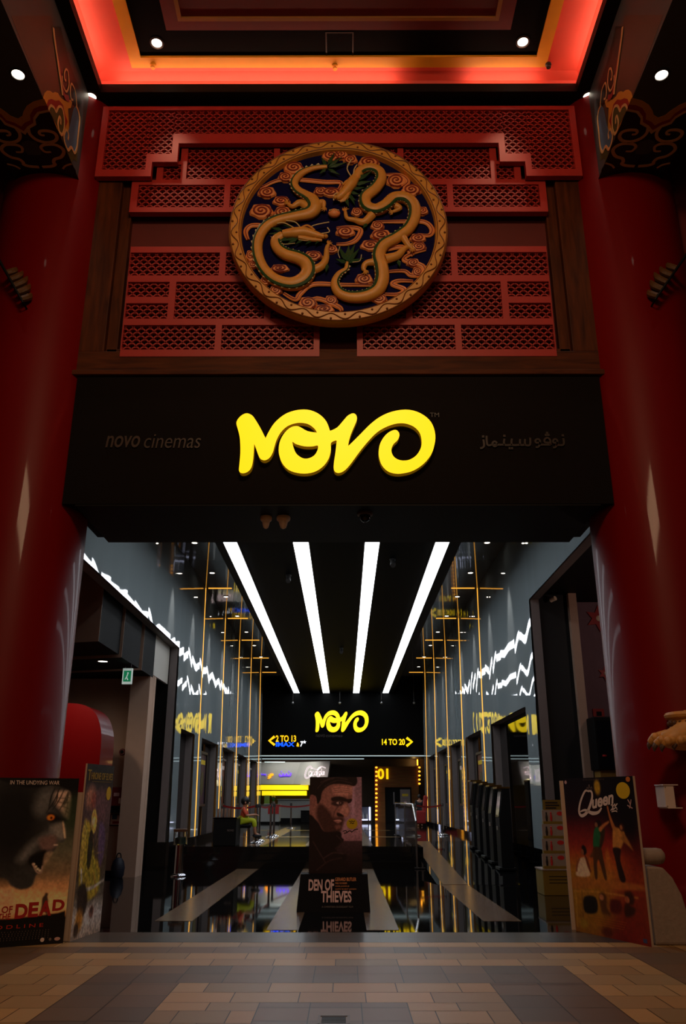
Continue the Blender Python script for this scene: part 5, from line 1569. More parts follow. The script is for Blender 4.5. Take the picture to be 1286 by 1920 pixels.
# van roof and windows
cv.poly(QQ([(100, 1180), (380, 1190), (860, 1260), (860, 1320), (380, 1300), (100, 1310)]), (176, 104, 44), .03, .8)
cv.poly(QQ([(215, 1400), (355, 1405), (360, 1560), (215, 1560)]), (30, 26, 20), .02)
cv.poly(QQ([(530, 1430), (640, 1440), (640, 1560), (530, 1560)]), (86, 26, 20), .03)
cv.line(QQ([(100, 1335), (400, 1345), (830, 1400)]), .010, (200, 140, 60), .02); cv.line(QQ([(110, 1340), (110, 1700)]), .02, (190, 140, 50), .03); cv.line(QQ([(190, 1340), (190, 1640)]), .012, (120, 80, 30), .02)
cv.poly(QQ([(400, 1370), (450, 1350), (485, 1400), (480, 1500), (520, 1590), (430, 1570), (405, 1480)]), (92, 54, 26), .03); cv.ell(*uq(425, 1400), .03, .018, (190, 120, 80), .5)
cv.poly(QQ([(690, 1350), (750, 1330), (790, 1390), (780, 1470), (740, 1480), (800, 1520), (770, 1590), (690, 1600), (680, 1500), (710, 1440)]), (58, 28, 18), .03); cv.ell(*uq(715, 1420), .03, .02, (170, 92, 60), .5)
cv.ell(*uq(190, 1680), .06, .03, (170, 140, 40), .8, .6); cv.ell(*uq(470, 1770), .07, .03, (84, 30, 18), .8, .8)
# reaching woman in green
cv.poly(QQ([(400, 555), (450, 545), (470, 600), (450, 640), (395, 640)]), (34, 20, 20), .015)
cv.ell(*uq(408, 600), .022, .018, (150, 96, 70), .4)
cv.poly(QQ([(385, 645), (440, 630), (455, 700), (440, 800), (445, 860), (370, 860), (360, 790)]), (34, 104, 62), .015)
cv.poly(QQ([(440, 640), (500, 640), (490, 760), (450, 860), (430, 850), (455, 740)]), (52, 40, 24), .02)
cv.line(QQ([(450, 650), (495, 605), (550, 565)]), [.04, .03, .018], (196, 118, 66), .012)
cv.poly(QQ([(360, 860), (445, 860), (470, 980), (500, 1190), (470, 1195), (420, 1000), (395, 1030), (390, 1190), (360, 1190), (352, 1000)]), (78, 48, 26), .015)
cv.poly(QQ([(370, 880), (315, 950), (350, 960)]), (100, 60, 30), .02)
# reaching man with open shirt
cv.line(QQ([(545, 390), (560, 480), (600, 620), (640, 690)]), [.02, .024, .045, .06], (186, 112, 60), .012)
cv.poly(QQ([(600, 640), (680, 640), (720, 700), (700, 800), (660, 870), (590, 860), (585, 760)]), (196, 132, 62), .02)
cv.poly(QQ([(690, 680), (740, 740), (800, 880), (740, 820), (690, 770)]), (170, 112, 54), .02)
cv.ell(*uq(690, 625), .034, .026, (60, 30, 20), .4); cv.ell(*uq(684, 628), .018, .015, (180, 110, 70), .5)
cv.poly(QQ([(585, 860), (668, 870), (660, 1000), (710, 1210), (650, 1215), (610, 1020), (600, 960)]), (40, 24, 24), .015)
# seated woman in white
cv.poly(QQ([(225, 835), (260, 840), (278, 900), (250, 940), (220, 900)]), (30, 18, 18), .015); cv.ell(*uq(226, 905), .02, .02, (150, 84, 56), .4)
cv.poly(QQ([(180, 985), (250, 965), (270, 1040), (300, 1170), (130, 1165), (160, 1060)]), (232, 196, 160), .015)
cv.line(QQ([(180, 985), (145, 1060), (140, 1110)]), .024, (150, 84, 54), .012); cv.line(QQ([(258, 950), (290, 1050), (310, 1120)]), [.02, .03, .02], (110, 50, 34), .015)
cv.ell(*uq(520, 980), .03, .06, (210, 130, 46), .8, .6)
cv.noise(40, .16, 8); cv.noise(90, .10, 9)
B4.print(cv, 1.1)
def scr(par, pts, w, m, name):
    mb = MB()
    for p in pts: stroke(mb, [B4.at(*uq(x, y)) for x, y in p], w, B4.n, .0015, 6)
    return mb.build(name, m, par)
scr(t, [[(345, 215), (300, 210), (240, 330), (215, 450), (250, 495), (320, 440), (375, 300), (375, 220), (340, 205)]], [.02, .035, .04, .02], INK_W, 'script_letter')
scr(t, [[(225, 450), (290, 430), (370, 465), (440, 455), (480, 405)]], [.012, .045, .02], INK_W, 'script_tail')
qa = uq(378, 418); qb = uq(628, 352)
dx_ = (qb[0] - qa[0]) * B4.w; dy_ = -(qb[1] - qa[1]) * B4.h
an_ = math.atan2(dy_, dx_); ux_ = B4.u * math.cos(an_) + B4.up * math.sin(an_); uy_ = B4.up * math.cos(an_) - B4.u * math.sin(an_)
text('ueen', INK_W, t, 'script_letters', B4.at(*qa), ux_, uy_, math.hypot(dx_, dy_), .105, B4.n, .0015, .35, .03)
scr(t, [[(320, 195), (325, 165), (340, 180), (350, 135), (362, 178), (378, 160), (378, 192), (325, 196)]], .008, INK_G, 'crown_mark')
scr(t, [[(585, 375), (605, 365), (600, 395), (630, 360), (628, 390), (655, 355)], [(580, 435), (610, 400), (600, 430), (640, 400), (650, 430)], [(590, 450), (630, 440), (650, 450)]], .012, INK_W, 'small_script')
q0 = uq(720, 205); B4.disc(q0[0], q0[1], .09, .052, INK_Y, 'round_sticker')
for k, w in ((2, 'Now'), (3, 'Showing')):
    y = 150 + k * 30; a = uq(680 + 8 * (k % 2), y); b = uq(762 - 8 * (k % 2), y + 22); B4.word(w, a[0], a[1], b[0], b[1], INK_K, 'sticker_text')
q0 = uq(775, 75); B4.disc(q0[0], q0[1], .028, .016, INK_O, 'small_badge')
a = uq(70, 105); B4.disc(a[0], a[1], .018, .012, INK_P, 'corner_mark')
a = uq(285, 70); b = uq(520, 80); B4.word('I l I i l I l i I l I I l', a[0], a[1], b[0], b[1], INK_G, 'credit_line')
scr(t, [[(765, 310), (785, 350), (790, 380), (780, 410)], [(800, 310), (795, 350), (790, 380)], [(760, 375), (790, 395), (812, 410)]], .012, INK_P, 'winged_mark')
for k in range(4):
    a = uq(290 + 20 * k, 1600 + 28 * k); b = uq(690 - 10 * k, 1616 + 28 * k + 30); B4.word('I l i I l I i l I I l i l I i I l i I l I I i l'[k:], a[0], a[1], b[0], a[1] + .006, INK_O, 'credit_line', 0, -.01)
a = uq(865, 1830); b = uq(915, 1870); mb = MB(); mb.obox(B4.at((a[0] + b[0]) / 2, (a[1] + b[1]) / 2), B4.u * .03, B4.up * .02, B4.n * .0015); mb.build('corner_badge', mat('ink_blue', (60, 70, 120), .5, vary=0), t)

scr(t, [[(760, 160), (740, 172), (720, 158), (700, 172), (682, 160)], [(745, 190), (725, 202), (705, 188), (695, 200)]], .012, INK_K, 'sticker_script')

# ================================================================== LOBBY FURNITURE
ZP = .45
def zpt(px, py, z): return PZ(px, py, z)
# chrome post with a clear collecting box, left of the entrance floor
GLASS = mat('clear_glass', (235, 240, 240), .02, vary=0, trans=1.0)
p = zpt(334, 1643, 0); t = thing('collection_post', 'chrome post with a clear box on top, left on the black granite floor', 'post', (p.x, p.y, 0))
mb = MB(); mb.lathe((p.x, p.y, 0), [(.17, 0), (.17, .02), (.14, .05), (.10, .06), (.095, .62)], 28); mb.build('post', CHROME, t, smooth=True)
mb = MB(); mb.lathe((p.x, p.y, .62), [(.15, 0), (.15, .02), (.15, .26), (.14, .26), (.14, .02), (0, .02)], 28); mb.build('clear_box', GLASS, t, smooth=True)
mb = MB(); mb.lathe((p.x, p.y, .88), [(.155, 0), (.155, .05), (.06, .06), (.06, .05), (0, .05)], 28); mb.build('lid', mat('bronze_lid', (120, 84, 64), .3, metal=.7), t, smooth=True)
mb = MB(); mb.lathe((p.x, p.y, .641), [(.12, 0), (.11, .12), (0, .14)], 16); mb.build('green_contents', mat('green_paper', (24, 50, 36), .6), t, smooth=True)

# glass balustrade beside the steps
t = thing('balustrade', 'glass balustrade with a sloping steel rail beside the black steps', 'balustrade', (1.80, 21, 0))
mb = MB(); mb.box((1.775, 20.75, .02), (1.795, 20.79, 1.02)); mb.box((1.775, 24.4, .45), (1.795, 24.44, 1.42)); mb.box((1.775, 29.0, .45), (1.795, 29.04, 1.42))
for i, (y0, z0, y1, z1) in enumerate(((20.75, 0.02, 20.79, 1.02), (24.4, .452, 24.44, 1.42), (29.0, .452, 29.04, 1.42))):
    mb = MB(); mb.box((1.765, y0, z0), (1.805, y1, z1)); mb.box((1.73, y0 - .04, z0), (1.84, y1 + .04, z0 + .015)); mb.build('post', STEEL, t)
mb = MB(); mb.tube([(1.785, 20.7, 1.04), (1.785, 21.6, 1.42), (1.785, 29.05, 1.44)], .025, 10); mb.build('handrail', CHROME, t, smooth=True)
mb = MB(); mb.prism([(1.78, 20.82, .12), (1.78, 21.62, .50), (1.78, 24.38, .50), (1.78, 24.38, 1.38), (1.78, 21.62, 1.36), (1.78, 20.82, 1.0)], (.01, 0, 0)); mb.build('glass_panel', GLASS, t)
mb = MB(); mb.box((1.78, 24.46, .50), (1.79, 28.98, 1.38)); mb.build('glass_panel', GLASS, t)

# queue stanchions with red belts
BELT = mat('red_belt', (150, 16, 16), .6, vary=.05)
def stanchion(x, y, label, group='chrome queue posts'):
    t = thing('queue_post', label, 'queue post', (x, y, ZP + .003), group)
    mb = MB(); mb.lathe((x, y, ZP + .003), [(.17, 0), (.17, .012), (.12, .045), (.05, .06)], 28); mb.build('base', CHROME, t, smooth=True)
    mb = MB(); mb.lathe((x, y, ZP + .05), [(.032, 0), (.032, .84)], 16); mb.build('pole', CHROME, t, smooth=True)
    mb = MB(); mb.lathe((x, y, ZP + .88), [(.042, 0), (.042, .08), (.03, .10)], 16); mb.build('belt_head', mat('belt_head_dark', (40, 38, 38), .4), t, smooth=True)
    return V((x, y, ZP + .93))
tops = []
for (px, py, lab) in ((479.5, 1580, 'nearest chrome queue post beside the seated child'), (485, 1576.5, 'chrome queue post just right of the nearest one by the seated child'), (506.5, 1570, 'third chrome queue post along the red belt on the left'), (513, 1567, 'fourth chrome queue post along the red belt on the left'), (545, 1553, 'slim chrome queue post standing alone before the snack counter')):
    p = zpt(px, py, ZP + .02); tops.append(stanchion(p.x, p.y, lab))
def belt(a, b, label):
    t = thing('queue_belt', label, 'belt', tuple(a), 'red queue belts')
    P = [a + (b - a) * (i / 10) + V((0, 0, -.06 * math.sin(PI * i / 10))) for i in range(11)]
    vs = [p + V((0, 0, dz)) for p in P for dz in (-.025, .025)]
    mb = MB(); mb.add(vs + [v + V((0, .004, 0)) for v in vs], [(2 * i, 2 * i + 2, 2 * i + 3, 2 * i + 1) for i in range(10)] + [(22 + 2 * i + 1, 22 + 2 * i + 3, 22 + 2 * i + 2, 22 + 2 * i) for i in range(10)] + [(2 * i, 2 * i + 22, 2 * i + 24, 2 * i + 2) for i in range(10)] + [(2 * i + 1, 2 * i + 3, 2 * i + 25, 2 * i + 23) for i in range(10)])
    mb.build('belt', BELT, t)
p = zpt(416, 1580, ZP); pl = V((p.x, tops[0].y + .3, tops[0].z))
belt(pl, tops[0], 'red queue belt stretched in front of the seated child')
belt(tops[1], tops[2], 'red queue belt running back between the left chrome posts')
belt(tops[3], tops[3] + V((1.1, 3.2, 0)), 'red queue belt reaching from the fourth left post toward the snack counter')
p = zpt(780, 1567, ZP + .02); tp = stanchion(p.x, p.y, 'chrome queue post beside the red armchair on the right')
p2 = zpt(831, 1565, ZP + .02); tp2 = stanchion(min(p2.x, 3.6), p2.y, 'chrome queue post near the right wall')
belt(tp, tp2, 'red queue belt between the two right chrome posts')

# black podium with stacked leaflets, left
p = zpt(398, 1587, ZP); q = zpt(441, 1587, ZP)
t = thing('podium', 'black podium box in front of the seated child on the raised floor', 'podium', ((p.x + q.x) / 2, p.y + .4, ZP))
h = PY(420, 1535, p.y).z
mb = MB(); mb.box((p.x, p.y + .02, ZP), (q.x, p.y + .9, h)); mb.build('body', BLACK, t, bevel=.02)
mb = MB(); mb.box((p.x - .02, p.y, h), (q.x + .02, p.y + .92, h + .03)); mb.build('top', BLACK_GLOSS, t, bevel=.008)
a = PY(426, 1555, p.y); text('NOVO', INK_G, t, 'podium_lettering', a + V((0, .015, -.05)), (1, 0, 0), (0, 0, 1), .16, .05, (0, -1, 0), .003)
CARDS = mat('leaflet_tan', (150, 108, 82), .6)
for k in range(5):
    x = p.x + .04 + k * .09
    o = MB(); o.box((x, p.y + .30, h + .031), (x + .02, p.y + .52, h + .23)); o = o.build('leaflet', CARDS, None)
    tag(o, 'tan leaflets standing in a row on the black podium', 'leaflet', 'leaflets on the podium')

# seated child
SKIN = mat('skin', (186, 128, 98), .5, vary=.05)
HAIR = mat('dark_hair', (20, 16, 15), .5, vary=.1)
ORANGE = mat('orange_shirt', (206, 74, 44), .7, vary=.08)
LIME = mat('lime_trousers', (186, 196, 16), .7, vary=.08)
DARKCL = mat('dark_cloth', (26, 26, 30), .7, vary=.1)
c0 = PZ(452, 1583, ZP); cy = c0.y; 
def px3(x, y, dy=0.0): return PY(x, y, cy + dy)
stool = thing('stool', 'dark stool under the seated child in orange', 'stool', (px3(455, 1560).x, cy + .12, ZP))
sz = px3(455, 1541).z - .06
sx = px3(453, 1560).x
mb = MB(); mb.box((sx - .22, cy - .06, sz - .09), (sx + .22, cy + .36, sz)); mb.build('seat', BLACK, stool, bevel=.03)
for dx in (-.18, .18):
    for dy in (0.0, .30): mb = MB(); mb.tube([(sx + dx, cy + dy, ZP + .002), (sx + dx * .9, cy + dy, sz - .08)], .02, 8); mb.build('leg', STEEL, stool, smooth=True)
ch = thing('person', 'child in orange shirt and lime trousers sitting sideways by the queue posts', 'person', (sx, cy + .1, ZP))
yv = .12
hip = V((sx, cy + yv, sz + .08)); chest = hip + V((.02, 0, .22)); neck = chest + V((.02, 0, .12)); hd = neck + V((.03, 0, .11))
kL = hip + V((.30, -.10, .02)); kR = hip + V((.30, .10, .02)); fL = kL + V((.06, 0, -.34)); fR = kR + V((.02, 0, -.34))
shL = chest + V((0, -.13, .08)); shR = chest + V((0, .13, .08)); eL = shL + V((.10, -.02, -.17)); eR = shR + V((.10, .02, -.17)); wL = eL + V((.17, .05, .02)); wR = eR + V((.17, -.05, .02))
J = {'hip': (hip, .10), 'chest': (chest, .10), 'neck': (neck, .042), 'head': (hd, .085), 'crown': (hd + V((0, 0, .07)), .075),
     'hl': (hip + V((.02, -.08, 0)), .075), 'hr': (hip + V((.02, .08, 0)), .075), 'kl': (kL, .055), 'kr': (kR, .055), 'fl': (fL, .036), 'fr': (fR, .036), 'tl': (fL + V((.12, 0, -.03)), .03), 'tr': (fR + V((.12, 0, -.03)), .03),
     'sl': (shL, .05), 'sr': (shR, .05), 'el': (eL, .034), 'er': (eR, .034), 'wl': (wL, .026), 'wr': (wR, .026), 'gl': (wL + V((.06, .01, 0)), .024), 'gr': (wR + V((.06, -.01, 0)), .024)}
E = [('hip', 'chest'), ('chest', 'neck'), ('neck', 'head'), ('head', 'crown'), ('hip', 'hl'), ('hip', 'hr'), ('hl', 'kl'), ('hr', 'kr'), ('kl', 'fl'), ('kr', 'fr'), ('fl', 'tl'), ('fr', 'tr'), ('chest', 'sl'), ('chest', 'sr'), ('sl', 'el'), ('sr', 'er'), ('el', 'wl'), ('er', 'wr'), ('wl', 'gl'), ('wr', 'gr')]
body = skin_body('body', J, E, SKIN, ch)
G = lambda k, f=1.22: (J[k][0], J[k][1] * f)
pass
skin_body('shirt', {k: G(k) for k in ('hip', 'chest', 'sl', 'sr', 'el', 'er')}, [('hip', 'chest'), ('chest', 'sl'), ('chest', 'sr'), ('sl', 'el'), ('sr', 'er')], ORANGE, ch)
mid = lambda a, b, f: (J[a][0].lerp(J[b][0], f), J[a][1] * (1 - f) + J[b][1] * f)
tr = {k: G(k, 1.25) for k in ('hip', 'hl', 'hr', 'kl', 'kr')}
for s_ in 'lr': m_ = mid('k' + s_, 'f' + s_, .55); tr['c' + s_] = (m_[0], m_[1] * 1.4)
skin_body('trousers', tr, [('hip', 'hl'), ('hip', 'hr'), ('hl', 'kl'), ('hr', 'kr'), ('kl', 'cl'), ('kr', 'cr')], LIME, ch)
mb = MB(); mb.ball(hd + V((-.025, 0, .045)), (.115, .11, .11), 16, 10); mb.build('hair', HAIR, ch, smooth=True)
mb = MB(); mb.ball(hd + V((.10, 0, -.01)), (.022, .016, .022), 8, 6); mb.build('nose', SKIN, ch, smooth=True)
mb = MB()
for sy in (-1, 1): mb.ball(hd + V((.085, sy * .04, .02)), (.012, .014, .01), 8, 5)
mb.build('eyes', HAIR, ch)
mb = MB(); mb.ball(hd + V((.088, 0, -.055)), (.01, .028, .007), 8, 5); mb.build('mouth', mat('lips', (140, 70, 64), .5), ch)
mb = MB()
for sy in (-1, 1): mb.ball(hd + V((.0, sy * .10, .0)), (.02, .014, .032), 8, 5)
mb.build('ears', SKIN, ch, smooth=True)
for g_, sg_ in (('gl', 1), ('gr', -1)):
    mb = MB(); g0 = J[g_][0]
    for k in range(4):
        b0 = g0 + V((.015, (k - 1.5) * .013, 0)); mb.tube([b0, b0 + V((.035, 0, -.004)), b0 + V((.055, 0, -.022))], [.008, .0075, .005], 6)
    mb.tube([g0 + V((-.01, sg_ * .022, .008)), g0 + V((.02, sg_ * .036, .01))], [.009, .006], 6)
    mb.build('hand', SKIN, ch, smooth=True)
for f_ in 'lr':
    mb = MB(); f0 = J['f' + f_][0]; mb.ball(f0 + V((.05, 0, -.045)), (.115, .05, .05), 12, 8); mb.build('shoe', DARKCL, ch, smooth=True)

# red armchair with a dark-clothed visitor behind it, right
ARM = mat('red_armchair', (150, 20, 20), .6, vary=.1)
p = zpt(776, 1551, ZP); q = zpt(799, 1551, ZP)
t = thing('armchair', 'red armchair beside the glass balustrade at the right', 'chair', ((p.x + q.x) / 2, p.y + .3, ZP))
yy = p.y
mb = MB(); mb.box((p.x, yy, ZP + .14), (q.x, yy + .6, ZP + .46)); mb.build('seat', ARM, t, bevel=.06)
mb = MB(); mb.prism([(q.x - .14, yy, ZP + .4), (q.x + .0, yy, ZP + .4), (q.x + .12, yy, ZP + 1.25), (q.x - .02, yy, ZP + 1.3)], (0, .6, 0)); mb.build('backrest', ARM, t, bevel=.05)
for dy in (-.06, .56):
    mb = MB(); mb.box((p.x + .02, yy + dy, ZP + .14), (q.x, yy + dy + .12, ZP + .66)); mb.build('armrest', ARM, t, bevel=.05)
for dx in (.05, .5):
    for dy in (.03, .55): mb = MB(); mb.box((p.x + dx, yy + dy, ZP), (p.x + dx + .05, yy + dy + .05, ZP + .15)); mb.build('leg', BLACK, t)
vy = yy + 1.5
hp = PY(786, 1494, vy)
pr = thing('person', 'visitor in dark clothes seen in silhouette behind the red armchair', 'person', (hp.x, vy, ZP))
sc = (hp.z - ZP) / 1.55
def pp(x, y, z): return V((hp.x + x * sc, vy + y * sc, ZP + z * sc))
JJ = {'hip': (pp(0, 0, .88), .13), 'waist': (pp(0, 0, 1.05), .12), 'chest': (pp(0, 0, 1.24), .14), 'neck': (pp(0, 0, 1.42), .05), 'head': (pp(0, -.01, 1.53), .085), 'crown': (pp(0, 0, 1.62), .08),
      'hl': (pp(-.09, 0, .86), .09), 'hr': (pp(.09, 0, .86), .09), 'kl': (pp(-.10, -.02, .47), .06), 'kr': (pp(.10, -.02, .47), .06), 'al': (pp(-.10, .02, .07), .042), 'ar': (pp(.10, .02, .07), .042), 'tl': (pp(-.11, -.13, .04), .035), 'tr': (pp(.11, -.13, .04), .035),
      'sl': (pp(-.19, 0, 1.33), .06), 'sr': (pp(.19, 0, 1.33), .06), 'el': (pp(-.24, -.02, 1.06), .042), 'er': (pp(.24, -.02, 1.06), .042), 'wl': (pp(-.20, -.18, .92), .03), 'wr': (pp(.20, -.18, .92), .03), 'gl': (pp(-.16, -.25, .92), .03), 'gr': (pp(.16, -.25, .92), .03)}
JJ = {k: (v[0], v[1] * sc) for k, v in JJ.items()}
E2 = [('hip', 'waist'), ('waist', 'chest'), ('chest', 'neck'), ('neck', 'head'), ('head', 'crown'), ('hip', 'hl'), ('hip', 'hr'), ('hl', 'kl'), ('hr', 'kr'), ('kl', 'al'), ('kr', 'ar'), ('al', 'tl'), ('ar', 'tr'), ('chest', 'sl'), ('chest', 'sr'), ('sl', 'el'), ('sr', 'er'), ('el', 'wl'), ('er', 'wr'), ('wl', 'gl'), ('wr', 'gr')]
skin_body('body', JJ, E2, SKIN, pr)
J = JJ
skin_body('jacket', {k: G(k) for k in ('hip', 'waist', 'chest', 'sl', 'sr', 'el', 'er', 'wl', 'wr')}, [('hip', 'waist'), ('waist', 'chest'), ('chest', 'sl'), ('chest', 'sr'), ('sl', 'el'), ('sr', 'er'), ('el', 'wl'), ('er', 'wr')], DARKCL, pr)
skin_body('trousers', {k: G(k, 1.25) for k in ('hip', 'hl', 'hr', 'kl', 'kr', 'al', 'ar')}, [('hip', 'hl'), ('hip', 'hr'), ('hl', 'kl'), ('hr', 'kr'), ('kl', 'al'), ('kr', 'ar')], DARKCL, pr)
mb = MB(); mb.ball(J['head'][0] + V((0, .02, .04)) * sc, V((.105, .115, .12)) * sc, 14, 9); mb.build('hair', HAIR, pr, smooth=True)

# self-service ticket machines along the right wall
SCREEN = mat('dark_screen', (16, 16, 22), .08, vary=0)
KIOSK = mat('kiosk_black', (14, 14, 15), .55, vary=.05, spec=.2)
nm5 = ['nearest', 'second', 'third', 'fourth', 'farthest']
for k in range(5):
    y = 18.9 + k * .95; x = 3.52
    zb = max(0, .45 * (y + .2 - 17) / 7.5) if y < 24.5 else .45
    zb += .006
    t = thing('ticket_machine', '%s of five black ticket machines along the right lobby wall' % nm5[k] if k in (0, 4) else '%s black ticket machine from the entrance along the right lobby wall' % nm5[k], 'ticket machine', (x, y, zb), 'black ticket machines')
    mb = MB(); mb.box((x - .18, y - .26, zb), (x + .18, y + .26, zb + .05)); mb.build('foot', KIOSK, t, bevel=.01)
    mb = MB(); mb.prism([(x - .12, y - .24, zb + .05), (x + .14, y - .24, zb + .05), (x + .14, y - .24, zb + 1.62), (x - .02, y - .24, zb + 1.62), (x - .12, y - .24, zb + 1.0)], (0, .48, 0)); mb.build('body', KIOSK, t, bevel=.012)
    mb = MB(); mb.prism([(x - .121, y - .19, zb + 1.04), (x - .036, y - .19, zb + 1.56), (x - .036, y + .19, zb + 1.56), (x - .121, y + .19, zb + 1.04)], (-.008, 0, .0013)); mb.build('screen', SCREEN, t)
    mb = MB(); mb.box((x - .14, y - .25, zb + 1.62), (x + .15, y + .25, zb + 1.66)); mb.build('gold_cap', mat('gold_cap', (120, 94, 44), .3, metal=1.0, vary=0), t, bevel=.006)
    mb = MB(); mb.box((x - .135, y - .10, zb + .78), (x - .12, y + .10, zb + .86)); mb.build('card_slot', STEEL, t)

# poster cases in the wall niches
CASE = mat('case_frame', (30, 28, 28), .3, vary=.05)
INKS = [mat('poster_teal', (28, 60, 70), .4, vary=.4, scale=3), mat('poster_plum', (60, 32, 52), .4, vary=.4, scale=3), mat('poster_rust', (104, 52, 30), .4, vary=.4, scale=3), mat('poster_olive', (66, 66, 30), .4, vary=.4, scale=3)]
od = ['first', 'second', 'third', 'fourth', 'fifth']
for s, sd in ((-1, 'left'), (1, 'right')):
    for k, (a, b) in enumerate(NICHES):
        if s > 0 and k == 0 or s < 0 and k == 0: continue
        yc = (a + b) / 2; hw = min(.62, (b - a) / 2 - .2)
        x = s * (W + .262)
        t = thing('poster_case', 'black-framed poster case in the %s wall niche from the entrance on the %s side' % (od[k], sd), 'poster case', (x, yc, 1.3), 'poster cases in the wall niches')
        xa, xb = sorted((x, x - s * .07))
        mb = MB(); mb.box((xa, yc - hw, 1.35), (xb, yc + hw, 1.42)); mb.box((xa, yc - hw, 2.85), (xb, yc + hw, 2.92)); mb.box((xa, yc - hw, 1.42), (xb, yc - hw + .06, 2.85)); mb.box((xa, yc + hw - .06, 1.42), (xb, yc + hw, 2.85)); mb.build('frame', CASE, t)
        xa, xb = sorted((x, x - s * .03)); mb = MB(); mb.box((xa, yc - hw + .06, 1.42), (xb, yc + hw - .06, 2.85)); po = mb.build('poster', INKS[(k + (s > 0)) % 4], t)
        xf = x - s * .031
        mb = MB(); mb.prism([(xf, yc + (hw - .2) * math.cos(2 * PI * i / 20) * .7, 2.0 + .35 * math.sin(2 * PI * i / 20)) for i in range(20)], (-s * .004, 0, 0)); mb.build('poster_figure', INKS[(k + 2) % 4], po)
        mb = MB(); mb.box((min(xf, xf - s * .004), yc - hw + .2, 2.55), (max(xf, xf - s * .004), yc + hw - .2, 2.68)); mb.build('poster_title', INK_Y if k % 2 else INK_W, po)

# yellow card stand behind the right film board
YEL = mat('yellow_card', (112, 88, 10), .55, vary=.06)
CARDW = mat('card_white', (140, 124, 116), .55, vary=.05)
Ys = 15.1
t = thing('card_stand', 'yellow tiered card stand beside the right film board', 'display stand', (3.6, Ys, 0))
def ps(px, py, dy=0.0): return PY(px, py, Ys + dy)
bx0 = ps(1006, 1690).x + .14; bx1 = bx0 + .95
zt = ps(1030, 1632).z
mb = MB(); mb.box((bx0, Ys, 0), (bx1, Ys + .55, zt)); mb.build('base', YEL, t, bevel=.01)
mb = MB(); mb.box((bx0 - .01, Ys - .01, zt), (bx1 + .01, Ys + .56, zt + .02)); mb.build('shelf', CARDW, t)
a = ps(1013, 1670, -.005); text('GIFT CARDS', INK_K, t, 'base_lettering', (bx0 + .08, Ys - .001, zt * .30), (1, 0, 0), (0, 0, 1), .26, .03, (0, -1, 0), .002) if False else None
for k in range(4):
    dy = .03 + k * .12
    z0 = zt + .02 + k * .235; x_in = bx0 + .03 + k * .045
    mb = MB(); mb.box((x_in, Ys + dy, z0), (bx1 - .03, Ys + dy + .10, z0 + .045)); tr_ = mb.build('tier', YEL, t)
    mb = MB(); mb.box((x_in, Ys + dy + .06, z0 + .045), (bx1 - .03, Ys + dy + .10, z0 + .235)); mb.build('back_card', CARDW, tr_)
    for j in range(4):
        xx = x_in + .03 + j * .2
        if j % 2:
            mb = MB(); mb.box((xx, Ys + dy + .02, z0 + .045), (xx + .16, Ys + dy + .026, z0 + .165)); c_ = mb.build('white_card', CARDW, tr_)
            mb = MB(); mb.prism([(xx + .08 + .06 * math.cos(2 * PI * i / 16), Ys + dy + .018, z0 + .175 + .035 * math.sin(2 * PI * i / 16)) for i in range(16)], (0, .006, 0)); mb.build('red_badge', INK_R, tr_)
        else:
            for f_ in range(2):
                x2 = xx + .03 + f_ * .08
                mb = MB(); mb.ball((x2 + .015, Ys + dy + .055, z0 + .185), .016, 8, 6); mb.tube([(x2 + .015, Ys + dy + .055, z0 + .17), (x2 + .015, Ys + dy + .055, z0 + .11), (x2 + .015, Ys + dy + .055, z0 + .05)], [.012, .022, .014], 8); mb.build('printed_figure', INK_R if f_ else INK_K, tr_, smooth=True)
z1 = zt + .02 + 4 * .235
xh = bx0 + .2
mb = MB(); mb.box((xh, Ys + .47, z1 - .05), (bx1 - .03, Ys + .50, z1 + .17)); hb = mb.build('header', YEL, t)
for k, w_ in enumerate((.22, .25, .19)):
    mb = MB(); mb.box((xh + .04, Ys + .466, z1 + .11 - k * .045), (xh + .04 + w_, Ys + .47, z1 + .135 - k * .045)); mb.build('header_line', INK_K, hb)
for k, w_ in enumerate((.36, .3, .34)):
    mb = MB(); mb.box((bx0 + .1, Ys - .003, zt - .1 - k * .05), (bx0 + .1 + w_, Ys, zt - .088 - k * .05)); mb.build('base_line', INK_K, t)

# dark display box and red notice in the recess on the right
p0 = PY(1101, 1347, 17.0); p1 = PY(1148, 1445, 17.0)
t = thing('display_box', 'black display box on a yellow plinth in the recess right of the entrance', 'display', ((p0.x + p1.x) / 2, 17.0, 0))
mb = MB(); mb.box((p0.x, 16.6, p1.z), (p1.x + .2, 17.1, p0.z)); mb.build('cabinet', BLACK, t, bevel=.02)
mb = MB(); mb.box((p0.x + .05, 16.594, p1.z + .06), (p1.x + .15, 16.602, p0.z - .08)); mb.build('screen', SCREEN, t)
mb = MB(); mb.box((p0.x + .05, 16.65, 0), (p1.x + .15, 17.05, p1.z)); mb.build('plinth', mat('dull_yellow', (140, 104, 40), .6), t)
mb = MB(); mb.lathe(((p0.x + p1.x) / 2 - .05, 16.62, p1.z + .25), [(.05, 0), (.05, .03), (0, .04)], 12); mb.build('knob', INK_R, t)
mb = MB(); mb.box((p1.x - .05, 16.59, p1.z + .14), (p1.x + .05, 16.60, p1.z + .26)); mb.build('orange_light', mat('orange_light', (255, 150, 30), .5, emit=.5, vary=0), t)
p = PY(1122, 1338, 17.98)
t = thing('notice', 'small dark red notice on the mauve wall above the black display box', 'notice', (p.x, 17.97, p.z))
mb = MB(); mb.box((p.x - .12, 17.96, p.z - .12), (p.x + .12, 18.0, p.z + .10)); mb.build('panel', INK_R, t, bevel=.005)
mb = MB(); mb.box((p.x - .05, 17.95, p.z - .05), (p.x + .06, 17.962, p.z + .04)); mb.build('plate', BLACK, t)
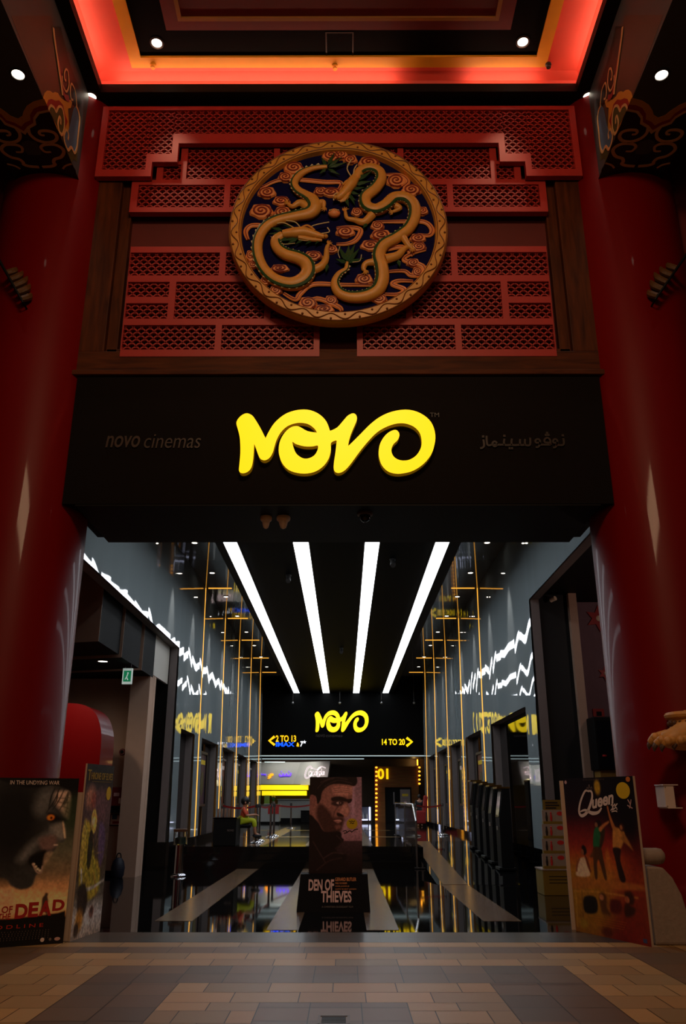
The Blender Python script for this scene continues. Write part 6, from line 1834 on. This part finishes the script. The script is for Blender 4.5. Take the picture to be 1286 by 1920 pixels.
for (px, py, r, lab) in ((1122, 1160, .30, 'larger red star ornament high on the mauve wall'), (1134, 1263, .16, 'smaller red star ornament lower on the mauve wall')):
    p = PY(px, py, 17.98); t = thing('star_ornament', lab, 'ornament', (p.x, 17.97, p.z), 'red star ornaments')
    mb = MB(); mb.prism([p + V(((r if k % 2 == 0 else r * .5) * math.sin(PI * k / 6), 0, (r if k % 2 == 0 else r * .5) * math.cos(PI * k / 6))) for k in range(12)], (0, -.03, 0)); mb.build('star', INK_R, t)
    mb = MB(); mb.ball(p + V((0, -.03, 0)), (r * .22, .03, r * .22), 12, 8); mb.build('boss', CREAM_PL, t, smooth=True)
p = PY(1032, 1128, 17.28); t = thing('wall_camera', 'small white camera on the black recess wall right of the entrance', 'camera', (p.x, 17.28, p.z))
mb = MB(); mb.tube([p + V((0, .02, .1)), p + V((0, -.08, .08)), p + V((0, -.1, 0))], .012, 8); mb.build('arm', SILVER, t, smooth=True)
mb = MB(); mb.tube([p + V((-.02, -.1, 0)), p + V((.06, -.2, .03))], [.045, .05], 12); mb.build('body', CREAM_PL, t, smooth=True)

# ================================================================== LEFT PASSAGE
p = PZ(150, 1234, 4.3)
downlight(-4.78, 16.5, 4.165, .10, 'bright downlight under the stepped black bulkhead in the left passage', 'small downlights of the left passage', LAMP_COOL)
p = PY(239, 1268, 16.9)
t = thing('exit_sign', 'small green and white exit sign hanging in the left passage', 'sign', (p.x, p.y, p.z))
mb = MB(); mb.box((p.x - .10, p.y - .02, p.z - .16), (p.x + .10, p.y + .02, p.z + .16)); mb.build('housing', mat('exit_white', (230, 240, 235), .5, emit=.3, emit_rgb=(214, 236, 226), vary=0), t)
mb = MB(); mb.box((p.x - .075, p.y - .026, p.z - .11), (p.x + .075, p.y - .019, p.z + .11)); gp = mb.build('green_panel', mat('exit_green', (20, 140, 90), .5, emit=.4, emit_rgb=(16, 130, 84), vary=0), t)
mb = MB(); mb.ball((p.x + .01, p.y - .028, p.z + .06), .018, 8, 5); mb.tube([(p.x + .01, p.y - .03, p.z + .04), (p.x - .01, p.y - .03, p.z - .02), (p.x + .02, p.y - .03, p.z - .08)], .012, 6); mb.tube([(p.x - .01, p.y - .03, p.z - .02), (p.x - .04, p.y - .03, p.z - .07)], .01, 6); mb.build('running_figure', MATS['exit_white'], gp)
for dx in (-.06, .06):
    mb = MB(); mb.tube([(p.x + dx, p.y, p.z + .16), (p.x + dx, p.y, 4.165)], .008, 6); mb.build('hanger', TRIM_DK, t)
p0 = PY(197, 1318, 16.0)
t = thing('red_kiosk', 'glossy red kiosk with a rounded top corner in the left passage', 'kiosk', (-5.2, 16.2, 0))
xr = p0.x; zt = p0.z
prof = [(-6.4, 0), (xr, 0), (xr, zt - .8)] + [(q.x, q.y) for q in spline([(xr, zt - .8), (xr - .03, zt - .5), (xr - .16, zt - .2), (xr - .40, zt - .04), (xr - .7, zt)], 5)[1:]] + [(-6.4, zt)]
mb = MB(); mb.prism([V((x, 16.0, z)) for x, z in prof], (0, .9, 0)); mb.build('body', RED_LAC, t, bevel=.03)
mb = MB(); mb.box((-6.4, 15.98, .9), (xr - .25, 16.0, .98)); mb.build('counter_band', STEEL, t)
p = PY(229.5, 1410, 18.98)
t = thing('alarm_sounder', 'small dark red round alarm high on the beige passage wall', 'alarm', (p.x, 18.97, p.z))
mb = MB(); mb.tube([p, p + V((0, -.05, 0))], [.075, .065], 20); mb.build('housing', mat('alarm_red', (110, 30, 26), .5), t, smooth=True)
mb = MB(); mb.tube([p + V((0, -.05, 0)), p + V((0, -.07, 0))], [.04, .03], 16); mb.build('grille', BLACK, t, smooth=True)
a = PY(211, 1476, 18.98); b = PY(236, 1511, 18.98)
t = thing('fire_cabinet', 'small red fire cabinet with a notice on the beige passage wall', 'cabinet', ((a.x + b.x) / 2, 18.9, b.z))
mb = MB(); mb.box((a.x, 18.8, b.z), (b.x, 18.999, a.z)); mb.build('box', mat('fire_red', (120, 30, 26), .5), t, bevel=.01)
mb = MB(); mb.box((a.x + .09, 18.79, b.z + .20), (a.x + .21, 18.80, b.z + .27)); mb.build('notice', INK_P, t)
mb = MB(); mb.box((b.x - .12, 18.79, b.z + .05), (b.x - .05, 18.80, b.z + .16)); mb.build('sticker', INK_W, t)
a = PY(205, 1511, 18.98); b = PY(235, 1524, 18.98)
t = thing('wall_shelf', 'black shelf under the red fire cabinet', 'shelf', ((a.x + b.x) / 2, 18.9, b.z))
mb = MB(); mb.box((a.x, 18.7, b.z), (b.x, 18.999, b.z + .06)); mb.build('board', BLACK, t); mb = MB(); mb.box((a.x, 18.95, b.z + .06), (b.x, 18.999, a.z)); mb.build('back', BLACK, t)
a = PY(206, 1527, 18.98); b = PY(233, 1549, 18.98)
t = thing('framed_notice', 'small framed notice with blue and red marks under the black wall shelf', 'notice', ((a.x + b.x) / 2, 18.97, b.z))
mb = MB(); mb.box((a.x, 18.97, b.z), (b.x, 18.999, a.z)); mb.build('frame', mat('notice_brown', (80, 44, 36), .5), t)
mb = MB(); mb.box((a.x + .03, 18.96, b.z + .03), (b.x - .03, 18.97, a.z - .01)); sh = mb.build('sheet', INK_W, t)
mb = MB(); mb.box((a.x + .06, 18.955, b.z + .14), (a.x + .17, 18.96, b.z + .24)); mb.build('blue_mark', BLUE_P, sh)
mb = MB(); mb.box((a.x + .08, 18.955, b.z + .05), (a.x + .24, 18.96, b.z + .10)); mb.build('red_mark', INK_R, sh)
p = PY(214, 1655, 18.3)
t = thing('bag', 'dark blue bag on the floor against the beige passage wall', 'bag', (p.x, 18.5, 0))
mb = MB(); mb.lathe((p.x, 18.5, 0), [(.10, 0), (.13, .05), (.14, .20), (.11, .32), (.06, .38), (0, .39)], 20); mb.build('body', mat('bag_blue', (12, 16, 34), .6), t, smooth=True)
mb = MB(); mb.tube(spline([(p.x - .05, 18.5, .37), (p.x - .03, 18.5, .46), (p.x + .03, 18.5, .46), (p.x + .05, 18.5, .37)], 5), .012, 6); mb.build('handle', BLACK, t, smooth=True)

# ================================================================== SNACK HALL BEYOND
YB = 46.0
GREYB = mat('counter_grey', (168, 170, 166), .5, vary=.05)
a = PY(489, 1429, YB); b = PY(563, 1472, YB); c = PY(619, 1433, YB - 1.2); d = PY(612, 1478, YB - 1.2)
t = thing('canopy_bulkhead', 'pale grey angular canopy over the snack counter', 'canopy', (-3, YB, b.z))
mb = MB(); mb.prism([(-6.0, YB, b.z), (b.x - .4, YB, b.z), (b.x, YB, a.z), (-6.0, YB, a.z)], (0, 1.6, 0)); mb.build('left_face', GREYB, t)
mb = MB(); mb.add([(b.x - .4, YB, b.z), (b.x, YB, a.z), (c.x, YB - 1.2, a.z), (d.x, YB - 1.2, b.z), (b.x - .4, YB + 1.6, b.z), (b.x, YB + 1.6, a.z), (c.x, YB + 1.6, a.z), (d.x, YB + 1.6, b.z)], [(0, 3, 2, 1), (4, 5, 6, 7), (0, 4, 7, 3), (1, 2, 6, 5), (2, 3, 7, 6)]); mb.build('right_face', GREYB, t)
MENU = mat('menu_light', (255, 216, 10), .5, emit=.95, emit_rgb=(255, 220, 14), vary=0)
t = thing('menu_board', 'glowing yellow menu board in two bands above the snack counter', 'menu board', (-2.9, YB - .3, 1.7))
for (py0, py1, xa_, xb_) in ((1472, 1481, 488, 577.5), (1483, 1491.5, 491, 574.5)):
    p0, p1 = PY(xa_, py0, YB - .3), PY(xb_, py1, YB - .3)
    mb = MB(); mb.box((p0.x, YB - .3, p1.z), (p1.x, YB + .2, p0.z)); mb.build('light_band', MENU, t)
p0, p1 = PY(488, 1470.5, YB - .3), PY(578, 1493, YB - .3)
mb = MB(); mb.box((p0.x, YB - .28, p1.z), (p1.x, YB + .6, p1.z + .03)); mb.box((p0.x, YB - .28, p0.z - .03), (p1.x, YB + .6, p0.z)); mb.box((p0.x, YB - .27, PY(488, 1482, YB - .3).z - .02), (p1.x, YB + .1, PY(488, 1482, YB - .3).z + .02)); mb.build('frame', BLACK, t)
PURP = mat('purple_sign', (120, 70, 255), .5, emit=.9, emit_rgb=(110, 66, 255), vary=0)
ORSIGN = mat('orange_sign', (255, 170, 30), .5, emit=.9, emit_rgb=(255, 176, 36), vary=0)
YS = YB - .03
t = thing('sponsor_sign', 'glowing purple sign with an orange flower mark on the grey canopy', 'sign', (-3, YS, 2.6))
def wsg(pts, w, m, n):
    mb = MB(); [stroke(mb, [PY(x, y, YS) for x, y in p_], w, (0, -1, 0), .03, 4) for p_ in pts]; return mb.build(n, m, t)
x0, x1 = PY(460, 1456, YS).x, PY(499, 1456, YS).x
z0, z1 = PY(480, 1455, YS).z, PY(480, 1449.5, YS).z
text('mashreq', PURP, t, 'purple_word', (PY(480, 1455, YS).x, YS, z0), (1, 0, 0), (0, 0, 1), PY(499, 1455, YS).x - PY(480, 1455, YS).x, z1 - z0, (0, -1, 0), .03, .1)
wsg([[(545, 1449), (544, 1454), (538, 1454), (537, 1450)], [(538, 1454), (531, 1454), (531, 1450)], [(531, 1454), (525, 1455), (524, 1451)], [(527, 1447), (528, 1447)], [(541, 1447), (542, 1447)]], .07, PURP, 'purple_script')
mb = MB()
for k in range(6):
    an = -.25 + k * .38; c_ = PY(511, 1457, YS)
    d_ = V((math.cos(PI - an), 0, math.sin(PI - an)))
    n_ = V((-d_.z, 0, d_.x)); L_ = .30 - .02 * k
    mb.prism([c_ + d_ * .06, c_ + d_ * (L_ * .6) + n_ * .05, c_ + d_ * L_, c_ + d_ * (L_ * .6) - n_ * .05], (0, -.03, 0))
mb.build('flower_mark', ORSIGN, t)
# white script on the canopy's right face, drawn as strokes
t = thing('script_sign', 'white script soft drink sign on the right end of the grey canopy', 'sign', (-1, YB - 1.3, 2.8))
SC8 = crop(520, 1430, 5.358); YC = YB - 1.35
mb = MB()
for pts, w in (([(345, 62), (330, 40), (300, 60), (280, 120), (285, 150), (310, 150), (345, 120)], .10), ([(335, 85), (318, 95), (316, 125), (334, 130), (345, 100), (335, 85)], .06), ([(365, 92), (350, 95), (346, 120), (360, 130), (372, 110)], .06), ([(395, 88), (380, 92), (376, 120), (392, 122), (396, 90), (398, 125)], .06),
               ([(440, 55), (420, 52), (402, 90), (398, 130), (415, 140), (432, 112)], .08), ([(430, 88), (418, 96), (420, 120), (434, 120), (438, 96), (430, 88)], .055), ([(445, 62), (442, 110), (448, 122)], .05), ([(466, 88), (450, 96), (450, 118), (462, 118), (468, 90), (468, 124)], .055), ([(340, 50), (400, 70), (440, 40), (485, 55)], .06)):
    stroke(mb, [PY(*SC8(x, y), YC) for x, y in pts], w, (0, -1, 0), .04, 5)
mb.build('script', mat('white_script', (255, 240, 240), .5, emit=.75, emit_rgb=(255, 236, 236), vary=0), t)
# counters
a = PZ(497, 1552, ZP); b = PZ(524, 1552, ZP); yk = 42.9
xa_, xb_ = PY(488, 1540, yk).x, PY(523, 1540, yk).x
zt = PY(510, 1508, yk).z
t = thing('snack_counter', 'grey snack counter with a red panel, left in the hall beyond', 'counter', ((xa_ + xb_) / 2, yk, ZP))
mb = MB(); mb.box((xa_ - 1.2, yk, ZP + .1), (xb_, yk + 1.0, zt - .04)); mb.build('front', GREYB, t)
mb = MB(); mb.box((xa_ - 1.2, yk - .05, zt - .04), (xb_ + .04, yk + 1.05, zt)); mb.build('top', mat('counter_top_grey', (120, 120, 118), .3), t)
mb = MB(); mb.box((xb_ - .55, yk - .02, zt - .45), (xb_ - .02, yk, zt - .1)); mb.build('red_panel', INK_R, t)
mb = MB(); mb.box((xa_ - 1.2, yk + .03, ZP + .002), (xb_ - .03, yk + .95, ZP + .1)); mb.build('kick', BLACK, t)
xa2, xb2 = PY(520, 1540, 45.2).x, PY(580, 1540, 45.2).x
zt2 = PY(550, 1496, 45.2).z
t = thing('back_counter', 'pale back counter below the yellow menu board', 'counter', ((xa2 + xb2) / 2, 45.2, ZP))
mb = MB(); mb.box((xa2, 45.2, ZP + .22), (xb2, 46.0, zt2 - .1)); mb.build('front', GREYB, t)
mb = MB(); mb.box((xa2 - .05, 45.1, zt2 - .1), (xb2 + .05, 46.0, zt2 - .05)); mb.build('top', MATS['counter_top_grey'], t)
mb = MB(); mb.box((xa2, 45.22, ZP), (xb2, 45.9, ZP + .22)); mb.build('kick', BLACK, t)
lamp('AREA', 'menu_underlight', (-1.9, 45.0, 2.6), 9, (1.0, .82, .4), (-1.9, 45.2, 1.0), shape='RECTANGLE', size=1.6, size_y=.2)
p = PY(512, 1508, yk + .3)
t = thing('flower_vase', 'small green and yellow potted flower on the grey snack counter', 'plant', (p.x, yk + .4, zt))
mb = MB(); mb.lathe((p.x, yk + .4, zt), [(.07, 0), (.10, .12), (.09, .13), (0, .12)], 16); mb.build('pot', CARDW, t, smooth=True)
mb = MB()
for k in range(12):
    an = k * 2.4; q = V((p.x + .10 * math.cos(an), yk + .4 + .08 * math.sin(an), zt + .32 + .04 * math.sin(k * 1.7))); mb.tube([(p.x, yk + .4, zt + .10), ((p.x + q.x) / 2, yk + .4, zt + .24), q], [.012, .02, .006], 6)
mb.build('leaves', mat('leaf_green', (40, 110, 40), .6), t, smooth=True)
mb = MB()
for k in range(7):
    an = k * 2.4 + 1; mb.ball((p.x + .07 * math.cos(an), yk + .38 + .06 * math.sin(an), zt + .36 + .03 * math.cos(k * 2)), .035, 8, 6)
mb.build('blooms', INK_Y, t, smooth=True)
p = PY(500, 1503, yk + .2)
t = thing('leaflet_holder', 'pale green leaflet holder on the grey snack counter', 'holder', (p.x, yk + .3, zt))
mb = MB(); mb.box((p.x - .13, yk + .28, zt), (p.x + .13, yk + .31, zt + .42)); mb.build('sheet', mat('pale_green', (130, 160, 60), .5), t); mb = MB(); mb.box((p.x - .14, yk + .22, zt), (p.x + .14, yk + .36, zt + .03)); mb.build('foot', GREYB, t)
p = PZ(571, 1552, ZP); t = thing('floor_bin', 'small black bin at the right end of the back counter', 'bin', (p.x, 44.6, ZP))
xx = PY(571, 1540, 44.6).x
mb = MB(); mb.box((xx - .2, 44.5, ZP), (xx + .25, 44.9, ZP + .55)); mb.build('body', BLACK, t, bevel=.02); mb = MB(); mb.box((xx - .21, 44.49, ZP + .55), (xx + .26, 44.91, ZP + .60)); mb.build('lid', BLACK_GLOSS, t)

# screen one doorway with marquee bulbs
YD = 45.5
PLANK = wood_mat('amber_planks', (120, 78, 40), (160, 106, 56), (.3, 2, 7))
a = PY(702, 1437, YD); b = PY(787, 1549, YD)
t = thing('screen_doorway', 'amber plank portal numbered 01 with rows of small bulbs', 'doorway', ((a.x + b.x) / 2, YD, ZP))
dx0, dx1, dz = PY(722, 1500, YD).x, PY(772, 1500, YD).x, PY(740, 1476, YD).z
mb = MB(); mb.box((a.x, YD, ZP), (dx0, YD + .3, a.z)); mb.box((dx1, YD, ZP), (b.x, YD + .3, a.z)); mb.box((dx0, YD, dz), (dx1, YD + .3, a.z)); mb.build('surround', PLANK, t)
for k in range(9):
    z = PY(700, 1443 + k * 8.2, YD).z
    if z < dz:
        mb = MB(); mb.box((a.x + .2, YD - .008, z), (dx0, YD, z + .02))
    else:
        mb = MB(); mb.box((a.x + .2, YD - .008, z), (b.x - .2, YD, z + .02))
    mb.build('plank_groove', mat('groove_amber', (150, 70, 20), .6), t)
BULB = mat('amber_bulb', (255, 180, 40), .5, emit=2.2, emit_rgb=(255, 170, 44), vary=0)
for k in range(14):
    q = PY(705.5, 1439 + k * 8.1, YD)
    if q.z < ZP + .1: break
    mb = MB(); mb.ball(q + V((0, -.05, 0)), (.065, .05, .05), 10, 6); mb.build('bulb', BULB, t, smooth=True)
for k in range(5):
    q = PY(786, 1439 + k * 7.6, YD); mb = MB(); mb.ball(q + V((0, -.05, 0)), (.065, .05, .05), 10, 6); mb.build('bulb', BULB, t, smooth=True)
p0, p1 = PY(707.5, 1441, YD), PY(728, 1461, YD)
text('01', NEON, t, 'glowing_number', (p0.x, YD - .01, p1.z), (1, 0, 0), (0, 0, 1), p1.x - p0.x, p0.z - p1.z, (0, -1, 0), .06, 0, .03)
mb = MB(); mb.box((dx0, YD + .2, ZP + .01), (dx1, YD + .28, dz)); mb.build('dark_door', BLACK, t)
mb = MB(); mb.box(((dx0 + dx1) / 2 - .25, YD + .16, ZP + .9), ((dx0 + dx1) / 2 - .2, YD + .2, ZP + 1.5)); mb.build('door_pull', STEEL, t)
p0, p1 = PY(750, 1480, YD - .4), PY(769.5, 1513, YD - .4)
t = thing('notice_stand', 'white notice with a yellow heading standing before the dark doorway', 'notice', ((p0.x + p1.x) / 2, YD - .4, ZP))
mb = MB(); mb.box((p0.x, YD - .4, p1.z), (p1.x, YD - .37, p0.z)); sh = mb.build('sheet', CARDW, t)
mb = MB(); mb.box((p0.x + .1, YD - .406, p0.z - .34), (p1.x - .1, YD - .4, p0.z - .22)); mb.build('yellow_heading', INK_Y, sh)
for k in range(3): mb = MB(); mb.box((p0.x + .12, YD - .406, p0.z - .48 - k * .1), (p1.x - .12, YD - .4, p0.z - .45 - k * .1)); mb.build('line', INK_G, sh)
mb = MB(); mb.prism([V(((p0.x + p1.x) / 2 + .09 * math.cos(2 * PI * i / 20), YD - .4, p1.z + .2 + .09 * math.sin(2 * PI * i / 20))) for i in range(20)], (0, -.006, 0)); mb.build('round_mark', INK_P, sh)
mb = MB(); mb.tube([((p0.x + p1.x) / 2, YD - .35, ZP + .02), ((p0.x + p1.x) / 2, YD - .35, p1.z + .3)], .025, 8); mb.lathe(((p0.x + p1.x) / 2, YD - .35, ZP), [(.2, 0), (.2, .02), (.03, .03)], 20); mb.build('stand', STEEL, t)
# lit glass cabinet
YG2 = 44.6
p0, p1 = PY(668, 1513, YG2), PY(697, 1542, YG2)
p1.z = max(p1.z, ZP + .12)
t = thing('glass_cabinet', 'lit glass display cabinet in the hall, right of the centre standee', 'cabinet', ((p0.x + p1.x) / 2, YG2, ZP))
CW = mat('cold_tube', (230, 232, 255), .5, emit=2.0, emit_rgb=(214, 220, 255), vary=0)
mb = MB(); mb.box((p1.x - .14, YG2 - .02, p1.z), (p1.x - .06, YG2 + .04, p0.z)); mb.build('upright_tube', CW, t)
mb = MB(); mb.box((p0.x, YG2 - .02, p1.z), (p1.x - .2, YG2 + .04, p1.z + .06)); mb.build('base_tube', CW, t)
mb = MB(); mb.box((p0.x, YG2 + .5, p1.z), (p1.x, YG2 + .54, p0.z)); mb.build('back', mat('cabinet_back', (150, 152, 164), .4), t)
mb = MB(); mb.box((p0.x, YG2 - .03, ZP), (p1.x, YG2 + .54, p1.z)); mb.build('plinth', mat('plinth_brown', (70, 50, 40), .5), t)
mb = MB(); mb.box((p0.x, YG2 - .03, p0.z), (p1.x, YG2 + .54, p0.z + .04)); mb.build('top', BLACK, t)
for k in range(3): mb = MB(); mb.lathe((p0.x + .15 + k * .2, YG2 + .25, p1.z + .002), [(.06, 0), (.075, .22), (.03, .28), (.03, .36), (0, .37)], 14); mb.build('sample', SILVER, t, smooth=True)
p0, p1 = PY(752, 1516, YG2), PY(755, 1542, YG2)
t = thing('light_post', 'thin cold white light post in the hall, left of the glass balustrade', 'light', (p0.x, YG2, ZP))
mb = MB(); mb.box((p0.x, YG2, max(p1.z, ZP + .05)), (p1.x, YG2 + .08, p0.z)); mb.build('tube', CW, t); mb = MB(); mb.box((p0.x - .08, YG2 - .06, ZP), (p1.x + .08, YG2 + .14, ZP + .05)); mb.build('foot', BLACK, t)
# amber wall lamp above the doorway
p = PY(783, 1429, 46.5); t = thing('wall_lamp', 'slim amber wall lamp right of the 01 doorway, near the hall ceiling', 'light', (p.x, 47.9, p.z))
q0, q1 = PY(781.5, 1424, 47.9), PY(784, 1435, 47.9)
mb = MB(); mb.box((q0.x, 47.88, q1.z), (q1.x, 48.0, q0.z)); mb.build('tube', mat('amber_tube', (255, 170, 50), .5, emit=3, emit_rgb=(255, 160, 40), vary=0), t)
mb = MB(); mb.box((q0.x - .03, 47.95, q1.z - .05), (q1.x + .03, 48.0, q0.z + .05)); mb.build('bracket', STEEL, t)
lamp('POINT', 'amber_glow', (q0.x - .2, 47.6, (q0.z + q1.z) / 2), 5, (1.0, .62, .2), None, shadow_soft_size=.05)
